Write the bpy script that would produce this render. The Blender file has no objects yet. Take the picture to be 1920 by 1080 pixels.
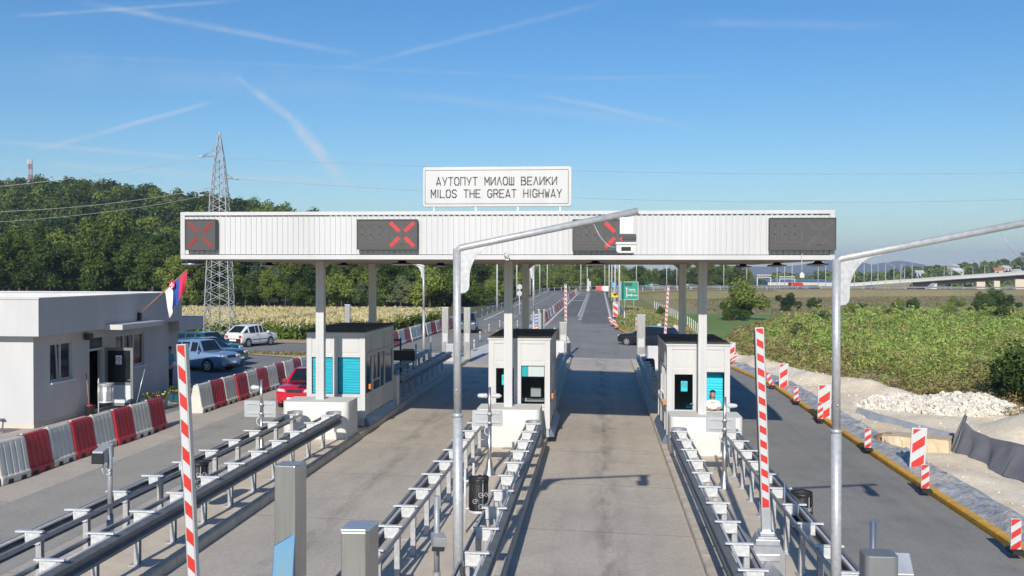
import bpy, math, random
import numpy as np
from mathutils import Vector, Matrix

# ------------------------------------------------------------------ camera, sky, sun
scene = bpy.context.scene
COL = scene.collection
R = math.radians
CAM_H, FPX = 5.4, 1870.0
YAW, PITCH, ROLL = math.atan(162 / FPX), -math.atan(27 / FPX), R(0.13)
_f = Vector((-math.sin(YAW) * math.cos(PITCH), math.cos(YAW) * math.cos(PITCH), math.sin(PITCH)))
_r = _f.cross(Vector((0, 0, 1))).normalized()
_u = _r.cross(_f)
_c, _s = math.cos(ROLL), math.sin(ROLL)
_r, _u = _c * _r + _s * _u, _c * _u - _s * _r
CAM = Vector((0, 0, CAM_H))
cam_d = bpy.data.cameras.new('camera')
cam_d.sensor_width = 36
cam_d.lens = FPX / 1920 * 36
cam_d.clip_start = 0.1
cam_d.clip_end = 30000
cam = bpy.data.objects.new('camera', cam_d)
COL.objects.link(cam)
m3 = Matrix((_r, _u, -_f)).transposed()
cam.matrix_world = Matrix.Translation(CAM) @ m3.to_4x4()
scene.camera = cam

TOSUN = Vector((-0.13, -1.93, 1.0)).normalized()
SUN_EL = math.asin(TOSUN.z)
SUN_AZ = math.atan2(TOSUN.x, TOSUN.y)
sun_d = bpy.data.lights.new('sun', 'SUN')
sun_d.energy = 5.0
sun_d.angle = R(0.53)
sun_d.color = (1.0, 0.94, 0.84)
sun = bpy.data.objects.new('sun', sun_d)
COL.objects.link(sun)
sun.rotation_euler = TOSUN.to_track_quat('Z', 'Y').to_euler()
sun.location = (-10, -40, 40)

scene.view_settings.view_transform = 'Standard'
scene.view_settings.look = 'None'
scene.view_settings.exposure = 0.0
scene.view_settings.gamma = 1.0


def ray(x, y):
    return _f + (x - 960) / FPX * _r - (y - 540) / FPX * _u


def at(x, y, Y):
    """world point seen at photo pixel (x, y), Y metres down the road"""
    d = ray(x, y)
    return CAM + d * (Y / d.y)


def sm(a, b, t):
    t = min(1.0, max(0.0, (t - a) / (b - a)))
    return t * t * (3 - 2 * t)


def zg(X, Y):
    """height of the toll plaza and of the road behind it"""
    return -.026 * min(11, max(-24, X)) * (1 - sm(50, 110, Y)) + .0053 * min(230, max(0, Y - 30))


def gnd(x, y, dz=0.0):
    z = 0.0
    d = ray(x, y)
    for _ in range(60):
        p = CAM + d * ((z + dz - CAM_H) / d.z)
        z = .5 * z + .5 * zg(p.x, p.y)
    return p


world = bpy.data.worlds.new("World")
scene.world = world
world.use_nodes = True
wn, wl = world.node_tree.nodes, world.node_tree.links
for n in list(wn):
    wn.remove(n)
w_out = wn.new('ShaderNodeOutputWorld')
w_bg = wn.new('ShaderNodeBackground')
w_bg.inputs['Strength'].default_value = 0.108
sky = wn.new('ShaderNodeTexSky')
sky.sky_type = 'NISHITA'
sky.sun_disc = False
sky.sun_elevation = SUN_EL
sky.sun_rotation = SUN_AZ % (2 * math.pi)
sky.altitude = 200
sky.air_density = 1.15
sky.dust_density = 0.12
sky.ozone_density = 4.0
w_tc = wn.new('ShaderNodeTexCoord')


def wmath(op, a, b=None, clamp=False):
    n = wn.new('ShaderNodeMath')
    n.operation = op
    n.use_clamp = clamp
    for i, v in enumerate((a, b)):
        if v is None:
            continue
        if isinstance(v, (int, float)):
            n.inputs[i].default_value = v
        else:
            wl.new(v, n.inputs[i])
    return n.outputs[0]


def wdot(vec):
    n = wn.new('ShaderNodeVectorMath')
    n.operation = 'DOT_PRODUCT'
    wl.new(w_tc.outputs['Generated'], n.inputs[0])
    n.inputs[1].default_value = vec
    return n.outputs['Value']


def wmap(v, a, b, c, d):
    n = wn.new('ShaderNodeMapRange')
    n.interpolation_type = 'SMOOTHSTEP'
    n.inputs['From Min'].default_value = a
    n.inputs['From Max'].default_value = b
    n.inputs['To Min'].default_value = c
    n.inputs['To Max'].default_value = d
    wl.new(v, n.inputs['Value'])
    return n.outputs['Result']


w_noise = wn.new('ShaderNodeTexNoise')
w_noise.inputs['Scale'].default_value = 26
w_noise.inputs['Detail'].default_value = 6
w_noise.inputs['Roughness'].default_value = 0.62
wl.new(w_tc.outputs['Generated'], w_noise.inputs['Vector'])
w_warp = wmath('SUBTRACT', w_noise.outputs['Fac'], 0.5)
w_streak = wmap(w_noise.outputs['Fac'], 0.3, 0.68, 0.25, 1.0)
# aircraft trails, each a strip of thin cloud along a great circle of the sky
TRAILS = [((130, 0), (700, 108), 9, .36), ((0, 33), (470, 0), 5, .30), ((620, 135), (1180, -8), 8, .24),
          ((40, 290), (420, 186), 7, .42), ((470, 165), (560, 235), 13, .40), ((545, 222), (655, 350), 20, .80), ((440, 140), (500, 190), 8, .28),
          ((-40, 262), (420, 302), 7, .36), ((-40, 300), (760, 352), 10, .36), ((-40, 314), (260, 360), 12, .26),
          ((0, 100), (1300, 155), 6, .12), ((990, 172), (1320, 243), 8, .28), ((640, 165), (1280, 235), 14, .14),
          ((1250, 42), (1720, 50), 12, .16), ((-60, 120), (760, 175), 40, .12), ((960, 150), (1420, 140), 5, .10)]
cover = None
for (a, b, wpx, dens) in TRAILS:
    d1, d2 = ray(*a).normalized(), ray(*b).normalized()
    nrm = d1.cross(d2).normalized()
    ax = (d2 - d1).normalized()
    t0, t1 = d1.dot(ax), d2.dot(ax)
    ln = t1 - t0
    w = wpx / FPX
    dist = wmath('ABSOLUTE', wmath('ADD', wdot(nrm), wmath('MULTIPLY', w_warp, w * 1.1)))
    prof = wmap(dist, 0.0, w, dens * 0.95, 0.0)
    al = wdot(ax)
    r0 = wmap(al, t0 - .02 * ln, t0 + .22 * ln, 0, 1)
    r1 = wmap(al, t1 - .25 * ln, t1 + .02 * ln, 1, 0)
    k = wmath('MULTIPLY', wmath('MULTIPLY', prof, r0), wmath('MULTIPLY', r1, w_streak))
    cover = k if cover is None else wmath('ADD', cover, k)
w_mix = wn.new('ShaderNodeMix')
w_mix.data_type = 'RGBA'
wl.new(wmath('MINIMUM', cover, 0.7), w_mix.inputs['Factor'])
w_hsv = wn.new('ShaderNodeHueSaturation')
w_hsv.inputs['Hue'].default_value = 0.503
w_hsv.inputs['Saturation'].default_value = 1.27
w_hsv.inputs['Value'].default_value = 1.0
wl.new(sky.outputs['Color'], w_hsv.inputs['Color'])
w_tint = wn.new('ShaderNodeMix')
w_tint.data_type = 'RGBA'
w_tint.blend_type = 'MULTIPLY'
w_tint.inputs['Factor'].default_value = 1.0
w_tint.inputs['B'].default_value = (.85, .965, 1.045, 1)
wl.new(w_hsv.outputs['Color'], w_tint.inputs['A'])
wl.new(w_tint.outputs['Result'], w_mix.inputs['A'])
w_mix.inputs['B'].default_value = (6.6, 6.9, 7.3, 1)
wl.new(w_mix.outputs['Result'], w_bg.inputs['Color'])
wl.new(w_bg.outputs[0], w_out.inputs['Surface'])

# ------------------------------------------------------------------ materials


def nodes_of(name):
    m = bpy.data.materials.new(name)
    m.use_nodes = True
    nt = m.node_tree
    return m, nt.nodes, nt.links, nt.nodes['Principled BSDF']


def lift(c, k):
    return tuple(min(1, v * k) for v in c[:3]) + (1,)


def mat(name, col, rough=.55, metal=0.0, var=.12, scale=3.0, bump=0.0, bscale=60.0, coords='Object', spec=None, coat=0.0, stretch=None, detail=6):
    """a painted, metal or mineral surface: colour wanders between two shades over object space"""
    m, n, l, p = nodes_of(name)
    tc = n.new('ShaderNodeTexCoord')
    src = tc.outputs[coords]
    if coords == 'World':
        pass
    mp = n.new('ShaderNodeMapping')
    if stretch:
        mp.inputs['Scale'].default_value = stretch
    l.new(src, mp.inputs['Vector'])
    nz = n.new('ShaderNodeTexNoise')
    nz.inputs['Scale'].default_value = scale
    nz.inputs['Detail'].default_value = detail
    nz.inputs['Roughness'].default_value = .6
    l.new(mp.outputs[0], nz.inputs['Vector'])
    cr = n.new('ShaderNodeValToRGB')
    cr.color_ramp.elements[0].position = .3
    cr.color_ramp.elements[1].position = .7
    cr.color_ramp.elements[0].color = lift(col, 1 - var)
    cr.color_ramp.elements[1].color = lift(col, 1 + var)
    l.new(nz.outputs['Fac'], cr.inputs['Fac'])
    l.new(cr.outputs['Color'], p.inputs['Base Color'])
    mr = n.new('ShaderNodeMapRange')
    mr.inputs['To Min'].default_value = max(.02, rough - .08)
    mr.inputs['To Max'].default_value = min(1, rough + .08)
    l.new(nz.outputs['Fac'], mr.inputs['Value'])
    l.new(mr.outputs[0], p.inputs['Roughness'])
    p.inputs['Metallic'].default_value = metal
    if spec is not None:
        p.inputs['Specular IOR Level'].default_value = spec
    if coat:
        p.inputs['Coat Weight'].default_value = coat
        p.inputs['Coat Roughness'].default_value = .05
    if bump:
        n2 = n.new('ShaderNodeTexNoise')
        n2.inputs['Scale'].default_value = bscale
        n2.inputs['Detail'].default_value = 4
        l.new(mp.outputs[0], n2.inputs['Vector'])
        b = n.new('ShaderNodeBump')
        b.inputs['Strength'].default_value = bump
        b.inputs['Distance'].default_value = .05
        l.new(n2.outputs['Fac'], b.inputs['Height'])
        l.new(b.outputs['Normal'], p.inputs['Normal'])
    return m


def glow(name, col, strength):
    m, n, l, p = nodes_of(name)
    p.inputs['Base Color'].default_value = (.05, .01, .01, 1)
    p.inputs['Emission Color'].default_value = (*col, 1)
    p.inputs['Emission Strength'].default_value = strength
    return m


def glass(name, tint=(.75, .9, .9), clear=.75):
    m, n, l, p = nodes_of(name)
    p.inputs['Base Color'].default_value = (.02, .025, .03, 1)
    p.inputs['Roughness'].default_value = .04
    tr = n.new('ShaderNodeBsdfTransparent')
    tr.inputs['Color'].default_value = (*tint, 1)
    mx = n.new('ShaderNodeMixShader')
    mx.inputs['Fac'].default_value = 1 - clear
    l.new(tr.outputs[0], mx.inputs[1])
    l.new(p.outputs[0], mx.inputs[2])
    l.new(mx.outputs[0], n['Material Output'].inputs['Surface'])
    return m


def leafmat(name, dark, light, dry=None, scale=.25, trans=.25, dryat=.62):
    """leaves: each face has its own random shade, clumps wander, and each copy of a plant differs"""
    m, n, l, p = nodes_of(name)
    at_ = n.new('ShaderNodeAttribute')
    at_.attribute_name = 'shade'
    tc = n.new('ShaderNodeNewGeometry')
    nz = n.new('ShaderNodeTexNoise')
    nz.inputs['Scale'].default_value = scale
    nz.inputs['Detail'].default_value = 3
    l.new(tc.outputs['Position'], nz.inputs['Vector'])
    oi = n.new('ShaderNodeObjectInfo')

    def mth(op, a, b):
        k = n.new('ShaderNodeMath')
        k.operation = op
        for i, v in enumerate((a, b)):
            if isinstance(v, (int, float)):
                k.inputs[i].default_value = v
            else:
                l.new(v, k.inputs[i])
        return k.outputs[0]
    f = mth('ADD', mth('MULTIPLY', at_.outputs['Fac'], .5), mth('MULTIPLY', nz.outputs['Fac'], .55))
    f = mth('ADD', f, mth('MULTIPLY', mth('SUBTRACT', oi.outputs['Random'], .5), .6))
    cr = n.new('ShaderNodeValToRGB')
    cr.color_ramp.elements[0].position = .25
    cr.color_ramp.elements[0].color = (*dark, 1)
    cr.color_ramp.elements[1].position = .8
    cr.color_ramp.elements[1].color = (*light, 1)
    l.new(f, cr.inputs['Fac'])
    colr = cr.outputs['Color']
    if dry:
        n2 = n.new('ShaderNodeTexNoise')
        n2.inputs['Scale'].default_value = scale * .35
        n2.inputs['Detail'].default_value = 4
        l.new(tc.outputs['Position'], n2.inputs['Vector'])
        f2 = mth('ADD', n2.outputs['Fac'], mth('MULTIPLY', mth('SUBTRACT', at_.outputs['Fac'], .5), .3))
        r2 = n.new('ShaderNodeMapRange')
        r2.inputs['From Min'].default_value = dryat - .1
        r2.inputs['From Max'].default_value = dryat + .1
        l.new(f2, r2.inputs['Value'])
        mx = n.new('ShaderNodeMix')
        mx.data_type = 'RGBA'
        l.new(r2.outputs[0], mx.inputs['Factor'])
        l.new(colr, mx.inputs['A'])
        mx.inputs['B'].default_value = (*dry, 1)
        colr = mx.outputs['Result']
    l.new(colr, p.inputs['Base Color'])
    p.inputs['Roughness'].default_value = .6
    p.inputs['Specular IOR Level'].default_value = .25
    tl = n.new('ShaderNodeBsdfTranslucent')
    l.new(colr, tl.inputs['Color'])
    ms = n.new('ShaderNodeMixShader')
    ms.inputs['Fac'].default_value = trans
    l.new(p.outputs[0], ms.inputs[1])
    l.new(tl.outputs[0], ms.inputs[2])
    l.new(ms.outputs[0], n['Material Output'].inputs['Surface'])
    return m


def groundmat(name, cols, scales=(.05, .6, 9.0), rough=.95, bump=.25, joint=None, lane=None, streak=0.0, bscale=25):
    """earth, asphalt or concrete in world space: broad patches, blotches and grain, optional slab joints and oil streaks in the wheel paths"""
    m, n, l, p = nodes_of(name)
    g = n.new('ShaderNodeNewGeometry')
    pos = g.outputs['Position']

    def noise(sc, det=5, stretch=None):
        v = pos
        if stretch:
            mp = n.new('ShaderNodeMapping')
            mp.inputs['Scale'].default_value = stretch
            l.new(pos, mp.inputs['Vector'])
            v = mp.outputs[0]
        z = n.new('ShaderNodeTexNoise')
        z.inputs['Scale'].default_value = sc
        z.inputs['Detail'].default_value = det
        z.inputs['Roughness'].default_value = .65
        l.new(v, z.inputs['Vector'])
        return z.outputs['Fac']

    def mth(op, a, b=None):
        k = n.new('ShaderNodeMath')
        k.operation = op
        for i, v in enumerate((a, b)):
            if v is None:
                continue
            if isinstance(v, (int, float)):
                k.inputs[i].default_value = v
            else:
                l.new(v, k.inputs[i])
        return k.outputs[0]

    def rng(v, a, b, c, d):
        k = n.new('ShaderNodeMapRange')
        k.inputs['From Min'].default_value = a
        k.inputs['From Max'].default_value = b
        k.inputs['To Min'].default_value = c
        k.inputs['To Max'].default_value = d
        l.new(v, k.inputs['Value'])
        return k.outputs[0]

    def mix(f, a, b, mode='MIX'):
        k = n.new('ShaderNodeMix')
        k.data_type = 'RGBA'
        k.blend_type = mode
        for nm, v in (('Factor', f), ('A', a), ('B', b)):
            if isinstance(v, (int, float)):
                k.inputs[nm].default_value = v
            elif isinstance(v, tuple):
                k.inputs[nm].default_value = (*v[:3], 1)
            else:
                l.new(v, k.inputs[nm])
        return k.outputs['Result']
    c = mix(rng(noise(scales[0]), .38, .62, 0, 1), cols[0], cols[1])
    if len(cols) > 2:
        c = mix(rng(noise(scales[1]), .5, .68, 0, .8), c, cols[2])
    grain = rng(noise(scales[2], 3), .25, .75, .84, 1.16)
    cc = n.new('ShaderNodeCombineColor')
    for i in range(3):
        l.new(grain, cc.inputs[i])
    c = mix(1.0, c, cc.outputs[0], 'MULTIPLY')
    sx = n.new('ShaderNodeSeparateXYZ')
    l.new(pos, sx.inputs[0])
    if streak:
        s = rng(noise(.55, 6, (2.2, .10, 1)), .5, .78, 0, streak)
        c = mix(s, c, (.045, .043, .04))
    for (x0, w, amt) in (lane or []):
        near = rng(mth('ABSOLUTE', mth('SUBTRACT', sx.outputs['X'], x0)), 0, w, 1, 0)
        blot = rng(noise(1.3, 6, (1.6, .35, 1)), .42, .66, 0, 1)
        c = mix(mth('MULTIPLY', mth('MULTIPLY', near, blot), amt), c, (.06, .056, .05))
    if joint:
        sp, off = joint
        fr = mth('FRACT', mth('DIVIDE', mth('ADD', sx.outputs['Y'], off), sp))
        ln = mth('LESS_THAN', fr, .022 / sp)
        c = mix(mth('MULTIPLY', ln, .7), c, (.05, .047, .042))
    l.new(c, p.inputs['Base Color'])
    p.inputs['Roughness'].default_value = rough
    p.inputs['Specular IOR Level'].default_value = .25
    if bump:
        b = n.new('ShaderNodeBump')
        b.inputs['Strength'].default_value = bump
        b.inputs['Distance'].default_value = .04
        l.new(noise(bscale, 5), b.inputs['Height'])
        l.new(b.outputs['Normal'], p.inputs['Normal'])
    return m


M = {}
M['white'] = mat('white_paint', (.54, .535, .535), .45, var=.075, scale=1.6, stretch=(1, 1, .22))
M['white_wall'] = mat('white_render', (.53, .525, .525), .8, var=.08, scale=.9, stretch=(1, 1, .3), bump=.1, bscale=90)
M['fascia'] = mat('white_sheet_metal', (.535, .53, .535), .42, var=.07, scale=.8, stretch=(1, 1, .12))
M['soffit'] = mat('soffit_panel', (.46, .41, .35), .6, var=.06, scale=1.0)
M['galv'] = mat('galvanised_steel', (.36, .37, .39), .5, .35, var=.16, scale=7, bump=.03)
M['galv_light'] = mat('zinc_plate', (.60, .605, .61), .5, .15, var=.14, scale=9)
M['galv_post'] = mat('spangled_zinc', (.47, .475, .485), .45, .3, var=.15, scale=14)
M['beam'] = mat('shade_toned_beam', (.165, .17, .18), .5, .12, var=.25, scale=5)  # galvanised beam; the shade of its lane side is put into the colour
M['cabinet_grey'] = mat('cabinet_grey', (.20, .205, .21), .5, .2, var=.08)
M['steel'] = mat('brushed_stainless', (.53, .52, .50), .34, .9, var=.05, scale=2, stretch=(14, 14, .8))
M['grey_col'] = mat('grey_column_paint', (.70, .68, .65), .5, var=.04, scale=1.5)
M['dark_grey'] = mat('anthracite_sheet', (.045, .046, .05), .5, var=.12, scale=4)
M['roof_felt'] = mat('roof_felt', (.06, .058, .056), .85, var=.18, scale=3, bump=.2)
M['black'] = mat('black_plastic', (.018, .018, .02), .45, var=.2, scale=8)
M['rubber'] = mat('rubber', (.02, .02, .02), .85, var=.2, scale=12)
M['led_panel'] = mat('display_face', (.062, .061, .062), .6, var=.05, scale=14)
M['led_dim'] = mat('unlit_diodes', (.088, .085, .085), .6, var=.3, scale=30)
M['led_red'] = glow('lit_red_diodes', (1.0, .035, .035), .85)
M['led_faint'] = glow('faint_red_diodes', (.9, .06, .06), .32)
M['concrete_lt'] = mat('white_concrete', (.66, .645, .61), .85, var=.05, scale=1.5, bump=.12, bscale=60)
M['concrete'] = mat('grey_concrete', (.62, .535, .43), .9, var=.13, scale=1.6, bump=.25, bscale=45)
M['kerb'] = mat('kerb_concrete', (.54, .475, .385), .9, var=.18, scale=2.2, bump=.25)
M['red_plastic'] = mat('red_plastic', (.42, .022, .035), .42, var=.16, scale=2.2)
M['white_plastic'] = mat('white_plastic', (.60, .585, .53), .45, var=.12, scale=2.0)
M['red'] = mat('signal_red', (.55, .03, .022), .45, var=.08, scale=6)
M['yellow'] = mat('yellow_kerb_paint', (.66, .37, .05), .7, var=.14, scale=3, bump=.2)
M['line_white'] = mat('road_line_white', (.62, .61, .58), .8, var=.18, scale=5)
M['line_yellow'] = mat('road_line_yellow', (.55, .38, .08), .8, var=.2, scale=4)
M['cyan_blind'] = mat('cyan_blind', (.0, .52, .68), .5, var=.22, scale=3, stretch=(.6, .6, 22))
M['cyan_paper'] = mat('cyan_paper', (.02, .5, .56), .6, var=.05)
M['paper'] = mat('white_paper', (.8, .8, .8), .7, var=.03)
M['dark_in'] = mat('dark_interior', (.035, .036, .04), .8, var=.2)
M['dark_glass'] = mat('dark_window', (.012, .016, .02), .06, var=.3, spec=.7)
M['teal_glass'] = glass('teal_glass', (.30, .72, .82), .88)
M['clear_glass'] = glass('clear_glass', (.95, .98, .98), .92)
M['blue_frame'] = mat('bluish_white_frame', (.62, .66, .72), .4, var=.04)
M['alu'] = mat('aluminium', (.62, .63, .65), .38, .7, var=.07, scale=4)
M['green_sign'] = mat('green_sign', (.0, .26, .17), .45, var=.05)
M['blue_sign'] = mat('blue_sign', (.05, .2, .55), .45, var=.05)
M['yellow_sign'] = mat('yellow_sign', (.85, .55, .02), .5, var=.04)
M['grey_sign'] = mat('sign_back_grey', (.42, .43, .44), .5, .3, var=.06)
M['letter'] = mat('letter_grey', (.10, .10, .105), .5, var=.1)
M['wood'] = mat('pole_wood', (.36, .17, .09), .6, var=.2, scale=8)
M['flag_red'] = mat('flag_red', (.60, .03, .09), .8, var=.1)
M['flag_blue'] = mat('flag_blue', (.03, .08, .36), .8, var=.1)
M['flag_white'] = mat('flag_white', (.76, .75, .77), .8, var=.05)
M['orange'] = mat('orange_plastic', (.8, .22, .04), .5, var=.05)
M['car_silver'] = mat('silver_blue_car_paint', (.20, .31, .50), .3, .15, var=.02, coat=.8)
M['car_teal'] = mat('dark_teal_car_paint', (.03, .12, .17), .25, .3, var=.04, coat=.9)
M['car_white'] = mat('old_white_car_paint', (.72, .72, .70), .35, var=.05, coat=.4)
M['car_red'] = mat('red_car_paint', (.50, .008, .03), .25, var=.04, coat=.9)
M['car_grey'] = mat('grey_car_paint', (.12, .15, .20), .28, .5, var=.04, coat=.9)
M['car_black'] = mat('black_car_paint', (.012, .013, .018), .22, var=.1, coat=.9)
M['skin'] = mat('skin', (.50, .29, .20), .55, var=.08, scale=12)
M['hair'] = mat('dark_hair', (.02, .014, .012), .6, var=.2, scale=20)
M['tee_white'] = mat('white_cotton', (.78, .78, .76), .85, var=.06, scale=8)
M['tee_blue'] = mat('turquoise_cotton', (.06, .33, .45), .85, var=.1, scale=8)
M['trousers'] = mat('dark_trousers', (.02, .02, .026), .85, var=.15, scale=8)
M['tarp'] = mat('grey_geotextile', (.155, .155, .17), .9, var=.12, scale=1.6, bump=.15, bscale=70)
M['tarp_lt'] = mat('pale_grey_geotextile', (.36, .38, .42), .8, var=.12, scale=1.6)
M['plastic_sheet'] = mat('translucent_plastic_sheet', (.44, .415, .385), .26, var=.42, scale=3.4, bump=.8, bscale=11)
M['soil_lump'] = mat('clay_lump', (.30, .17, .095), .95, var=.25, scale=5, bump=.6, bscale=14)
M['stone_slab'] = mat('sandy_stone', (.58, .46, .31), .95, var=.16, scale=3, bump=.4, bscale=18)
M['rubble'] = mat('white_rubble', (.66, .615, .535), .9, var=.16, scale=2.2)
M['leaf_a'] = leafmat('leaf_mid', (.036, .068, .011), (.20, .25, .045))
M['leaf_b'] = leafmat('leaf_light', (.05, .09, .016), (.25, .30, .065))
M['leaf_c'] = leafmat('leaf_dark', (.020, .045, .011), (.10, .155, .034))
M['leaf_willow'] = leafmat('leaf_grey_green', (.06, .10, .045), (.24, .29, .135))
M['forest'] = leafmat('forest_leaves', (.024, .055, .010), (.18, .235, .042), scale=.05)
M['scrub'] = leafmat('scrub_leaves', (.08, .155, .024), (.43, .545, .13), dry=(.40, .31, .14), scale=.22, dryat=.62)
M['verge_blades'] = leafmat('verge_blades', (.15, .19, .05), (.34, .36, .12), dry=(.42, .34, .16), scale=.3, dryat=.55)
M['scrub_dry'] = leafmat('dry_scrub_leaves', (.14, .125, .035), (.44, .39, .16), dry=(.26, .17, .08), scale=.3, dryat=.55)
M['corn_green'] = leafmat('corn_leaves', (.04, .09, .015), (.16, .22, .04), scale=.3)
M['corn_dry'] = leafmat('corn_tops', (.38, .32, .15), (.70, .60, .32), scale=.15, trans=.3)
M['dry_grass'] = leafmat('dry_grass_blades', (.12, .11, .04), (.36, .29, .13), scale=.3)
M['bark'] = mat('bark', (.10, .075, .055), .95, var=.3, scale=6, bump=.5, bscale=14)
M['cornflower'] = mat('yellow_petals', (.75, .5, .03), .7, var=.15)

# grounds
M['earth'] = groundmat('field_earth', ((.115, .115, .045), (.17, .145, .065), (.09, .11, .035)), (.02, .15, 3.0))
M['plaza'] = groundmat('plaza_concrete', ((.475, .425, .365), (.54, .48, .405), (.43, .395, .35)), (.25, .7, 14), .88, .22, joint=(4.65, 2.4), lane=[(.18, .6, .55), (-5.75, .8, .45), (-12.0, .6, .3), (-.75, .32, .15), (1.05, .32, .15), (-6.6, .32, .13), (-4.95, .32, .13)], streak=.05)
M['lane_grey'] = groundmat('grey_lane_concrete', ((.262, .252, .232), (.305, .292, .265), (.225, .217, .202)), (.22, .8, 16), .9, .2, streak=.25)
M['lane_pale'] = groundmat('pale_lane_concrete', ((.36, .34, .30), (.41, .385, .335), (.32, .305, .275)), (.22, .8, 16), .9, .2, streak=.12)
M['asphalt'] = groundmat('asphalt', ((.232, .225, .213), (.275, .266, .248), (.20, .195, .186)), (.12, .5, 20), .92, .2, streak=.35)
M['asphalt_dark'] = groundmat('newer_asphalt', ((.165, .161, .155), (.195, .190, .182)), (.12, .5, 20), .92, .2, streak=.3)
M['sand'] = groundmat('pale_crushed_stone', ((.80, .665, .475), (.86, .76, .60), (.70, .565, .39)), (.16, .5, 6), .95, .5, bscale=9)
M['dirt'] = groundmat('dry_soil', ((.46, .36, .22), (.52, .42, .27), (.38, .29, .175)), (.2, .7, 5), .95, .5)
M['grass'] = groundmat('verge_grass', ((.20, .235, .065), (.27, .27, .095), (.34, .29, .13)), (.12, .35, 4), .95, .5)
M['meadow'] = groundmat('green_meadow', ((.15, .235, .06), (.21, .28, .085)), (.1, .35, 4), .95, .4)
M['dry_field'] = groundmat('dry_meadow', ((.36, .29, .15), (.28, .25, .11), (.42, .33, .175)), (.03, .12, 1.5), .95, .4)
M['forest_floor'] = groundmat('forest_floor', ((.035, .055, .018), (.05, .065, .022)), (.05, .2, 2), .95, .3)
M['mountain'] = groundmat('wooded_mountain', ((.04, .06, .03), (.07, .085, .045), (.16, .14, .10)), (.003, .004, .02), .95, 0)

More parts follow.
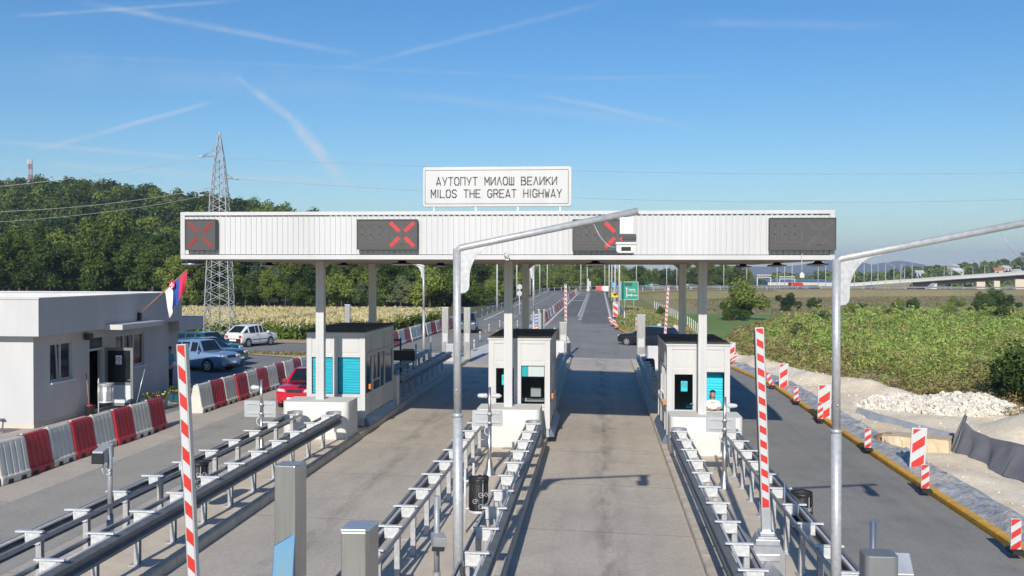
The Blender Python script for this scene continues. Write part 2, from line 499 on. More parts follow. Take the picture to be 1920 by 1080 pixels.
# ------------------------------------------------------------------ mesh helpers
class MB:
    """collects faces; build() links them as one mesh object"""

    def __init__(s):
        s.v, s.f, s.mi, s.sm = [], [], [], []

    def face(s, pts, mi=0, smooth=False):
        b = len(s.v)
        s.v += [tuple(p) for p in pts]
        s.f.append(tuple(range(b, b + len(pts))))
        s.mi.append(mi)
        s.sm.append(smooth)

    def box(s, x0, x1, y0, y1, z0, z1, mi=0, M=None):
        b = len(s.v)
        P = [(x0, y0, z0), (x1, y0, z0), (x1, y1, z0), (x0, y1, z0), (x0, y0, z1), (x1, y0, z1), (x1, y1, z1), (x0, y1, z1)]
        if M is not None:
            P = [tuple(M @ Vector(p)) for p in P]
        s.v += P
        for q in ((3, 2, 1, 0), (4, 5, 6, 7), (0, 1, 5, 4), (1, 2, 6, 5), (2, 3, 7, 6), (3, 0, 4, 7)):
            s.f.append(tuple(b + i for i in q))
            s.mi.append(mi)
            s.sm.append(False)
        return s

    def cyl(s, p0, p1, r0, r1=None, n=12, mi=0, caps=True):
        r1 = r0 if r1 is None else r1
        p0, p1 = Vector(p0), Vector(p1)
        d = (p1 - p0).normalized()
        a = d.orthogonal().normalized()
        c = d.cross(a)
        b = len(s.v)
        for p, r in ((p0, r0), (p1, r1)):
            for i in range(n):
                t = 2 * math.pi * i / n
                s.v.append(tuple(p + r * (math.cos(t) * a + math.sin(t) * c)))
        for i in range(n):
            j = (i + 1) % n
            s.f.append((b + i, b + j, b + n + j, b + n + i))
            s.mi.append(mi)
            s.sm.append(True)
        if caps:
            s.f.append(tuple(b + i for i in reversed(range(n))))
            s.f.append(tuple(b + n + i for i in range(n)))
            s.mi += [mi, mi]
            s.sm += [False, False]
        return s

    def tube(s, pts, r, n=8, mi=0, taper=None):
        pts = [Vector(p) for p in pts]
        rings = []
        prev = None
        for i, p in enumerate(pts):
            d = (pts[min(i + 1, len(pts) - 1)] - pts[max(i - 1, 0)]).normalized()
            a = d.orthogonal().normalized() if prev is None else (prev - d * prev.dot(d)).normalized()
            prev = a
            c = d.cross(a)
            rr = r if taper is None else r + (taper - r) * i / (len(pts) - 1)
            b = len(s.v)
            for k in range(n):
                t = 2 * math.pi * k / n
                s.v.append(tuple(p + rr * (math.cos(t) * a + math.sin(t) * c)))
            rings.append(b)
        for a, b in zip(rings, rings[1:]):
            for k in range(n):
                j = (k + 1) % n
                s.f.append((a + k, a + j, b + j, b + k))
                s.mi.append(mi)
                s.sm.append(True)
        s.f.append(tuple(rings[0] + k for k in reversed(range(n))))
        s.f.append(tuple(rings[-1] + k for k in range(n)))
        s.mi += [mi, mi]
        s.sm += [False, False]
        return s

    def lathe(s, prof, c=(0, 0, 0), n=20, mi=0):
        b = len(s.v)
        for (r, z) in prof:
            for k in range(n):
                t = 2 * math.pi * k / n
                s.v.append((c[0] + r * math.cos(t), c[1] + r * math.sin(t), c[2] + z))
        for i in range(len(prof) - 1):
            for k in range(n):
                j = (k + 1) % n
                s.f.append((b + i * n + k, b + i * n + j, b + (i + 1) * n + j, b + (i + 1) * n + k))
                s.mi.append(mi)
                s.sm.append(True)
        return s

    def prism(s, poly, y0, y1, axis='y', mi=0, smooth=False, shear=None, caps=True):
        """2-D polygon extruded: axis 'y' takes (x, z), 'x' takes (y, z), 'z' takes (x, y)"""
        b = len(s.v)
        n = len(poly)
        for t in (y0, y1):
            for (a, c) in poly:
                p = (a, t, c) if axis == 'y' else ((t, a, c) if axis == 'x' else (a, c, t))
                s.v.append(p)
        for i in range(n):
            j = (i + 1) % n
            s.f.append((b + i, b + j, b + n + j, b + n + i))
            s.mi.append(mi)
            s.sm.append(smooth)
        if caps:
            s.f.append(tuple(b + i for i in reversed(range(n))))
            s.f.append(tuple(b + n + i for i in range(n)))
            s.mi += [mi, mi]
            s.sm += [False, False]
        return s

    def grid(s, rows, mi=0, smooth=True, close=False):
        b = len(s.v)
        m = len(rows[0])
        for r in rows:
            s.v += [tuple(p) for p in r]
        for i in range(len(rows) - 1):
            for k in range(m if close else m - 1):
                j = (k + 1) % m
                s.f.append((b + i * m + k, b + i * m + j, b + (i + 1) * m + j, b + (i + 1) * m + k))
                s.mi.append(mi)
                s.sm.append(smooth)
        return s

    def move(s, fn):
        s.v = [tuple(fn(Vector(p))) for p in s.v]
        return s

    def build(s, name, mats, parent=None, loc=None, bevel=0, seg=2, solid=0, weld=False):
        me = bpy.data.meshes.new(name)
        me.from_pydata(s.v, [], s.f)
        if not isinstance(mats, (list, tuple)):
            mats = [mats]
        for m in mats:
            me.materials.append(M[m] if isinstance(m, str) else m)
        me.polygons.foreach_set('material_index', s.mi)
        me.polygons.foreach_set('use_smooth', s.sm)
        me.update()
        fix_normals(me, weld)
        o = bpy.data.objects.new(name, me)
        COL.objects.link(o)
        if parent is not None:
            o.parent = parent
        if loc is not None:
            o.location = loc
        if solid:
            k = o.modifiers.new('thickness', 'SOLIDIFY')
            k.thickness = solid
            k.offset = 0
        if bevel:
            k = o.modifiers.new('edges', 'BEVEL')
            k.width = bevel
            k.segments = seg
            k.limit_method = 'ANGLE'
            k.angle_limit = R(35)
        return o


import bmesh


def fix_normals(me, weld):
    bm = bmesh.new()
    bm.from_mesh(me)
    if weld:
        bmesh.ops.remove_doubles(bm, verts=bm.verts, dist=1e-4)
    bmesh.ops.recalc_face_normals(bm, faces=bm.faces)
    bm.to_mesh(me)
    bm.free()


def tag(o, label=None, cat=None, group=None, kind=None):
    if label:
        o['label'] = label
    if cat:
        o['category'] = cat
    if group:
        o['group'] = group
    if kind:
        o['kind'] = kind
    return o


def thing(name, label, cat, loc=(0, 0, 0), rotz=0.0, group=None):
    o = bpy.data.objects.new(name, None)
    o.empty_display_size = .2
    COL.objects.link(o)
    o.location = loc
    o.rotation_euler = (0, 0, rotz)
    return tag(o, label, cat, group)


def struct(o):
    o['kind'] = 'structure'
    return o


def dup(root, loc, rotz=None, label=None, group=None, scale=None):
    r = root.copy()
    COL.objects.link(r)
    r.location = loc
    if rotz is not None:
        r.rotation_euler = (0, 0, rotz)
    if scale is not None:
        r.scale = scale if not isinstance(scale, (int, float)) else (scale,) * 3
    if label:
        r['label'] = label
    if group:
        r['group'] = group
    kids = list(root.children)
    for ch in kids:
        c = ch.copy()
        COL.objects.link(c)
        c.parent = r
        for g in ch.children:
            d = g.copy()
            COL.objects.link(d)
            d.parent = c
    return r


NTH = ['first', 'second', 'third', 'fourth', 'fifth', 'sixth', 'seventh', 'eighth', 'ninth', 'tenth', 'eleventh', 'twelfth', 'thirteenth', 'fourteenth', 'fifteenth',
       'sixteenth', 'seventeenth', 'eighteenth', 'nineteenth', 'twentieth']

# ------------------------------------------------------------------ the lie of the land
def xr(Y):
    """right edge of the paving"""
    for (a, xa), (b, xb) in zip(EDGE, EDGE[1:]):
        if Y <= b:
            return xa + (xb - xa) * max(0, (Y - a)) / (b - a)
    return EDGE[-1][1]


EDGE = [(0, 8.45), (50, 8.5), (58.5, 7.6), (72, 5.0), (84, 2.5), (92, 1.75), (101, 1.35), (115, 1.75), (234, 1.9), (400, 1.9)]


def interp(t, pts):
    for (a, va), (b, vb) in zip(pts, pts[1:]):
        if t <= b:
            return va + (vb - va) * min(1, max(0, (t - a) / (b - a)))
    return pts[-1][1]


LEFT_HILL = [(-1.2, 44), (-.9, 40), (-.63, 34), (-.53, 35), (-.432, 29), (-.36, 25), (-.306, 21), (-.25, 14), (-.2, 8), (-.12, 1), (-.05, 0)]
RIGHT_HILL = [(.2, 0), (.26, 1), (.30, 4), (.35, 8), (.41, 13), (.5, 18), (.7, 20)]


def TZ(X, Y):
    z = zg(X, Y) - .08
    d = X - xr(Y)
    if d > 0:
        st = 9 - 6.5 * sm(52, 88, Y)
        k = sm(st, st + 9, d)
        z += (-1.3 - z) * k
    if Y > 240:
        z += (-1.5 - z) * sm(248, 285, Y) * (1 - sm(-70, -25, -X) if X < -25 else 1)
    az = X / max(Y, 1)
    if Y > 150:
        z += interp(az, LEFT_HILL) * sm(175, 430, Y)
        z += interp(az, RIGHT_HILL) * sm(560, 760, Y)
    return z


def lines(*spans):
    out = []
    for a, b, st in spans:
        n = max(1, round((b - a) / st))
        out += [a + (b - a) * i / n for i in range(n)]
    return out + [spans[-1][1]]


GX = lines((-6000, -1200, 1200), (-1200, -300, 60), (-300, -60, 15), (-60, -24, 3), (-24, 26, 1.25), (26, 60, 3), (60, 400, 20), (400, 1200, 80), (1200, 6000, 1200))
GY = lines((-400, 0, 100), (0, 130, 1.5), (130, 300, 4), (300, 520, 14), (520, 1000, 40), (1000, 9000, 1600))
b = MB()
b.grid([[(x, y, TZ(x, y)) for x in GX] for y in GY])
# region materials by where the face lies
mats = ['earth', 'meadow', 'dry_field', 'forest_floor', 'grass', 'dirt']
for i, f in enumerate(b.f):
    cx = sum(b.v[k][0] for k in f) / 4
    cy = sum(b.v[k][1] for k in f) / 4
    d = cx - xr(cy)
    mi = 0
    if cx < -14:
        mi = 3 if cy > 150 + .08 * cx else (5 if cy < 66 else 0)
    elif d > 0:
        if cy < 62 and d < 9:
            mi = 5
        elif cy < 240 and d < 9:
            mi = 4
        elif 80 < cy < 170 and cx < 40:
            mi = 1
        else:
            mi = 2 if cy > 150 or cx > 45 else 4
    if cy > 640 and cx > 60:
        mi = 3
    if cy > 1000:
        mi = 0
    b.mi[i] = mi
struct(b.build('ground', mats))


def sheet(name, m, left, right, Y0, Y1, step=1.5, lift_=0.0, cols=6, zf=zg):
    """a strip of paving between two edges, draped on the land"""
    n = max(2, int((Y1 - Y0) / step))
    rows = []
    for i in range(n + 1):
        y = Y0 + (Y1 - Y0) * i / n
        a, c = (left(y) if callable(left) else left), (right(y) if callable(right) else right)
        rows.append([(a + (c - a) * k / cols, y, zf(a + (c - a) * k / cols, y) + lift_) for k in range(cols + 1)])
    mb = MB()
    mb.grid(rows)
    return struct(mb.build(name, m))


def polysheet(name, m, pts, lift_=0.0, zf=zg, sub=1.2):
    """a paved or bare patch with a free outline, draped on the land"""
    bm = bmesh.new()
    vs = [bm.verts.new((x, y, 0)) for x, y in pts]
    bm.faces.new(vs)
    x0, x1 = min(p[0] for p in pts), max(p[0] for p in pts)
    y0, y1 = min(p[1] for p in pts), max(p[1] for p in pts)
    for k in range(1, int((x1 - x0) / sub)):
        bmesh.ops.bisect_plane(bm, geom=bm.verts[:] + bm.edges[:] + bm.faces[:], plane_co=(x0 + k * sub, 0, 0), plane_no=(1, 0, 0))
    for k in range(1, int((y1 - y0) / sub)):
        bmesh.ops.bisect_plane(bm, geom=bm.verts[:] + bm.edges[:] + bm.faces[:], plane_co=(0, y0 + k * sub, 0), plane_no=(0, 1, 0))
    bmesh.ops.triangulate(bm, faces=[f for f in bm.faces if len(f.verts) > 4])
    for v in bm.verts:
        v.co.z = zf(v.co.x, v.co.y) + lift_
    me = bpy.data.meshes.new(name)
    bm.to_mesh(me)
    bm.free()
    me.materials.append(M[m])
    for p in me.polygons:
        p.use_smooth = True
    o = bpy.data.objects.new(name, me)
    COL.objects.link(o)
    fix_up(me)
    return struct(o)


def fix_up(me):
    bm = bmesh.new()
    bm.from_mesh(me)
    for f in bm.faces:
        if f.normal.z < 0:
            f.normal_flip()
    bm.to_mesh(me)
    bm.free()


# paving of the plaza: warm concrete lanes with a grey truck lane beside the yellow kerb
sheet('plaza_paving', 'plaza', -15.9, 3.2, 0, 62, cols=20)
sheet('truck_lane', 'lane_grey', 3.2, lambda y: xr(y) - .05, 0, 62, cols=8)
sheet('side_lane_paving', 'lane_pale', -12.9, -10.1, 4, 60, lift_=.004, cols=4)
polysheet('exit_plaza', 'lane_grey', [(-15.5, 62)] + [(xr(y) - .05, y) for y in (62, 66, 72, 78, 84, 88, 92, 96, 100)] + [(-13.6, 100)])
sheet('road', 'asphalt', -13.4, 1.75, 100, 250, cols=14, lift_=0.0)
sheet('road_surface', 'asphalt_dark', -1.75, 1.45, 101, 238, lift_=.004, cols=4)
sheet('median_surface', 'asphalt_dark', -4.35, -2.35, 116, 200, lift_=.004, cols=3)


def road_line(x, y0, y1, w, m='line_white', dash=None, lift_=.010):
    fx = x if callable(x) else (lambda y: x)
    mb = MB()
    y = y0
    while y < y1:
        e = min(y1, y + (dash[0] if dash else 6))
        mb.grid([[(fx(y) - w / 2, y, zg(fx(y), y) + lift_), (fx(y) + w / 2, y, zg(fx(y), y) + lift_)], [(fx(e) - w / 2, e, zg(fx(e), e) + lift_), (fx(e) + w / 2, e, zg(fx(e), e) + lift_)]], smooth=False)
        y = e + (dash[1] if dash else 0)
    return mb


struct(road_line(-2.0, 108, 226, .34, dash=(1.5, 1.5)).build('lane_marking', 'line_white'))
struct(road_line(1.38, 104, 240, .26).build('edge_line', 'line_white'))
struct(road_line(lambda y: -5.15 + (y - 95) * .0055, 95, 240, .30).build('median_line', 'line_white'))
struct(road_line(lambda y: -12.2, 106, 245, .26).build('outer_edge_line', 'line_white'))
struct(road_line(lambda y: -9.6, 100, 236, .22, dash=(3, 4)).build('carriageway_marking', 'line_white'))
struct(road_line(lambda y: -2.35 - .0 * y, 116, 228, .16).build('hatching_line', 'line_white'))
mb = MB()
for yy in (172, 226):
    mb.grid([[(-4.6, yy, zg(0, yy) + .014), (-2.3, yy, zg(0, yy) + .014)], [(-4.6, yy + 1.6, zg(0, yy + 1.6) + .014), (-2.3, yy + 1.6, zg(0, yy + 1.6) + .014)]], smooth=False)
struct(mb.build('cross_marking', 'line_white'))
mb = MB()
for y0 in (84, 138, 175):
    for k in range(3):
        a = (-11.4 + 1.0 * k, y0, )
        for (xa, ya, xb, yb) in ((-11.6 + k, y0, -11.1 + k, y0 + 4.2), (-11.1 + k, y0 + 4.2, -10.6 + k, y0)):
            mb.face([(xa, ya, zg(xa, ya) + .012), (xa + .18, ya, zg(xa, ya) + .012), (xb + .18, yb, zg(xb, yb) + .012), (xb, yb, zg(xb, yb) + .012)])
struct(mb.build('zigzag_marking', 'line_yellow'))
struct(road_line(lambda y: -7.3 + (y - 62) * .025, 60, 100, .5, lift_=.008).build('divider_line', 'line_white'))

# side road to the office car park, walkway, bare soil beside the plaza
polysheet('parking_paving', 'asphalt', [(-60, 0), (-15.2, 0), (-15.2, 50.5), (-15.9, 53.5), (-17.5, 55.4), (-21, 56.5), (-60, 57.5)], lift_=.004)
polysheet('parking_road', 'asphalt', [(-60, 58.8), (-22, 58.6), (-15.2, 58.0), (-14.4, 58.2), (-14.3, 65), (-20, 66.0), (-60, 67.0)], lift_=.004)
polysheet('grass_island', 'dirt', [(-60, 57.6), (-21, 56.5), (-17.5, 55.4), (-15.9, 53.5), (-15.2, 50.5), (-14.5, 50), (-14.4, 58.1), (-22, 58.5), (-60, 58.7)], lift_=.03)
polysheet('soil_strip', 'dirt', [(-60, 67.1), (-20, 66.1), (-14.5, 65.2), (-14.2, 98), (-15.6, 100), (-17.5, 84), (-21, 69.5), (-60, 70.5)], lift_=.02)

# highway that the road swings into beyond the plaza, on its bank
HW = [(-4.5, 236, 1.10), (-4.0, 248, 1.16), (0, 262, 1.2), (8, 276, 1.25), (22, 290, 1.22), (45, 308, 1.0), (85, 332, .70), (145, 368, .2), (225, 420, -.5), (325, 500, -1.6), (470, 640, -3.4)]


def spline(pts, n):
    out = []
    P = [Vector(pts[0])] + [Vector(p) for p in pts] + [Vector(pts[-1])]
    for i in range(1, len(P) - 2):
        for k in range(n):
            t = k / n
            a, b_, c, d = P[i - 1], P[i], P[i + 1], P[i + 2]
            out.append(.5 * ((2 * b_) + (c - a) * t + (2 * a - 5 * b_ + 4 * c - d) * t * t + (3 * b_ - a - 3 * c + d) * t ** 3))
    return out + [Vector(pts[-1])]


def ribbon(pts, prof):
    """cross-section (offset, dz) swept along a path; offset counts to the right of travel"""
    rows = []
    for i, p in enumerate(pts):
        d = pts[min(i + 1, len(pts) - 1)] - pts[max(i - 1, 0)]
        d.z = 0
        d.normalize()
        nrm = Vector((d.y, -d.x, 0))
        rows.append([p + nrm * o + Vector((0, 0, z)) for o, z in prof])
    return rows


hw = spline(HW, 6)
mb = MB()
mb.grid(ribbon(hw, [(-7.0, 0), (-3, .05), (0, .07), (3, .05), (7.0, 0)]))
struct(mb.build('highway', 'asphalt'))
mb = MB()
mb.grid(ribbon(hw, [(-16, -3.6), (-7.6, -.06), (7.6, -.06), (17, -3.6)]))
struct(mb.build('highway_embankment', 'dry_field'))
mb = MB()
mb.grid(ribbon(hw, [(6.4, .085), (6.65, .083)]))
struct(mb.build('highway_edge_line', 'line_white'))

# far mountains
def ridge(name, pts, Y, depth, m):
    rows = []
    n = 160
    P = [(at(px, py, Y).x, at(px, py, Y).z) for px, py in pts]
    rnd = random.Random(5)
    x0, x1 = P[0][0], P[-1][0]
    ph = [rnd.random() * 6 for _ in range(8)]
    for j in range(9):
        t = j / 8
        row = []
        for i in range(n + 1):
            x = x0 + (x1 - x0) * i / n
            h = interp(x, P)
            h = max(0, h + 20) * (1 - (2 * abs(t - .5)) ** 1.5)
            h *= 1 + .07 * math.sin(x * .004 + ph[0] + t * 5) + .05 * math.sin(x * .011 + ph[1] - t * 7) + .02 * math.sin(x * .031 + ph[2])
            row.append((x, Y - depth + 2 * depth * t + 90 * math.sin(x * .005 + ph[3]), h - 20))
        rows.append(row)
    q = MB()
    q.grid(rows)
    return struct(q.build(name, m))


ridge('mountains', [(1180, 512), (1300, 503), (1390, 500), (1470, 497), (1540, 488), (1600, 488), (1635, 494), (1662, 489), (1692, 487), (1715, 490), (1745, 500), (1790, 500), (1850, 507), (1930, 513)], 5200, 700, 'mountain')
ridge('far_hills', [(1500, 513), (1640, 506), (1745, 499), (1770, 496), (1800, 499), (1900, 505), (2200, 512)], 3300, 400, 'mountain')

# the air: thin haze that fades the far hills
mh, nh, lh, ph_ = nodes_of('haze_air')
nh.remove(ph_)
pv = nh.new('ShaderNodeVolumePrincipled')
pv.inputs['Color'].default_value = (.64, .76, 1.0, 1)
pv.inputs['Density'].default_value = 1.9e-4
pv.inputs['Anisotropy'].default_value = 0.0
lh.new(pv.outputs[0], nh['Material Output'].inputs['Volume'])
hz = MB().box(-4200, 5200, -120, 8500, -12, 190).build('haze', [mh])
hz['kind'] = 'stuff'

# ------------------------------------------------------------------ toll plaza
ISL = {1: (-9.42, -7.43), 2: (-3.80, -1.62), 3: (1.97, 4.05)}
COLX = {1: -8.55, 2: -2.72, 3: 3.1}
iz = {k: zg((a + c) / 2, 25) + .16 for k, (a, c) in ISL.items()}    # island tops at the front


def izy(k, y):
    return zg(sum(ISL[k]) / 2, y) + .16


ISL_END = {1: 57.5, 2: 60.5, 3: 61.5}
for k, (x0, x1) in ISL.items():
    ye = ISL_END[k]
    n = 46
    q = MB()
    prof = [(x0, -.3), (x0, .13), (x0 + .03, .16), (x0 + .30, .165), (x1 - .30, .165), (x1 - .03, .16), (x1, .13), (x1, -.3)]
    rows = []
    for i in range(n + 1):
        y = 3 + (ye - 3) * i / n
        w = 1.0
        if y > ye - 1.2:
            w = max(.02, math.sqrt(max(0, 1 - ((y - ye + 1.2) / 1.2) ** 2)))
        cx = (x0 + x1) / 2
        rows.append([(cx + (a - cx) * w, y, zg(cx, y) + h) for a, h in prof])
    q.grid(rows, smooth=False)
    struct(q.build('traffic_island', 'concrete'))
    # kerb stones, each about a metre, a whisker proud of the island
    for sx in (0, 1):
        q = MB()
        y = 3.0
        while y < ye - 1.3:
            a, c = (x0 - .012, x0 + .17) if sx == 0 else (x1 - .17, x1 + .012)
            za = zg((x0 + x1) / 2, y) + .172
            zb = zg((x0 + x1) / 2, y + .98) + .172
            bx = .025
            P = [(a, -.3), (a, -.03), (a + bx, 0), (c - bx, 0), (c, -.03), (c, -.3)]
            q.grid([[(px, y, za + h) for px, h in P], [(px, y + .98, zb + h) for px, h in P]], smooth=False)
            q.face([(px, y, za + h) for px, h in P])
            q.face([(px, y + .98, zb + h) for px, h in reversed(P)])
            y += 1.0
        struct(q.build('kerb_stones', 'kerb'))

# canopy: white profiled sheet round a flat roof on six columns
FY, BY, CX0, CX1 = 27.0, 40.8, -11.65, 6.22
CZ0, CZ1 = 5.78, 7.10
cn = thing('toll_canopy', 'wide white canopy of profiled sheet on six square columns over the toll booths', 'canopy', (0, 0, 0))
q = MB()
x = CX0 + .12
pit = (CX1 - CX0 - .24) / 118
rows_f = []
q2 = MB()
for i in range(118):
    a = x + i * pit
    pts = [(a, 0), (a + pit * .70, 0), (a + pit * .76, .022), (a + pit * .94, .022)]
    rows_f += [(px, FY + .03 + dy) for px, dy in pts]
rows_f.append((CX1 - .12, FY + .03))
q.grid([[(px, py, CZ0 + .14) for px, py in rows_f], [(px, py, CZ1 - .13) for px, py in rows_f]], smooth=False)
rb = [(px, BY - .03 - (py - FY - .03)) for px, py in rows_f]
q.grid([[(px, py, CZ0 + .14) for px, py in rb], [(px, py, CZ1 - .13) for px, py in rb]], smooth=False)
ns = 94
ps = (BY - FY - .24) / ns
for X_, s_ in ((CX0, 1), (CX1, -1)):
    rw = []
    for i in range(ns):
        a = FY + .12 + i * ps
        rw += [(X_ + s_ * (.03 + dy), a + t * ps) for t, dy in ((0, 0), (.7, 0), (.76, .035), (.94, .035))]
    q.grid([[(px, py, CZ0 + .14) for px, py in rw], [(px, py, CZ1 - .13) for px, py in rw]], smooth=False)
q.build('fascia', 'fascia', cn)
q = MB()
for z0_, z1_ in ((CZ0, CZ0 + .125), (CZ1 - .10, CZ1)):
    q.box(CX0, CX1, FY, FY + .07, z0_, z1_)
    q.box(CX0, CX1, BY - .07, BY, z0_, z1_)
    q.box(CX0, CX0 + .07, FY + .07, BY - .07, z0_, z1_)
    q.box(CX1 - .07, CX1, FY + .07, BY - .07, z0_, z1_)
for X_ in (CX0, CX1 - .13):
    for Y_ in (FY, BY - .07):
        q.box(X_, X_ + .13, Y_ - .002, Y_ + .072, CZ0 + .125, CZ1 - .10)
q.build('trim', 'fascia', cn, bevel=.008)
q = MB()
for i in range(118):   # dark bars painted in as shade of the gaps under the top trim
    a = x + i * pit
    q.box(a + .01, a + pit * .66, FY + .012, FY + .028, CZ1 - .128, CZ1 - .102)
q.build('gap_shade', 'dark_in', cn)
q = MB()
q.box(CX0 + .08, CX1 - .08, FY + .075, BY - .075, CZ0 + .0, CZ0 + .03)
for i in range(1, 24):
    yy = FY + (BY - FY) * i / 24
    q.box(CX0 + .1, CX1 - .1, yy - .012, yy + .012, CZ0 - .012, CZ0 - .002)
q.build('soffit', 'soffit', cn)
MB().box(CX0 + .09, CX1 - .09, FY + .08, BY - .08, CZ1 - .5, CZ1 - .42).build('roof_deck', 'roof_felt', cn)
for k, X_ in COLX.items():
    for Y_ in (30.2, 37.3):
        q = MB()
        w, d = .125, .125
        zb_ = zg(X_, Y_)
        # steel box column with a shallow flute down each face
        q.prism([(X_ - w, -d + Y_), (X_ - .03, -d + Y_), (X_ - .03, -d + Y_ + .012), (X_ + .03, -d + Y_ + .012), (X_ + .03, -d + Y_), (X_ + w, -d + Y_), (X_ + w, d + Y_), (X_ - w, d + Y_)], zb_, CZ0 - .013, axis='z')
        q.build('column', 'white' if Y_ < 33 else 'grey_col', cn, bevel=.01)
        q = MB()
        for s_ in (-1, 1):
            for pts in ([(X_ + s_ * .126, CZ0 - .014), (X_ + s_ * .42, CZ0 - .014), (X_ + s_ * .30, CZ0 - .07), (X_ + s_ * .126, CZ0 - .22)],):
                q.prism(pts, Y_ - .05, Y_ + .05)
        q.build('haunch', 'soffit', cn)

# lamps under the canopy
lamp_at = [(360, 492, 28.2), (505, 497, 34), (754, 495, 28.2), (826, 498, 34), (1116, 496, 28.2), (1116, 502, 36), (1393, 503, 36.5), (1457, 499, 31.5), (1534, 493, 28.2), (645, 499, 34)]
names = ['under the far office-side end of the canopy front', 'hidden deep behind the office-side column', 'between the dark display over the first lane and the lamp arm', 'behind the front row, between the first and second columns',
         'in front below the display with the lamp arm across it', 'right behind the front lamp over the middle lane', 'deepest over the truck lane', 'half way back over the truck lane', 'under the unlit display at the truck-lane end', 'beside the back column of the first booth']
lp = None
for i, (px, py, Y_) in enumerate(lamp_at):
    p = at(px, py, Y_)
    lab = 'black round high-bay lamp ' + names[i]
    if lp is None:
        lp = thing('canopy_lamp', lab, 'ceiling lamp', (p.x, Y_, CZ0 - .013), group='round lamps under the canopy')
        q = MB()
        q.lathe([(0, -.13), (.20, -.13), (.285, -.115), (.30, -.09), (.27, -.075), (.15, -.06), (.10, -.02), (.09, 0), (0, 0)], n=22)
        q.build('lamp_body', 'black', lp)
        MB().lathe([(0, -.152), (.19, -.15), (.20, -.135), (0, -.134)], n=20).build('lens', 'white', lp)
        MB().lathe([(.285, -.128), (.305, -.12), (.305, -.10), (.285, -.095), (.285, -.128)], n=22).build('rim', 'alu', lp)
    else:
        dup(lp, (p.x, Y_, CZ0 - .013), 0, lab)

# lane displays on the fascia
def seg_x(mb, cx, cz, r, w, gap, y0, y1, which=None):
    for i, (sx, sz) in enumerate(((-1, 1), (1, 1), (-1, -1), (1, -1))):
        if which is not None and i not in which:
            continue
        a = Vector((sx, 0, sz)).normalized()
        n_ = Vector((-a.z, 0, a.x))
        for k in range(5):          # rows of diodes along each bar
            o = (k - 2) / 2.5 * w
            m0, m1 = a * gap + n_ * o, a * r + n_ * o
            h = n_ * w * .17
            P = [m0 - h, m1 - h, m1 + h, m0 + h]
            mb.face([(cx + p.x, y0, cz + p.z) for p in P])


def display(px0, px1, py0, py1, label, cross, lit, ghost=True):
    Yd = FY - .20
    a, c = at(px0, py1, Yd), at(px1, py0, Yd)
    t = thing('lane_display', label, 'lane signal', (a.x, FY - .002, a.z), group='lane displays on the canopy front')
    W, H = c.x - a.x, c.z - a.z
    q = MB().box(0, W, -.20, 0, 0, H)
    q.build('housing', 'led_panel', t, bevel=.012)
    q = MB()
    for (x0, x1, z0, z1) in ((0, W, 0, .022), (0, W, H - .022, H), (0, .022, .022, H - .022), (W - .022, W, .022, H - .022)):
        q.box(x0, x1, -.222, -.2005, z0, z1)
    q.build('bezel', 'led_panel', t)
    r = H * .56
    cxs = W - H * .50 if W > H * 1.3 else W / 2
    if cross:
        q = MB()
        seg_x(q, cxs, H / 2, r, .052, .11, -.206, 0)
        q.build('red_cross', {'bright': 'led_red', 'faint': 'led_faint', 'off': 'led_dim'}[lit], t)
    if ghost:
        q = MB()
        for k in range(3):
            q.box(cxs - .05 + k * .04, cxs - .035 + k * .04, -.2055, -.2045, H * .15, H * .9)
        for (sx) in (-1, 1):
            q.prism([(cxs + sx * .02, H * .12), (cxs + sx * .30, H * .40), (cxs + sx * .30, H * .46), (cxs + sx * .02, H * .19)], -.2055, -.2045)
        # unlit diode outline of letters and a card on the other half
        x0 = H * .10
        for zz in (H * .12, H * .86):
            q.box(x0, W - H * 1.02, -.2055, -.2045, zz, zz + .02)
        w_ = (W - H * 1.12) / 3
        if W > H * 1.3:
            for k in range(3):
                xa = x0 + .05 + k * w_
                for (u0, u1, v0, v1) in ((0, .03, .24, .76), (0, w_ * .75, .73, .76), (0, w_ * .65, .48, .51), (w_ * .7, w_ * .7 + .03, .30, .70), (.04, w_ * .72, .22, .25)):
                    q.box(xa + u0, xa + u1, -.2055, -.2045, H * v0, H * v1)
        q.build('unlit_diodes', 'led_dim', t)
    return t


display(347, 404, 411, 469, 'small square display with a faint red cross at the office end of the canopy', True, 'faint', False)
display(669, 782, 411, 468, 'dark wide display with a bright complete red cross above the first toll lane', True, 'bright')
display(1073, 1188, 411, 470, 'dark wide display with its red cross partly covered by the lamp arm and camera', True, 'bright')
display(1443, 1568, 408, 469, 'blank unlit display at the truck-lane end of the canopy', True, 'off')

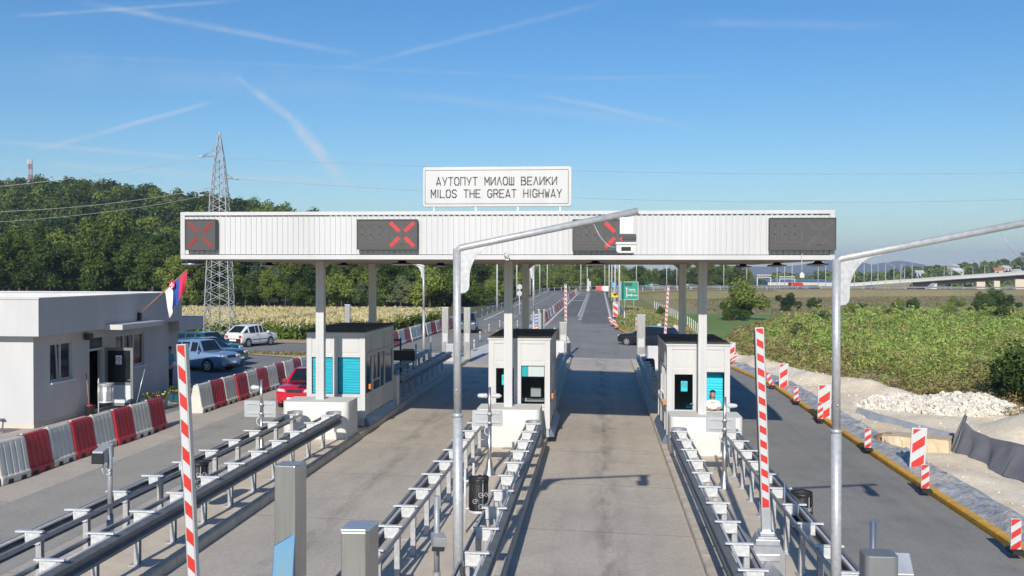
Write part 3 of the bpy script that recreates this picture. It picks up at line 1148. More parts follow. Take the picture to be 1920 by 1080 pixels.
# highway name board standing on the canopy
GLY = {
    'А': [[(0, 0), (.5, 1), (1, 0)], [(.12, .2), (.88, .2)]], 'У': [[(0, 1), (.5, .38)], [(1, 1), (.42, 0)]], 'Т': [[(0, 1), (1, 1)], [(.5, 1), (.5, 0)]],
    'О': [[(.25, 0), (.75, 0), (1, .22), (1, .78), (.75, 1), (.25, 1), (0, .78), (0, .22), (.25, 0)]], 'П': [[(0, 0), (0, 1), (1, 1), (1, 0)]],
    'М': [[(0, 0), (0, 1), (.5, .35), (1, 1), (1, 0)]], 'И': [[(0, 1), (0, 0), (1, 1), (1, 0)]], 'Л': [[(0, 0), (.5, 1), (1, 0)]],
    'Ш': [[(0, 1), (0, 0), (1, 0), (1, 1)], [(.5, 0), (.5, 1)]], 'В': [[(0, 0), (0, 1), (.65, 1), (.85, .85), (.85, .66), (.65, .54), (0, .54)], [(.65, .54), (1, .4), (1, .15), (.75, 0), (0, 0)]],
    'Е': [[(1, 1), (0, 1), (0, 0), (1, 0)], [(0, .5), (.8, .5)]], 'К': [[(0, 0), (0, 1)], [(1, 1), (0, .45)], [(.35, .62), (1, 0)]],
    'I': [[(.5, 0), (.5, 1)]], 'L': [[(0, 1), (0, 0), (1, 0)]], 'S': [[(1, .82), (.75, 1), (.25, 1), (0, .8), (.1, .6), (.85, .42), (1, .22), (.75, 0), (.25, 0), (0, .18)]],
    'H': [[(0, 0), (0, 1)], [(1, 0), (1, 1)], [(0, .5), (1, .5)]], 'G': [[(1, .8), (.75, 1), (.25, 1), (0, .78), (0, .22), (.25, 0), (.75, 0), (1, .22), (1, .45), (.6, .45)]],
    'R': [[(0, 0), (0, 1), (.7, 1), (1, .85), (1, .62), (.7, .48), (0, .48)], [(.6, .48), (1, 0)]], 'W': [[(0, 1), (.25, 0), (.5, .65), (.75, 0), (1, 1)]],
    'Y': [[(0, 1), (.5, .45), (1, 1)], [(.5, .45), (.5, 0)]], 'B': None, 'E': None, 'O': None, 'T': None, 'M': None, 'A': None,
    'N': [[(0, 0), (0, 1), (1, 0), (1, 1)]], 'Č': None, 'C': [[(1, .8), (.75, 1), (.25, 1), (0, .78), (0, .22), (.25, 0), (.75, 0), (1, .2)]], 'D': [[(0, 0), (0, 1), (.6, 1), (1, .75), (1, .25), (.6, 0), (0, 0)]],
    'P': [[(0, 0), (0, 1), (.7, 1), (1, .85), (1, .6), (.7, .46), (0, .46)]], '3': [[(0, .85), (.3, 1), (.75, 1), (1, .8), (.8, .56), (.4, .52)], [(.8, .56), (1, .25), (.75, 0), (.3, 0), (0, .15)]],
}
for a_, b_ in (('B', 'В'), ('E', 'Е'), ('O', 'О'), ('T', 'Т'), ('M', 'М'), ('A', 'А')):
    GLY[a_] = GLY[b_]


def stroke_text(mb, text, x0, x1, z, h, y, sw, wr=.58, depth=.012):
    """letters as drawn strokes, spread evenly between x0 and x1"""
    wid = {'I': .3, ' ': .95}
    units = sum(wid.get(ch, wr / .58) for ch in text)
    gap = .42
    total = units + gap * (len(text) - 1)
    u = (x1 - x0) / total
    x = x0
    for ch in text:
        w = wid.get(ch, wr / .58) * u
        if ch != ' ':
            for pl in GLY[ch]:
                for (p, q_) in zip(pl, pl[1:]):
                    a = Vector((x + p[0] * w, 0, z + p[1] * h))
                    c = Vector((x + q_[0] * w, 0, z + q_[1] * h))
                    d = (c - a).normalized()
                    n_ = Vector((-d.z, 0, d.x)) * sw / 2
                    a2, c2 = a - d * sw * .35, c + d * sw * .35
                    P = [a2 - n_, c2 - n_, c2 + n_, a2 + n_]
                    mb.face([(v.x, y - depth, v.z) for v in P])
        x += w + gap * u
    return mb


def rrect(x0, x1, z0, z1, r, n=5):
    out = []
    for cx, cz, a0 in ((x1 - r, z0 + r, -90), (x1 - r, z1 - r, 0), (x0 + r, z1 - r, 90), (x0 + r, z0 + r, 180)):
        for k in range(n + 1):
            t = R(a0 + 90 * k / n)
            out.append((cx + r * math.cos(t), cz + r * math.sin(t)))
    return out


sgY = 27.5
a, c = at(793, 388, sgY), at(1072, 311.5, sgY)
sg = thing('highway_name_board', 'white board with АУТОПУТ МИЛОШ ВЕЛИКИ, MILOS THE GREAT HIGHWAY above the canopy', 'sign', (a.x, sgY, CZ1))
W, z0, z1 = c.x - a.x, a.z - CZ1, c.z - CZ1
q = MB()
q.prism(rrect(0, W, z0, z1, .07), 0, .09)
q.build('panel', 'white', sg, bevel=.01)
q = MB()
o_, i_ = rrect(.055, W - .085, z0 + .075, z1 - .085, .03), rrect(.070, W - .100, z0 + .09, z1 - .10, .025)
for k in range(len(o_)):
    j = (k + 1) % len(o_)
    q.face([(o_[k][0], -.004, o_[k][1]), (o_[j][0], -.004, o_[j][1]), (i_[j][0], -.004, i_[j][1]), (i_[k][0], -.004, i_[k][1])])
q.build('border_line', 'letter', sg)
hh = z1 - z0
q = MB()
stroke_text(q, 'АУТОПУТ МИЛОШ ВЕЛИКИ', W * .092, W * .900, z0 + hh * .545, hh * .19, 0, .030)
stroke_text(q, 'MILOS THE GREAT HIGHWAY', W * .057, W * .932, z0 + hh * .235, hh * .19, 0, .030)
q.build('lettering', 'letter', sg)
for k in range(4):
    MB().box(W * .075 + W * .283 * k - .025, W * .075 + W * .283 * k + .025, .02, .07, -.02, z0 + .02).build('leg', 'galv_light', sg)

M['blue_grey'] = mat('blue_grey_bumper', (.13, .17, .26), .45, .2, var=.1)
# ------------------------------------------------------------------ booths
def booth(k, y0, label, left, right, top='felt'):
    X_ = {1: -8.52, 2: -2.47, 3: 3.1}[k]
    t = thing('toll_booth', label, 'toll booth', (X_, y0, izy(k, y0 + 2) + .02), group='toll booths under the canopy')
    w, d, H = .97, 4.55, 3.05
    q = MB()
    q.box(-w + .03, w - .03, .03, d - .03, 0, .26)
    q.build('plinth', 'grey_sign', t)
    # white frame: corner posts, sill and head rails
    q = MB()
    for sx in (-1, 1):
        for yy in (0, d - .16):
            q.box(sx * w - (.17 if sx > 0 else 0), sx * w + (.17 if sx < 0 else 0), yy, yy + .16, .26, H)
    q.box(-.10, .06, 0, .09, .26, H - .12)          # front mullion
    q.box(-w + .17, -.10, .004, .08, .94, 1.04)
    q.box(.06, w - .17, .004, .08, .94, 1.04)
    q.box(-w + .17, -.10, .004, .08, 2.24, 2.34)
    q.box(.06, w - .17, .004, .08, 2.24, 2.34)
    q.box(-w + .17, w - .17, .003, .08, H - .12, H)
    for sx in (-1, 1):
        for (ya, yb, za, zb) in ((.16, d - .16, 2.24, 2.34), (.16, d - .16, .94, 1.04), (.16, d - .16, H - .12, H), (1.0, 1.1, .26, H - .12), (2.25, 2.33, 1.04, 2.24), (3.0, 3.1, .26, H - .12)):
            if zb - za > .5:
                for z2, z3 in ((.26, .94), (1.04, 2.24), (2.34, H - .12)) if za < .5 else ((za, zb),):
                    q.box(sx * w - (.08 if sx > 0 else .0), sx * w + (.08 if sx < 0 else 0), ya, yb, z2, z3)
            else:
                q.box(sx * w - (.085 if sx > 0 else -.004), sx * w + (.085 if sx < 0 else -.004), ya, yb, za, zb)
    q.build('frame', 'white', t, bevel=.008)
    # infill panels
    for (xa, xb) in ((-w + .17, -.10), (.06, w - .17)):
        MB().box(xa, xb, .03, .06, .26, .94).build('panel', 'white', t)
        MB().box(xa, xb, .03, .06, 2.34, H - .12).box(xa + .06, xb - .06, .018, .031, 2.40, H - .18).build('panel', 'white', t)
    MB().box(-w + .17, w - .17, d - .06, d - .02, .26, H - .12).build('panel', 'white', t)
    for sx in (-1, 1):
        X0 = sx * (w - .045)
        for (ya, yb) in ((.16, 1.0), (1.1, 3.0), (3.1, d - .16)):
            MB().box(X0 - .015, X0 + .015, ya, yb, .26, .94).build('panel', 'white', t)
            MB().box(X0 - .015, X0 + .015, ya, yb, 2.34, H - .12).box(X0 - .015 + sx * .012, X0 + .015 + sx * .012, ya + .07, yb - .07, 2.42, H - .2).build('panel', 'white', t)
    # roof: dark slab in a raised rim
    q = MB()
    q.box(-w - .03, w + .03, -.03, d + .03, H, H + .055)
    q.build('roof_edge', 'white' if k != 1 else 'dark_grey', t, bevel=.01)
    q = MB()
    q.box(-w, w, 0, d, H + .055, H + .10)
    q.box(-w - .01, w + .01, d * .5 - .015, d * .5 + .015, H + .10, H + .115)
    q.build('roof', 'roof_felt', t, bevel=.01)
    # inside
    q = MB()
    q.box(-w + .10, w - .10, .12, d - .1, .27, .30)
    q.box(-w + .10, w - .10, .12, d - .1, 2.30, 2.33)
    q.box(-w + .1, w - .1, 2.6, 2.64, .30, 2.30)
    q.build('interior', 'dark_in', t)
    q = MB()
    q.box(-.30, w - .15, .75, 1.35, 1.02, 1.06)
    q.box(-.02, .18, .8, .95, 1.06, 1.12)
    q.box(.30, .62, 1.0, 1.05, 1.15, 1.45)
    q.build('desk', 'grey_sign', t)
    # front windows
    for side, (xa, xb) in (('L', (-w + .17, -.10)), ('R', (.06, w - .17))):
        kind = left if side == 'L' else right
        if kind in ('blind', 'open_blind'):
            yb_ = .075 if kind == 'blind' else .42
            q = MB()
            n_ = 40
            rows = [[(xa + .0, yb_ + .006 * math.sin(i * 2.2) + (.004 if i % 2 else 0), 1.04 + 1.2 * i / n_), (xb, yb_ + .006 * math.sin(i * 2.2 + 1.1) + (.004 if i % 2 else 0), 1.04 + 1.2 * i / n_)] for i in range(n_ + 1)]
            q.grid(rows, smooth=False)
            q.build('blind', 'cyan_blind', t)
        q = MB()
        for (x0, x1, z0_, z1_) in ((xa, xa + .016, 1.04, 2.24), (xb - .016, xb, 1.04, 2.24), (xa + .016, xb - .016, 1.04, 1.056), (xa + .016, xb - .016, 2.224, 2.24)):
            q.box(x0, x1, .03, .044, z0_, z1_)
        q.build('gasket', 'rubber', t)
        if kind != 'open_blind':
            wn_ = MB().box(xa, xb, .045, .052, 1.04, 2.24).build('window_pane', 'teal_glass' if kind == 'door' else 'clear_glass', t)
        if kind == 'door':
            q = MB()
            for (x0, x1, z0_, z1_) in ((xa, xa + .07, .30, 2.24), (xb - .07, xb, .30, 2.24), (xa + .07, xb - .07, 2.16, 2.24), (xa + .07, xb - .07, .95, 1.06)):
                q.box(x0, x1, -.012, .02, z0_, z1_)
            dr = q.build('door_frame', 'white', t, bevel=.005)
            MB().tube([(xb - .05, -.012, 1.25), (xb - .05, -.06, 1.25), (xb - .16, -.06, 1.25)], .012).build('handle', 'alu', dr)
            # no-smoking notice inside the glass
            cxx, czz = (xa + xb) / 2 + (.02 if k == 3 else .0), 1.80
            q = MB().box(cxx - .10, cxx + .10, .028, .036, czz - .17, czz + .15)
            pp = q.build('notice', 'cyan_paper', t)
            q = MB()
            ring = 20
            for i in range(ring):
                t0, t1 = 2 * math.pi * i / ring, 2 * math.pi * (i + 1) / ring
                q.face([(cxx + r_ * math.cos(tt), .024, czz + .03 + r_ * math.sin(tt)) for r_, tt in ((.062, t0), (.078, t0), (.078, t1), (.062, t1))])
            q.face([(cxx - .055, .024, czz + .075), (cxx - .045, .024, czz + .085), (cxx + .055, .024, czz - .015), (cxx + .045, .024, czz - .025)])
            q.build('prohibition_ring', 'letter', pp)
        if kind == 'paper':
            MB().box(xa + .22, xb, .058, .064, 1.90, 2.24).build('paper', 'paper', t)
            MB().box(xa + .02, xa + .21, .058, .064, 1.90, 2.24).build('tinted_paper', 'cyan_paper', t)
            MB().box(xa + .03, xb, .40, .43, 1.84, 1.88).build('shelf', 'cyan_paper', t)
    # side windows: four dark panes, one a sliding hatch
    for sx in (-1, 1):
        X0 = sx * (w - .04)
        for (ya, yb) in ((.16, 1.0), (1.1, 2.25), (2.33, 3.0), (3.1, d - .16)):
            MB().box(X0 - .008, X0 + .008, ya, yb, 1.04, 2.24).build('side_window', 'dark_glass', t)
        q = MB()
        X1 = sx * (w + .006)
        for (ya, yb, za, zb) in ((1.1, 1.14, 1.04, 2.24), (2.2, 2.25, 1.04, 2.24), (1.14, 2.2, 1.34, 1.40), (1.62, 1.68, 1.40, 2.24)):
            q.box(X1 - .012, X1 + .012, ya, yb, za, zb)
        q.build('hatch_frame', 'alu', t)
    # orange beacon by the hatch and a blue-grey rubbing rail along the foot
    q = MB().box(w + .0, w + .09, .42, .56, 1.16, 1.33) if k != 3 else MB().box(-w - .09, -w, .42, .56, 1.16, 1.33)
    q.build('beacon', 'orange', t, bevel=.02)
    for sx in (-1, 1):
        MB().prism([(sx * w, .30), (sx * (w + .13), .05), (sx * (w + .13), 0), (sx * (w - .03), 0)], .1, d - .05).build('rubbing_rail', 'blue_grey', t)
    return t


booth(1, 31.85, 'booth with two bright blue blinds in its front windows, nearest the office', 'blind', 'blind')
booth(2, 31.2, 'middle booth with dark glass and white paper in its front window', 'door', 'paper')
booth(3, 31.3, 'booth with an attendant leaning at its open window, beside the truck lane', 'door', 'open_blind')

# white concrete crash blocks round the column feet
blk_lab = {1: 'white concrete block in front of the booth with two blue blinds', 2: 'white concrete block in front of the middle booth', 3: 'white concrete block below the attendant at the open window'}
for k in ISL:
    xa, xb = {1: (-9.55, -7.52), 2: (-3.62, -1.72), 3: (2.12, 4.22)}[k]
    t = MB()
    r_ = .22
    pl = []
    for cx_, cy_, a0 in ((xb - r_, 29.45 + r_, -90), (xb - .05, 30.75 - .05, 0), (xa + .05, 30.75 - .05, 90), (xa + r_, 29.45 + r_, 180)):
        rr = r_ if cy_ < 30 else .05
        for kk in range(7):
            th = R(a0 + 15 * kk)
            pl.append((cx_ + rr * math.cos(th), cy_ + rr * math.sin(th)))
    t.prism(pl, izy(k, 30) - .05, izy(k, 30) + 1.13, axis='z', smooth=True)
    o = t.build('crash_block', 'concrete_lt', bevel=.015)
    tag(o, blk_lab[k], 'concrete block', 'white blocks in front of the booths')

# ------------------------------------------------------------------ crash rails on the islands
def wbeam(h=.31, d=.083, t=.006):
    """cross-section of a W-beam, bulging towards -x, centred on z = 0"""
    f = [(0, h / 2), (-.02, h / 2 - .01), (-d, h * .36), (-d, h * .20), (-.012, h * .06), (-.012, -h * .06), (-d, -h * .20), (-d, -h * .36), (-.02, -h / 2 + .01), (0, -h / 2)]
    return f + [(x + .012, z * .97) for x, z in reversed(f)]


def crash_rail(k, side, y0, y1, label, step=1.45, wing=True, base_y=None, dark=False):
    """double rail: a W-beam to the traffic, a light channel behind it, spacers across, posts under"""
    x0, x1 = ISL[k]
    s = 1 if side == 'L' else -1        # inward direction
    xo = x0 + (.33 if k == 1 else .15) if side == 'L' else x1 - (.06 if k == 2 else .15)
    zb = zg((x0 + x1) / 2, (y0 + y1) / 2) + .165
    sl = (zg((x0 + x1) / 2, y1) - zg((x0 + x1) / 2, y0)) / (y1 - y0)
    t = thing('crash_rail', label, 'crash barrier', (xo, y0, zg((x0 + x1) / 2, y0) + .165), group='galvanised crash rails on the islands')
    L = y1 - y0
    shear = lambda p: Vector((p.x, p.y, p.z + sl * p.y))
    q = MB()
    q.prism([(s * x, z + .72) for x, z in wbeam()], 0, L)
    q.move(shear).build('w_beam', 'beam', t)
    q = MB()
    q.prism([(s * .35, .80), (s * .385, .80), (s * .385, .875), (s * .35, .875), (s * .35, .868), (s * .378, .868), (s * .378, .807), (s * .35, .807)], 0, L)
    q.move(shear).build('back_channel', 'galv', t)
    q = MB()
    q.tube([(s * .06, 0, .86), (s * .06, L, .86)], .026, n=8)
    q.move(shear).build('top_tube', 'galv_light', t)
    n_ = int(L / step)
    sp = po = None
    for i in range(n_ + 1):
        y = .25 + i * step
        if y > L - .05:
            break
        if sp is None:
            q = MB()
            q.box(min(s * -.05, s * .40), max(s * -.05, s * .40), -.036, .036, .925, .95)
            q.box(min(s * .09, s * .335), max(s * .09, s * .335), .0, .012, .745, .925)
            q.box(min(s * .09, s * .335), max(s * .09, s * .335), -.03, .0, .735, .744)
            for bx_ in (.12, .30):
                for bz in (.78, .88):
                    q.cyl((s * bx_, -.014, bz), (s * bx_, 0, bz), .014, n=6)
            sp = q.build('spacer', 'galv_light', t)
            q = MB()
            q.box(min(s * .255, s * .345), max(s * .255, s * .345), .02, .028, 0, .90)
            q.box(min(s * .255, s * .345), max(s * .255, s * .345), .112, .12, 0, .90)
            q.box(min(s * .295, s * .305), max(s * .295, s * .305), .028, .112, 0, .90)
            q.box(min(s * .19, s * .41), max(s * .19, s * .41), -.05, .19, 0, .015)
            po = q.build('post', 'galv_post', t)
            sp.location = po.location = (0, y, sl * y)
        else:
            for src in (sp, po):
                d = src.copy()
                COL.objects.link(d)
                d.location = (0, y, sl * y)
    if wing:
        q = MB()        # curved end plate folded back between the two rails
        rows = []
        for j, z in enumerate((.57, .72, .93)):
            row = []
            for i in range(13):
                th = math.pi * i / 12
                row.append((s * (.17 - .22 * math.cos(th)), L + .34 * math.sin(th) * (1 if j else .9), z + sl * L))
            rows.append(row)
        q.grid(rows)
        q.build('end_wing', 'galv', t, solid=.012)
    return t


crash_rail(1, 'L', 6, 28.7, 'front crash rail on the office-side edge of the first island, backs of its spacers showing')
crash_rail(1, 'R', 6, 28.7, 'front crash rail with its dark W-beam facing the first toll lane')
crash_rail(2, 'L', 6, 28.5, 'front crash rail between the stainless kiosks and the middle booth, first-lane side')
crash_rail(2, 'R', 6, 28.5, 'front crash rail beside the scrollwork litter bin, along the middle lane')
crash_rail(3, 'L', 6, 28.5, 'front crash rail of the truck-lane island, along the middle lane')
crash_rail(3, 'R', 6, 28.5, 'front crash rail running past the bagged litter bin along the truck lane')
crash_rail(1, 'L', 38, 52, 'shaded rail behind the blue-blind booth, on the office side', wing=False)
crash_rail(1, 'R', 38, 51, 'shaded W-beam behind the blue-blind booth, facing the first lane', wing=False)
crash_rail(2, 'R', 37, 53, 'shaded ladder-like rail behind the middle booth, along the middle lane', wing=False)
crash_rail(3, 'L', 37, 54, 'shaded rail behind the attendant\'s booth, along the middle lane', wing=False)
# loose W-beam lying askew inside the truck-lane island
q = MB()
q.prism([(z * 1.15, -x) for x, z in wbeam(.36, .09)], 0, 8.2)
o = q.build('spare_beam', 'galv', loc=(2.95, 13.2, iz[3] + .55))
o.rotation_euler = (R(-1.0), R(14), R(3.6))
tag(o, 'loose steel beam lying at a slant behind the spacers of the truck-lane island', 'steel beam')

# ------------------------------------------------------------------ lamp-arm posts
def arm_post(X_, Y_, zb, ztop, reach, rise, label, device=True, gus=1):
    t = thing('gantry_post', label, 'gantry post', (X_, Y_, zb), group='galvanised posts with a side arm')
    h = ztop - zb
    q = MB()
    q.tube([(0, 0, 0), (-.015, 0, h * .55)], .076, n=16)
    q.tube([(-.015, 0, h * .55), (-.03, 0, h)], .060, n=16)
    q.cyl((-.0145, 0, h * .545), (-.0155, 0, h * .555), .082, n=16)
    q.box(-.2, .2, -.2, .2, 0, .025)
    q.cyl((-.02, -.08, h * .62), (-.02, -.10, h * .62), .014, n=8)
    q.build('post', 'galv_post', t)
    g = gus
    q = MB()
    q.tube([(-.05 * g, 0, h - .06), (.03 * g, 0, h + .01), (reach * g, 0, h + rise)], .052, n=14)
    q.build('arm', 'galv_post', t)
    # curved gusset plate under the elbow
    k_ = rise / reach
    pts = [(.03 * g, h - .02), (.60 * g, h + k_ * .57)]
    for i in range(13):
        a = R(90 * i / 12)
        pts.append((g * (.60 - .44 * math.sin(a)), h + k_ * .57 - .055 - (.44 + k_ * .4) * (1 - math.cos(a))))
    pts += [(g * .16, h - .56), (g * .145, h - .62), (g * .10, h - .66), (g * .03, h - .67)]
    q = MB()
    q.prism(pts, -.012, .012)
    q.build('gusset', 'galv_post', t)
    return t, h


t, h = arm_post(at(857, 1070, 14.8).x + .02, 14.8, izy(2, 14.8), at(865, 466, 14.8).z, 2.66, .55, 'galvanised post of the island with the scrollwork bin, its arm reaching across a red-cross display', gus=1)
def scanner(t, x, h, label, cable=True):
    """camera head hung from a lamp arm: bracket, open cradle, hooded body"""
    p = t.location
    d = thing('lane_camera', label, 'camera', (p.x + x, p.y, p.z + h), group='cameras hung from the arms')
    q = MB()
    q.box(-.07, .14, -.03, .03, -.27, -.02)
    q.build('bracket', 'galv_light', d, bevel=.01)
    q = MB()
    q.box(-.03, .17, -.07, .07, -.38, -.27)
    for k in range(5):
        q.cyl((-.02 + .045 * k, -.085, -.33), (-.02 + .045 * k, -.071, -.33), .018, n=8)
    q.build('cradle', 'dark_grey', d)
    q = MB()
    q.box(-.13, .17, -.22, .16, -.43, -.39)
    q.build('hood', 'white', d, bevel=.008)
    q = MB()
    q.prism([(-.12, -.43), (.16, -.43), (.16, -.52), (.13, -.55), (-.09, -.55), (-.12, -.52)], -.20, .15)
    q.build('body', 'grey_col', d, bevel=.008)
    MB().box(-.05, .09, -.204, -.198, -.52, -.46).build('lens', 'dark_glass', d)
    if cable:
        MB().tube([(-.45, 0, -.12), (-.36, 0, -.30), (-.24, 0, -.44), (-.12, 0, -.47)], .007).build('cable', 'grey_sign', d)
    return d


scanner(t, 2.46, h + .48, 'white camera head hanging at the arm tip in front of the third display')
t, h = arm_post(at(1568, 1070, 14.8).x, 14.8, izy(3, 14.8), at(1575, 486, 14.8).z, 3.1, .62, 'galvanised post of the truck-lane island, its arm running out of the picture', gus=1)
scanner(t, 2.72, h + .50, 'white camera head on the arm over the truck lane, cut by the picture edge')
arm_post(at(795, 560, 53).x, 53, izy(1, 53), at(790, 497, 53).z - .05, 2.6, .5, 'pale post behind the blue-blind booth, its arm hidden by the canopy', gus=-1)
arm_post(at(1001, 560, 53.5).x, 53.5, izy(2, 53.5), at(998, 498, 53.5).z - .05, 2.6, .5, 'pale post behind the middle booth, its arm hidden by the canopy', gus=-1)

# ------------------------------------------------------------------ raised barrier arms
def raised_arm(foot, tip, w, label, base=True, nst=20, cat='barrier arm', full=True):
    """striped square boom standing nearly upright; foot and tip in world coordinates"""
    foot, tip = Vector(foot), Vector(tip)
    L = (tip - foot).length
    t = thing('raised_barrier', label, cat, foot, group='raised red and white barriers')
    d = (tip - foot).normalized()
    xa = Vector((1, 0, 0))
    xa = (xa - d * xa.dot(d)).normalized()
    ya = d.cross(xa)
    MX = Matrix((xa, ya, d)).transposed()

    def tr(p):
        return MX @ p
    q = MB()
    q.box(-w * .62, w * .62, -w * .5, w * .5, 0.0, L)
    q.move(tr).build('boom', 'alu', t, bevel=w * .06)
    q, q2 = MB(), MB()
    s0 = .45 if full is True else .0
    st = (L - s0) / nst
    sk = st * .52
    for i in range(nst):
        za, zb = s0 + i * st, s0 + (i + 1) * st
        # slanting colour bands on the face towards the traffic
        lo = [(-w * .44, za + sk), (w * .44, za)]
        hi = [(-w * .44, min(L - .01, zb + sk)), (w * .44, min(L - .01, zb))]
        if i == 0:
            lo = [(-w * .44, za), (w * .44, za)]
        P = [(lo[0][0], -w * .5 - .004, min(L - .01, lo[0][1])), (lo[1][0], -w * .5 - .004, lo[1][1]), (hi[1][0], -w * .5 - .004, hi[1][1]), (hi[0][0], -w * .5 - .004, hi[0][1])]
        (q if i % 2 == (nst - 1) % 2 else q2).face(P)
        P2 = [(x, w * .5 + .004, z) for x, y, z in reversed(P)]
        (q if i % 2 == (nst - 1) % 2 else q2).face(P2)
    q.move(tr).build('red_bands', 'red', t)
    q2.move(tr).build('white_bands', 'white', t)
    MB().box(-w * .70, -w * .63, -w * .3, w * .3, .5, L - .05).move(tr).build('edge_strip', 'black', t)
    if base:
        q = MB()
        q.prism([(-.30, -.98), (.30, -.98), (.30, -.34), (.16, -.02), (-.16, -.02), (-.30, -.34)], -.17, .19)
        q.build('drive_housing', 'galv', t, bevel=.02)
        q = MB()
        q.box(-.20, .20, -.20, -.17, -.42, -.30)
        q.box(-.20, .20, -.20, -.17, -.16, -.06)
        q.box(-.12, .12, -.14, .14, -.02, .05)
        q.build('clamp', 'alu', t, bevel=.01)
        MB().box(-.34, .34, -.2, .22, -1.05, -.97).build('foot_plate', 'grey_sign', t)
    return t


Yl = 10.4
raised_arm(at(369, 1200, Yl), at(342, 645, Yl), .086, 'tall raised red and white barrier arm close to the camera, in front of the flag', base=True, nst=22, full=False)
Yr = 17.0
raised_arm(at(1436.5, 1000, Yr), at(1423, 614, Yr), .122, 'raised barrier arm with a steel drive box at its foot, on the truck-lane island', nst=25)
a, c = gnd(1060, 642, .2), None
raised_arm(at(1061, 632, 61), at(1060.5, 533, 61), .12, 'thin raised barrier arm at the far end of the middle lane, seen against the road', nst=26, full=False)
raised_arm(at(1246, 642, 60), at(1253, 537, 60), .12, 'thin raised barrier arm leaning over the attendant\'s booth, seen against the grass', nst=26, full=False)

# ------------------------------------------------------------------ kiosks, cabinets, columns of sheet steel
Y1 = 12.3
p0, p1 = at(522, 868, Y1), at(568, 868, Y1)
zb = izy(2, Y1)
xc, wk, H = (p0.x + p1.x) / 2, (p1.x - p0.x) / 2, p0.z - zb
t = thing('ticket_kiosk', 'tall stainless ticket column with a sloping front painted with blue reflection, nearest the first lane', 'ticket machine', (xc, Y1, zb), group='stainless ticket machines')
q = MB()
q.prism([(-wk, -.16), (wk * .70, -.19), (wk, -.12), (wk, .16), (-wk, .16)], 0, H, axis='z')
q.build('cabinet', 'steel', t, bevel=.012)
zs = at(545, 1012, Y1).z - zb
q = MB()
q.prism([(-.185, zs + .14), (-.55, 0), (-.12, 0), (-.12, zs + .14)], -wk * 1.02, wk * .72, axis='x')
# slant the top edge down to the left, as in a sheared box
q.move(lambda p: Vector((p.x, p.y, p.z - (.17 if p.z > 1 else 0) * (wk * .72 - p.x) / (wk * 1.74) * 1.0)))
q.build('sloping_front', mat('steel_painted_blue_reflection', (.42, .55, .75), .12, .95, var=.05, scale=2), t, bevel=.01)  # the blue reflection is painted into the steel's base colour
Y2 = 10.1
p0, p1 = at(648, 988, Y2), at(704, 988, Y2)
zb = izy(2, Y2)
t = thing('ticket_kiosk', 'low plain stainless ticket column beside the first-lane crash rail', 'ticket machine', ((p0.x + p1.x) / 2, Y2, zb), group='stainless ticket machines')
wk = (p1.x - p0.x) / 2
q = MB()
q.prism([(-wk, -.20), (wk * .62, -.20), (wk * .84, -.15), (wk, .16), (-wk, .16)], 0, p0.z - zb, axis='z')
q.build('cabinet', 'steel', t, bevel=.012)
MB().prism([(-wk - .004, -.204), (wk * .62, -.204), (wk * .85, -.152), (wk + .004, .164), (-wk - .004, .164)], p0.z - zb, p0.z - zb + .03, axis='z').build('lid', 'alu', t, bevel=.01)
MB().box(-wk * .6, wk * .4, -.215, -.201, p0.z - zb - 1.6, p0.z - zb - 1.1).build('screen', 'dark_glass', t)
Y3 = 9.6
p0, p1 = at(1616, 1035, Y3), at(1679, 1035, Y3)
zb = izy(3, Y3)
t = thing('ticket_kiosk', 'grey rounded cabinet with a hooded camera, lowest beside the truck lane', 'ticket machine', ((p0.x + p1.x) / 2, Y3, zb), group='stainless ticket machines')
wk = (p1.x - p0.x) / 2
q = MB()
q.prism([(x, y) for x, y in rrect(-wk, wk, -.14, .14, .06)], 0, p0.z - zb, axis='z', smooth=False)
q.build('cabinet', 'cabinet_grey', t, bevel=.01)
q = MB()
q.prism([(.02, p0.z - zb - .02), (.17, p0.z - zb - .19), (.14, p0.z - zb - .25), (.02, p0.z - zb - .25)], wk - .02, wk + .16, axis='x')
q.move(lambda p: Vector((p.x, -p.y + .12, p.z)))
hd = q.build('camera_hood', 'alu', t, bevel=.008)
p0, p1 = at(1637, 976, 10.6), at(1637, 1060, 10.6)
o = MB().cyl((0, 0, 0), (0, 0, p0.z - izy(3, 10.6)), .036, n=16).build('steel_pole', 'steel', loc=(p0.x, 10.6, izy(3, 10.6)))
tag(o, 'short bright steel pole standing behind the grey rounded cabinet', 'pole')

pill = [(652, 571, 61, 0.16, 'slim steel pillar above the roof of the blue-blind booth'), (835, 576, 56.0, .19, 'slim steel pillar at the far end of the first island, left of the lamp-arm post'),
        (876, 577, 56.6, .19, 'slim steel pillar half hidden by the lamp-arm post'), (1015, 580, 57.5, .20, 'steel pillar above the middle booth roof, beside the blue and white post'),
        (1056, 604, 58, .22, 'steel pillar with a striped raised arm at its side'), (1202, 590, 57, .24, 'steel pillar in front of the dark estate car')]
for px, py, Y_, w_, lab in pill:
    p = at(px, py, Y_)
    zb = zg(p.x, Y_) + (.16 if px > 700 else 0)
    t = thing('steel_pillar', lab, 'pillar', (p.x, Y_, zb), group='slim steel pillars behind the booths')
    MB().prism([(-w_, -.12), (w_, -.12), (w_, .10), (-w_, .10)], 0, p.z - zb, axis='z').build('cabinet', 'steel', t, bevel=.015)
    MB().box(-w_ - .01, w_ + .01, -.13, .11, p.z - zb - .03, p.z - zb + .012).build('cap', 'alu', t)
    MB().box(-w_ * .7, w_ * .7, -.128, -.121, 1.0, 1.5).build('panel', 'white', t)

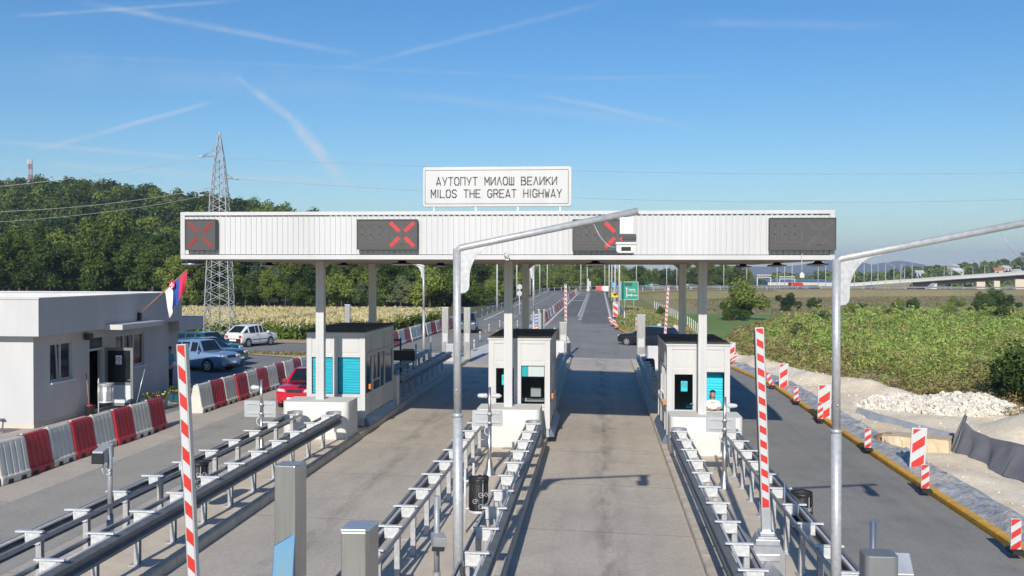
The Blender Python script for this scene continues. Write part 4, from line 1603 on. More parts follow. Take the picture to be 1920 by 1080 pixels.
# white and dark housings at the far ends of the islands
for (px, py, Y_, w_, h_, m, lab) in ((1046, 690, 53, .36, 1.5, 'concrete_lt', 'white tall housing behind the middle booth, by the shaded rail'), (1226, 660, 55, .36, 1.25, 'white', 'white rounded housing by the far end of the truck-lane island'),
                                     (1272, 662, 54.6, .34, 1.1, 'white', 'second white housing next to the black bag, behind the attendant\'s booth'), (846, 672, 55, .30, 1.0, 'grey_sign', 'grey cabinet at the far end of the first island')):
    p = at(px, py, Y_)
    zb = zg(p.x, Y_) + .16
    t = thing('equipment_cabinet', lab, 'cabinet', (p.x, Y_, zb), group='cabinets at the island ends')
    MB().prism(rrect(-w_, w_, -.2, .2, .08), .0, h_, axis='z').build('body', m, t, bevel=.03)
    MB().box(-w_ * .75, w_ * .75, -.206, -.201, .2, h_ - .2).build('door', m, t)
o = MB().lathe([(0, .0), (.26, .0), (.28, .5), (.25, .9), (.2, 1.0), (0, 1.0)], n=14).build('black_bag', 'black', loc=(at(1218, 690, 50).x, 50, izy(3, 50)))
tag(o, 'full black refuse sack standing in the canopy shade by the middle lane', 'refuse sack')
p = at(1040, 622, 60)
t = thing('traffic_light', 'black twin signal box seen from behind, past the middle booth roof', 'traffic light', (p.x, 60, izy(2, 60)))
MB().cyl((0, 0, 0), (0, 0, p.z - izy(2, 60) + .25), .05, n=10).build('pole', 'white', t)
for s_ in (-1, 1):
    MB().box(s_ * .2 - .13, s_ * .2 + .13, -.1, .1, p.z - izy(2, 60) - .45, p.z - izy(2, 60) + .2).build('signal_head', 'black', t, bevel=.03)

# fare display on a post behind the blue-blind booth
p0, p1 = at(737, 676, 44), at(778, 657, 44)
zb = izy(1, 44)
t = thing('fare_display', 'black flat fare display on a thin post, in the shade behind the blue-blind booth', 'display', ((p0.x + p1.x) / 2, 44, zb))
w_ = (p1.x - p0.x) / 2
MB().box(-w_, w_, -.06, .06, p0.z - zb, p1.z - zb).build('screen', 'black', t, bevel=.02)
MB().cyl((-w_ * .35, .08, 0), (-w_ * .35, .08, p1.z - zb + .55), .04, n=10).build('post', 'dark_grey', t)
MB().box(-w_ * .35 - .3, -w_ * .35, .05, .11, p1.z - zb + .42, p1.z - zb + .5).build('bracket', 'dark_grey', t)
MB().box(-w_ * .35 + .1, w_ * .9, -.02, .10, p1.z - zb + .01, p1.z - zb + .06).build('hood', 'black', t)
for (px, py, Y_, h_, lab) in ((797, 630, 47.5, 2.0, None), (780, 645, 46, 1.5, 'thin grey rod standing between the fare display and the pale post'), (808, 630, 51, 1.85, 'grey post with a white cap ring right of the pale back post')):
    if lab:
        p = at(px, py, Y_)
        o = MB().cyl((0, 0, 0), (0, 0, p.z - izy(1, Y_)), .035, n=10).build('thin_post', 'galv', loc=(p.x, Y_, izy(1, Y_)))
        tag(o, lab, 'post', 'thin posts behind the first booth')
o = MB().box(-.26, .26, -.2, .2, 0, 1.15).build('locker', 'grey_col', loc=(-7.75, 37.0, izy(1, 37)), bevel=.02)
tag(o, 'plain grey locker in the shade right behind the blue-blind booth', 'locker')

# ------------------------------------------------------------------ notice boards seen from behind, cameras, litter bins
def board_post(px, pyt, pyb, Y_, k, bx0, bx1, by0, by1, label, wraps):
    pt = at(px, pyt, Y_)
    zb = izy(k, Y_)
    t = thing('lane_notice', label, 'notice board', (pt.x, Y_, zb), group='notice boards seen from behind')
    H = pt.z - zb
    a, c = at(bx0, by1, Y_), at(bx1, by0, Y_)
    q = MB()
    q.cyl((0, 0, 0), (0, 0, H * .56), .055, n=14)
    q.cyl((0, 0, H * .56), (0, 0, H), .040, n=14)
    q.lathe([(.17, 0), (.16, .02), (.10, .16), (.055, .42)], n=14)
    q.build('post', 'steel', t)
    q = MB()
    x0, x1, z0, z1 = a.x - pt.x, c.x - pt.x, a.z - zb, c.z - zb
    q.prism(rrect(x0, x1, z0, z1, .03), .05, .075)
    q.build('board', 'grey_sign', t)
    for zz in (z0 + (z1 - z0) * .24, z0 + (z1 - z0) * .80):
        q = MB()
        q.box(x0 + .08, x1 - .08, .025, .049, zz - .018, zz + .018)
        q.cyl((0, 0, zz - .03), (0, 0, zz + .03), .062, n=14)
        q.build('clamp_rail', 'alu', t)
    # small cameras wrapped in white film near the top
    rnd = random.Random(px)
    for s_ in wraps:
        q = MB()
        rows = []
        for i in range(9):
            u = i / 8
            r_ = .055 * (1 + .35 * rnd.uniform(-1, 1)) * (1 if 0 < i < 8 else .35)
            rows.append([(s_ * (.05 + .26 * u), r_ * math.cos(th), H - .22 + r_ * math.sin(th) * 1.1) for th in [2 * math.pi * j / 9 for j in range(9)]])
        q.grid(rows, close=True)
        q.build('wrapped_camera', 'white', t)
    q = MB()
    q.tube([(-.04, -.03, z0 + .02), (-.12, -.04, z0 - .06), (-.12, -.04, z0 - .16), (-.02, -.05, z0 - .24)], .015)
    q.build('cable', 'white', t)
    return t


board_post(490, 712, 850, 26.9, 1, 457, 516, 752, 782, 'grey board on a post before the block of the blue-blind booth', (-1,))
board_post(918, 726, 890, 25.4, 2, 885, 942, 770, 799, 'grey board on a post before the middle booth, with white wraps at the top', (-1, 1))
board_post(1359, 744, 915, 25.1, 3, 1324, 1380, 782, 811, 'grey board on a post below the attendant\'s window', (1,))


def camera_post(px, pyt, Y_, k, label, tilt):
    pt = at(px, pyt, Y_)
    zb = izy(k, Y_)
    H = pt.z - zb
    t = thing('plate_camera', label, 'camera post', (pt.x, Y_, zb), group='number-plate cameras on short posts')
    q = MB()
    q.cyl((0, 0, 0), (0, 0, H * .35), .062, n=14)
    q.cyl((0, 0, H * .35), (0, 0, H), .045, n=14)
    q.box(-.13, .13, -.13, .13, 0, .02)
    q.build('post', 'galv', t)
    return t, H


t, H = camera_post(206, 836, 17.2, 1, 'hooded camera high on a galvanised post by the side lane, numbered 3', 0)
q = MB()
q.prism([(-.26, -.02), (.16, .06), (.16, -.18), (-.26, -.26)], -.11, .11, axis='x')
q.move(lambda p: Vector((p.x * .9 - .10, p.y, p.z + H - .04)))
q.build('camera_body', 'grey_sign', t, bevel=.01)
MB().box(-.21, .0, -.262, -.225, H - .285, H - .09).build('lens_window', 'black', t)
MB().tube([(-.06, -.08, H - .25), (-.11, -.07, H - .42), (-.06, -.05, H - .52)], .012).build('cable', 'white', t)
q = MB()
stroke_text(q, '3', -.03, .035, H - .52, .13, -.046, .018)
q.build('number', 'white', t)
t, H = camera_post(819, 930, 15.0, 2, 'low hooded camera on a post between the rails of the middle island', 0)
zc = at(820, 1010, 15.0).z - t.location.z
q = MB()
q.prism([(-.20, .10), (.14, .10), (.14, -.08), (-.12, -.08)], -.10, .10, axis='x')
q.move(lambda p: Vector((p.x + .05 - p.y * .3, p.y - .13, p.z + zc)))
q.build('camera_body', 'grey_sign', t, bevel=.01)
MB().box(-.02, .16, -.34, -.24, zc - .10, zc - .05).build('lens_window', 'black', t)


def litter_bin(loc, label, bag=False, post=-.31, face='scroll', m='black', rot=0, r=.155, hh=.50, z0=.45):
    t = thing('litter_bin', label, 'litter bin', loc, rot, group='round perforated litter bins on posts')
    MB().cyl((post, 0, 0), (post, 0, z0 + hh + .18), .024, n=10).build('post', 'galv_light', t)
    q = MB()
    nr = 22
    for i in range(nr):       # punched drum: thin hoops with gaps
        z = z0 + hh * i / nr
        q.lathe([(r, z), (r, z + hh / nr * .62), (r - .004, z + hh / nr * .62), (r - .004, z), (r, z)], n=22)
    for k in range(12):
        th = 2 * math.pi * k / 12
        q.cyl((r * math.cos(th), r * math.sin(th), z0), (r * math.cos(th), r * math.sin(th), z0 + hh), .006, n=5)
    q.build('drum', m, t)
    MB().lathe([(0, z0 + .01), (r - .012, z0 + .01), (r - .012, z0 + hh - .02), (r - .02, z0 + hh - .02), (r - .03, z0 + hh - .12), (0, z0 + hh - .14)], n=18).build('liner', 'dark_in' if m == 'black' else 'galv', t)
    MB().lathe([(r + .004, z0 - .015), (r + .012, z0 + .02), (r + .004, z0 + .03)], n=22).build('bottom_ring', 'galv_light', t)
    q = MB()
    q.box(post, -r + .01, -.012, .012, z0 + .03, z0 + .06)
    q.box(post, -r + .01, -.012, .012, z0 + hh - .08, z0 + hh - .05)
    q.build('bracket', 'galv_light', t)
    # scroll ornaments on the drum
    for (a0, zz, s_) in ((-75, .12, 1), (-75, .36, -1), (-38, .12, 1), (-38, .36, -1), (-110, .22, 1)):
        pts = []
        for i in range(20):
            u = i / 19
            th = u * 2.6 * math.pi
            rr = .062 * (1 - .75 * u)
            dx, dz = rr * math.cos(th) + .02, s_ * rr * math.sin(th)
            ang = R(a0) + dx / r
            pts.append(((r + .008) * math.cos(ang), (r + .008) * math.sin(ang), z0 + zz + dz))
        MB().tube(pts, .005, n=5).build('scroll', 'galv_light', t)
    MB().tube([((r + .009) * math.cos(R(-58)), (r + .009) * math.sin(R(-58)), z0 + .02), ((r + .009) * math.cos(R(-58)), (r + .009) * math.sin(R(-58)), z0 + hh - .02)], .005, n=5).build('scroll', 'galv_light', t)
    rows = []
    rnd = random.Random(label)
    for j, (rr, z) in enumerate(((r - .035, -.08), (r - .008, -.01), (r + .012, .012), (r + .018, -.03), (r + .010, -.075))):
        row = []
        for i in range(24):
            th = 2 * math.pi * i / 24
            k = rnd.uniform(-.008, .010)
            row.append(((rr + k) * math.cos(th), (rr + k) * math.sin(th), z0 + hh + z + rnd.uniform(-.012, .012)))
        rows.append(row)
    q = MB().grid(rows, close=True)
    q.build('bag_rim', 'black' if m == 'black' else 'galv', t)
    if bag:
        rows = []
        for j in range(9):
            z = z0 + hh - .02 - (hh - .05) * j / 8
            rows.append([((r + .012 + .012 * rnd.random()) * math.cos(th), (r + .012 + .012 * rnd.random()) * math.sin(th), z) for th in [R(-35 + 130 * i / 12) for i in range(13)]])
        MB().grid(rows).build('bag_side', 'black', t)
    q = MB()
    q.tube([(r + .01, -.05, z0 + .12), (r + .05, -.07, z0 + .02), (r + .03, -.06, z0 - .04)], .005, n=5)
    q.build('chain', 'galv_light', t)
    return t


p = at(910, 930, 20.0)
zb = izy(2, 20)
litter_bin((p.x - .09, 19.6, zb + .02), 'black litter bin with pale scrollwork, on the middle island in front of the notice post', post=-.27, r=.19, hh=.66, z0=.44)
p = at(1503, 960, 20.6)
litter_bin((p.x, 20.6, izy(3, 20.6) + .02), 'black litter bin with a bag pulled over its rim, beside the truck lane', bag=True, post=-.33, r=.20, hh=.68, z0=.20)
p = at(373, 900, 20.2)
litter_bin((p.x, 20.2, izy(1, 20.2) + .02), 'black scrollwork litter bin half hidden behind the nearest raised arm', post=-.36, r=.19, hh=.60, z0=.45)
litter_bin((at(199, 740, 32.6).x, 32.6, zg(-17, 32.6) + .10), 'silver litter bin on a post beside the open office door', post=-.27, m='alu', r=.24, hh=.62, z0=.45)
for (px, pyt, Y_, k, lab) in ((884, 855, 23, 2, None), (888, 868, 22.0, 2, 'thin white upright between the rails, behind the lamp-arm post'), (338, 845, 19.5, 1, None)):
    if lab:
        p = at(px, pyt, Y_)
        o = MB().box(-.025, .025, -.025, .025, 0, p.z - izy(k, Y_)).build('white_upright', 'white', loc=(p.x, Y_, izy(k, Y_)), bevel=.005)
        tag(o, lab, 'post')

# ------------------------------------------------------------------ water-filled plastic barriers
def barrier_proto(m, lab):
    L, H = 1.10, 1.0
    sec = [(-.27, .0), (-.28, .16), (-.235, .22), (-.13, .86), (-.10, .97), (-.07, 1.0)]
    sec = sec + [(-x, z) for x, z in reversed(sec)]
    q = MB()
    xs = [0, .02, .05, .18, .20, .24, .26, .42, .44, .48, .50, .62, .64, .68, .70, .86, .88, .92, .94, 1.05, 1.08, 1.10]
    ribs = lambda x: -.018 if any(a < x < c for a, c in ((.19, .25), (.43, .49), (.63, .69), (.87, .93))) else 0
    rows = []
    for x in xs:
        e = .03 if x in (0, 1.10) else (.008 if x in (.02, 1.08) else 0)
        row = []
        for (y, z) in sec:
            k = ribs(x) if .2 < z < .9 else 0
            s_ = 1 if y > 0 else -1
            row.append((y + s_ * (k - e * .5), x, z * (1 - e * .3)))
        rows.append(row)
    q.grid(rows, smooth=False, close=True)
    q.face([p for p in rows[0]])
    q.face([p for p in reversed(rows[-1])])
    t = thing('plastic_barrier', lab, 'road barrier')
    q.build('body', m, t, bevel=.006)
    q = MB()
    for yy in (.30, .80):        # forklift slots at the foot
        q.prism([(yy - .10, .0), (yy + .10, .0), (yy + .08, .10), (yy - .08, .10)], -.287, .287, axis='x')
    q.build('slot', 'dark_in', t)
    q = MB()
    q.cyl((0, .12, .99), (0, .12, 1.03), .04, n=10)
    q.build('filler_cap', 'white_plastic', t)
    return t


protos = {'r': barrier_proto('red_plastic', 'x'), 'w': barrier_proto('white_plastic', 'x')}
used = set()
cname = {'r': 'red', 'w': 'white'}


def barrier_row(pts, pattern, where, group, length=1.10, sy=1.0, rnd=random.Random(3)):
    pts = [Vector((x, y, 0)) for x, y in pts]
    d = 0.0
    seg = [(pts[i], pts[i + 1], (pts[i + 1] - pts[i]).length) for i in range(len(pts) - 1)]
    cnt = {'r': 0, 'w': 0}
    for ch in pattern:
        e = d
        for a, b_, l in seg:
            if e <= l:
                break
            e -= l
        p = a + (b_ - a) * (e / l)
        dv = b_ - a
        rz = math.atan2(dv.y, dv.x) - math.pi / 2 + R(rnd.uniform(-1.6, 1.6))
        i = cnt[ch]
        cnt[ch] += 1
        lab = '%s %s plastic barrier block %s' % (NTH[min(i, 19)], cname[ch], where)
        loc = (p.x + rnd.uniform(-.03, .03), p.y, zg(p.x, p.y) + .004)
        sc = (1, sy, 1)
        if ch not in used:
            used.add(ch)
            t = protos[ch]
            t.location, t.rotation_euler, t.scale = loc, (0, 0, rz), sc
            t['label'], t['group'] = lab, group
        else:
            dup(protos[ch], loc, rz, lab, group, sc)
        d += length * sy + .01


barrier_row([(-14.35, 19.0), (-14.25, 22.65), (-14.0, 40)], 'wrwrwrwrwrwr'[1:], 'from the near end of the row before the office', 'barrier blocks before the office')
barrier_row([(-14.30, 34.4), (-13.7, 52)], 'wrwrwrwrwrwrw', 'from the near end of the row behind the red car', 'barrier blocks behind the red car')
barrier_row([(-13.80, 63.0), (-13.40, 98)], 'wrwrwwrwrwrwrwrw', 'from the near end of the row by the corn field', 'barrier blocks along the corn field', sy=1.9)
q = MB()


def rowpath(n):
    return ''.join('wr'[i % 2] for i in range(n))


barrier_row([(-5.65, 100), (-4.9, 240)], rowpath(40), 'along the distant row dividing the road', 'barrier blocks dividing the road', sy=3.0)
for (px, py, Y_, ch, lab) in ((1103, 541, 241, 'w', 'white block standing on end at the far tip of the dividing row'), (1160, 544, 243, 'r', 'red block lying across the road end beside a white one'), (1168, 544, 243, 'w', 'white block lying across the road end beside a red one')):
    p = at(px - (8 if ch == 'r' else 0), py, Y_)
    if 'end at' in lab:
        dup(protos[ch], (p.x, Y_, zg(0, Y_) + .01), 0, lab, 'barrier blocks dividing the road', (1.4, 1.0, 3.0))
    else:
        dup(protos[ch], (at(1117 if ch == 'r' else 1128, 544, Y_).x, Y_, zg(0, Y_) + .01), R(-90), lab, 'barrier blocks dividing the road', (1, 1.6, 1.3))

# ------------------------------------------------------------------ hazard panels along the truck lane
def hazard(w, h, frame, label, loc, rz=0, lean=0, flip=1, group='hazard boards along the truck lane'):
    t = thing('hazard_board', label, 'hazard board', loc, rz, group)
    q = MB()
    z0 = .06
    q.box(-w / 2, w / 2, -.022, .022, z0, z0 + h)
    rt = lambda p: Vector((p.x + lean * p.z, p.y, p.z))
    q.move(rt).build('board', 'white', t, bevel=.008)
    q = MB()
    iw = w / 2 - frame
    a, c = z0 + frame * .9, z0 + h - frame * .9
    per = w * (1.25 if frame > .03 else 1.3)
    rise = (w - 2 * frame) * .72 * flip

    def clip(poly):
        for (lim, sg_) in ((a, 1), (c, -1)):
            out = []
            for i in range(len(poly)):
                p, n_ = poly[i], poly[(i + 1) % len(poly)]
                ip, in_ = (p[1] - lim) * sg_ >= 0, (n_[1] - lim) * sg_ >= 0
                if ip:
                    out.append(p)
                if ip != in_:
                    u = (lim - p[1]) / (n_[1] - p[1])
                    out.append((p[0] + u * (n_[0] - p[0]), lim))
            poly = out
            if not poly:
                break
        return poly
    z = a - per
    k = 0
    for s_ in (-1, 1):
        z = a - per * 1.0
        while z < c + per:
            poly = clip([(-iw, z - rise / 2), (iw, z + rise / 2), (iw, z + rise / 2 + per * .5), (-iw, z - rise / 2 + per * .5)])
            if len(poly) > 2:
                q.face([(x, s_ * .0245, zz) for x, zz in (poly if s_ < 0 else reversed(poly))])
            z += per
    q.move(rt).build('red_stripes', 'red', t)
    if frame > .03:
        MB().cyl((0, 0, z0 + h), (0, 0, z0 + h + .06), .03, n=8).move(rt).build('lamp_socket', 'white', t)
    MB().box(-w * .62, w * .62, -.22, .22, 0, .075).build('rubber_foot', 'rubber', t, bevel=.015)
    return t


big = [(1469, 731, 'wide white-framed hazard board at the sand heap, fourth large one from the camera'), (1545, 790, 'wide hazard board with a small one standing just before it'), (1719, 883, 'largest hazard board, leaning beside the stone slab'),
       (1371, 684, 'wide hazard board just right of the attendant\'s booth roof')]
for px, py, lab in big:
    p = gnd(px, py)
    z = zg(p.x, p.y)
    hgt = {1469: 47, 1545: 66, 1719: 76, 1371: 40}[px] * (p.y * .99) / FPX
    hazard(hgt * .36, hgt, .045, lab, (p.x, p.y, z), R(-3), .05 if px == 1719 else .01)
for px, py, hp, lab in ((1196, 620, 24, 'hazard board standing on the grass beyond the estate car'), (1236, 627, 19, 'hazard board peeping over the estate car\'s roof'), (1154, 595, 28, 'farthest hazard board, by the lamp posts at the road edge'), (1267, 633, 22, 'hazard board right of the estate car')):
    p = gnd(px, py)
    hgt = hp * p.y * .99 / FPX
    hazard(hgt * .36, hgt, .045, lab, (p.x, p.y, zg(p.x, p.y)), 0, 0, -1, 'hazard boards beyond the toll plaza')
small = [(1633, 851, 'small striped marker on the yellow kerb, by the clay lump'), (1742, 930, 'small striped marker on the yellow kerb, below the largest hazard board'), (1914, 1048, 'small striped marker on the yellow kerb, cut by the picture edge'),
         (1497, 760, 'small striped marker on the yellow kerb, alone below the sand heap'), (1452, 730, 'small leaning marker left of the fourth large hazard board'), (1545, 790, 'small striped marker standing in front of a wide hazard board'), (1376, 686, 'small tilted marker at the foot of the board by the attendant\'s booth')]
for px, py, lab in small:
    p = gnd(px, py + (2 if px == 1545 else 0))
    if px == 1545:
        p = gnd(1543, 795)
    h_ = .62
    hazard(.20, h_, .008, lab, (p.x - .1, p.y, zg(p.x, p.y) + .12), R(-3), {1452: -.35, 1376: .35}.get(px, .0), 1, 'small markers on the yellow kerb')
for px, py, lab in ((1150, 612, 'tilted striped marker at the bend of the far yellow kerb, nearer the road line'), (1158, 618, 'second tilted marker at the far kerb bend, just below the first')):
    p = gnd(px, py)
    hazard(.3, .75, .008, lab, (p.x, p.y, zg(p.x, p.y) + .1), 0, -.5, -1, 'small markers on the far kerb')

# yellow kerb in one-metre lengths, as one long edging
q = MB()
y = 4.0
while y < 99:
    st = .99
    a, c = (xr(y), y), (xr(y + st), y + st)
    z0_, z1_ = zg(*a), zg(*c)
    w_ = .20
    P = [(0, -.1), (0, .10), (.03, .13), (w_ - .02, .13), (w_, .10), (w_, -.1)]
    q.grid([[(a[0] + dx, a[1], z0_ + dz) for dx, dz in P], [(c[0] + dx, c[1] - .012, z1_ + dz) for dx, dz in P]], smooth=False)
    q.face([(c[0] + dx, c[1] - .012, z1_ + dz) for dx, dz in reversed(P)])
    q.face([(a[0] + dx, a[1], z0_ + dz) for dx, dz in P])
    y += 1.0
struct(q.build('yellow_kerb', 'yellow'))

# ------------------------------------------------------------------ toll office
BX, BYF, BYE = -17.6, 29.75, 39.6
bz = zg(-17.6, 34) + .04
of = thing('toll_office', 'white flat-roofed office with a deep eaves band, a flag and an open door', 'office building', (BX, BYF, bz))
HW_ = 3.43 - bz


def wall_with_holes(mb, along, c0, c1, z0, z1, t0, t1, holes):
    """wall along 'y' (plane x) or 'x' (plane y), thickness t0..t1, rectangular holes (a, b, za, zb)"""
    cuts = sorted({c0, c1} | {h[0] for h in holes} | {h[1] for h in holes})
    for a, c in zip(cuts, cuts[1:]):
        hs = [h for h in holes if h[0] <= a + 1e-6 and h[1] >= c - 1e-6]
        spans = [(z0, z1)] if not hs else [(z0, hs[0][2]), (hs[0][3], z1)]
        for za, zb in spans:
            if zb - za > .01:
                if along == 'y':
                    mb.box(t0, t1, a, c, za, zb)
                else:
                    mb.box(a, c, t0, t1, za, zb)


w1, dr_, w2 = (.95, 2.32, 1.33, 2.60), (3.45, 4.55, .10, 2.66), (5.35, 7.65, 1.33, 2.60)
q = MB()
wall_with_holes(q, 'y', 0, BYE - BYF, 0, HW_, -.28, 0, [w1, dr_, w2])
q.box(-14, -.28, 0, .28, 0, HW_)
q.box(-14, -.28, BYE - BYF - .28, BYE - BYF, 0, HW_)
q.build('wall', 'white_wall', of)
MB().box(-14.02, .02, -.02, BYE - BYF, -.12, .10).build('plinth', 'concrete', of)
q = MB()      # eaves band and parapet, open on top
o_ = .42
ye = BYE - BYF + .35
q.box(-14, o_, -o_, -o_ + .16, HW_, HW_ + 1.14)
q.box(o_ - .16, o_, -o_ + .16, ye, HW_, HW_ + 1.14)
q.box(-14, o_ - .16, ye - .16, ye, HW_, HW_ + 1.14)
q.box(-14, o_ - .16, -o_ + .16, ye - .16, HW_, HW_ + .2)
q.build('eaves_band', 'white_wall', of)
q = MB()
q.box(-14, o_ + .03, -o_ - .03, -o_ + .20, HW_ + 1.142, HW_ + 1.19)
q.box(o_ - .20, o_ + .03, -o_ + .20, ye + .03, HW_ + 1.142, HW_ + 1.19)
q.box(-14, o_ - .20, ye - .20, ye + .03, HW_ + 1.142, HW_ + 1.19)
q.build('coping', 'white', of)
MB().box(-14, o_ - .17, -o_ + .17, ye - .17, HW_ + .70, HW_ + .76).build('roof', 'concrete_lt', of)
MB().box(-13, -.6, .6, BYE - BYF - .6, .02, .06).build('floor', 'dark_in', of)
MB().box(-2.6, -2.5, .3, BYE - BYF - .3, .1, HW_ - .02).build('inner_wall', 'dark_in', of)
for wi, (a, c, za, zb) in enumerate((w1, w2)):
    q = MB()
    for (y0_, y1_, z0_, z1_) in ((a, c, za, za + .07), (a, c, zb - .07, zb), (a, a + .06, za + .07, zb - .07), (c - .06, c, za + .07, zb - .07)):
        q.box(-.13, -.05, y0_, y1_, z0_, z1_)
    ms = [(a + c) / 2] if wi == 0 else [a + (c - a) * .30, a + (c - a) * .64]
    for mm in ms:
        q.box(-.125, -.045, mm - .045, mm + .045, za + .07, zb - .07)
    fr = q.build('window', 'white', of)
    MB().box(-.10, -.09, a + .06, c - .06, za + .07, zb - .07).build('pane', 'dark_glass', fr)
    MB().box(-.05, .10, a - .05, c + .05, za - .06, za - .005).build('sill', 'blue_frame', fr)
    q = MB()       # a tilted opening sash
    mm = ms[0] if wi == 0 else ms[1]
    q.box(-.02, .02, 0, .035, 0, zb - za - .14)
    q.move(lambda p: Vector((p.x - .04, p.y + mm - .20 + p.z * -.09, p.z + za + .07)))
    q.build('sash', 'white', fr)
q = MB()
a, c, za, zb = dr_
for (y0_, y1_, z0_, z1_) in ((a, a + .07, za, zb), (c - .07, c, za, zb), (a + .07, c - .07, zb - .07, zb), (a + .07, c - .07, zb - .52, zb - .44)):
    q.box(-.16, -.04, y0_, y1_, z0_, z1_)
fr = q.build('door_frame', 'white', of)
MB().box(-.10, -.09, a + .07, c - .07, zb - .44, zb - .07).build('transom', 'dark_glass', fr)
# door leaf standing open, square to the wall
dl = MB()
ly = c - .02
for (x0, x1, z0_, z1_) in ((.0, .10, .12, 2.20), (.95, 1.05, .12, 2.20), (.10, .95, 2.10, 2.20), (.10, .95, .86, .96), (.10, .95, .12, .22)):
    dl.box(x0, x1, ly, ly + .06, z0_, z1_)
leaf = dl.build('door', 'cabinet_grey', of)  # dark grey puts the shade of the eaves into the leaf's colour
MB().box(.10, .95, ly + .02, ly + .03, .96, 2.10).build('glazing', 'dark_glass', leaf)
MB().box(.10, .95, ly + .02, ly + .04, .22, .86).build('lower_panel', 'blue_frame', leaf)
MB().tube([(.99, ly, 1.05), (.99, ly - .05, 1.05), (.87, ly - .05, 1.05)], .012).build('handle', 'alu', leaf)
MB().box(.40, .62, ly + .012, ly + .018, 1.60, 1.92).build('notice', 'paper', leaf)
q = MB()
for i in range(20):
    t0, t1 = 2 * math.pi * i / 20, 2 * math.pi * (i + 1) / 20
    q.face([(.51 + r_ * math.cos(tt), ly + .009, 1.78 + r_ * math.sin(tt)) for r_, tt in ((.06, t0), (.08, t0), (.08, t1), (.06, t1))])
q.face([(.455, ly + .009, 1.825), (.465, ly + .009, 1.835), (.565, ly + .009, 1.735), (.555, ly + .009, 1.725)])
q.box(.43, .59, ly + .008, ly + .010, 1.63, 1.655)
q.build('prohibition_ring', 'letter', leaf)
MB().box(.0, 1.05, 3.75, 7.1, HW_ - .03, HW_ + .15).build('awning', 'white', of, bevel=.01)
q = MB().box(.02, .24, 3.02, 3.30, HW_ - .34, HW_ - .12)
q.build('floodlight', 'dark_grey', of, bevel=.02)
# lower wing at the back, with a white door
q = MB()
wall_with_holes(q, 'y', BYE - BYF + .02, BYE - BYF + 2.6, 0, HW_ - .45, -1.0, -.72, [(BYE - BYF + .45, BYE - BYF + 1.35, .1, 2.2)])
q.build('wing_wall', 'white_wall', of)
MB().box(-14, .30, BYE - BYF + .36, BYE - BYF + 2.9, HW_ - .45, HW_ + .10).build('wing_roof', 'white_wall', of)
MB().box(-.90, -.84, BYE - BYF + .45, BYE - BYF + 1.35, .1, 2.2).build('wing_door', 'white', of)
MB().box(-.838, -.83, BYE - BYF + .62, BYE - BYF + 1.18, 1.2, 2.0).build('wing_door_glass', 'dark_glass', of)
# pavement along the office
pv_ = MB()
pv_.grid([[(-31, y, zg(-24, y) + .02), (-17.5, y, zg(-17.5, y) + .06), (-16.0, y, zg(-16, y) + .06), (-15.75, y, zg(-15.75, y) + .05), (-15.74, y, zg(-15.7, y) - .03)] for y in lines((8, 42, 1.7))], smooth=False)
struct(pv_.build('office_pavement', 'plaza'))

# flag on its slanting pole
f0 = Vector((BX + o_ + .02, 36.0, bz + HW_ + .38))
f1 = at(352, 505, 36.0)
fl = thing('national_flag', 'white, blue and red flag hanging limp from a slanting pole over the office door', 'flag', f0)
d = f1 - f0
MB().tube([(0, 0, 0), tuple(d)], .022, n=8).build('pole', 'wood', fl)
MB().box(-.05, .10, -.07, .07, -.20, .10).build('holder', 'black', fl)
rows = []
nu, nv = 26, 18
for i in range(nu + 1):
    u = i / nu                      # along the pole from the tip inwards
    pt = d * (1 - .46 * u)
    row = []
    ln = .80 + .18 * u
    for j in range(nv + 1):
        v = j / nv
        gx = (d.x * .23 * (u - .5)) * -.62 * v      # cloth gathers as it hangs
        row.append((pt.x - gx * 1.0 + .05 * v * math.sin(9 * u), pt.y + .09 * v * math.sin(15 * u + .6) + .03 * math.sin(5 * v + 8 * u) * v, pt.z - ln * v * (1.0 - .10 * math.sin(9 * u + 1))))
    rows.append(row)
q = MB()
q.grid(rows)
for k in range(len(q.f)):
    i = k // nv
    q.mi[k] = 0 if i < nu * .34 else (1 if i < nu * .62 else 2)
q.build('cloth', ['flag_red', 'flag_blue', 'flag_white'], fl)
q = MB()
c0 = Vector(rows[int(nu * .58)][3])
sh = [(-.10, .13), (.10, .13), (.10, -.03), (0, -.15), (-.10, -.03)]
q.face([(c0.x + x - .05, c0.y - .12, c0.z + z) for x, z in sh])
q.prism([(c0.x - .11 + x, c0.z + z) for x, z in ((-.0, .16), (.04, .22), (.06, .17), (.10, .17), (.12, .22), (.16, .16), (.12, .14), (.04, .14))], c0.y - .125, c0.y - .118)
em = q.build('emblem', 'flag_red', fl)
q = MB()
for (x0, x1, z0_, z1_) in ((-.025, .02, -.09, .11), (-.075, .07, .0, .045)):
    q.face([(c0.x + x - .05, c0.y - .126, c0.z + z) for x, z in ((x0, z0_), (x1, z0_), (x1, z1_), (x0, z1_))])
q.build('emblem_cross', 'flag_white', em)

# ------------------------------------------------------------------ small things by the office
def z_off(y):
    return zg(-17, y) + .06


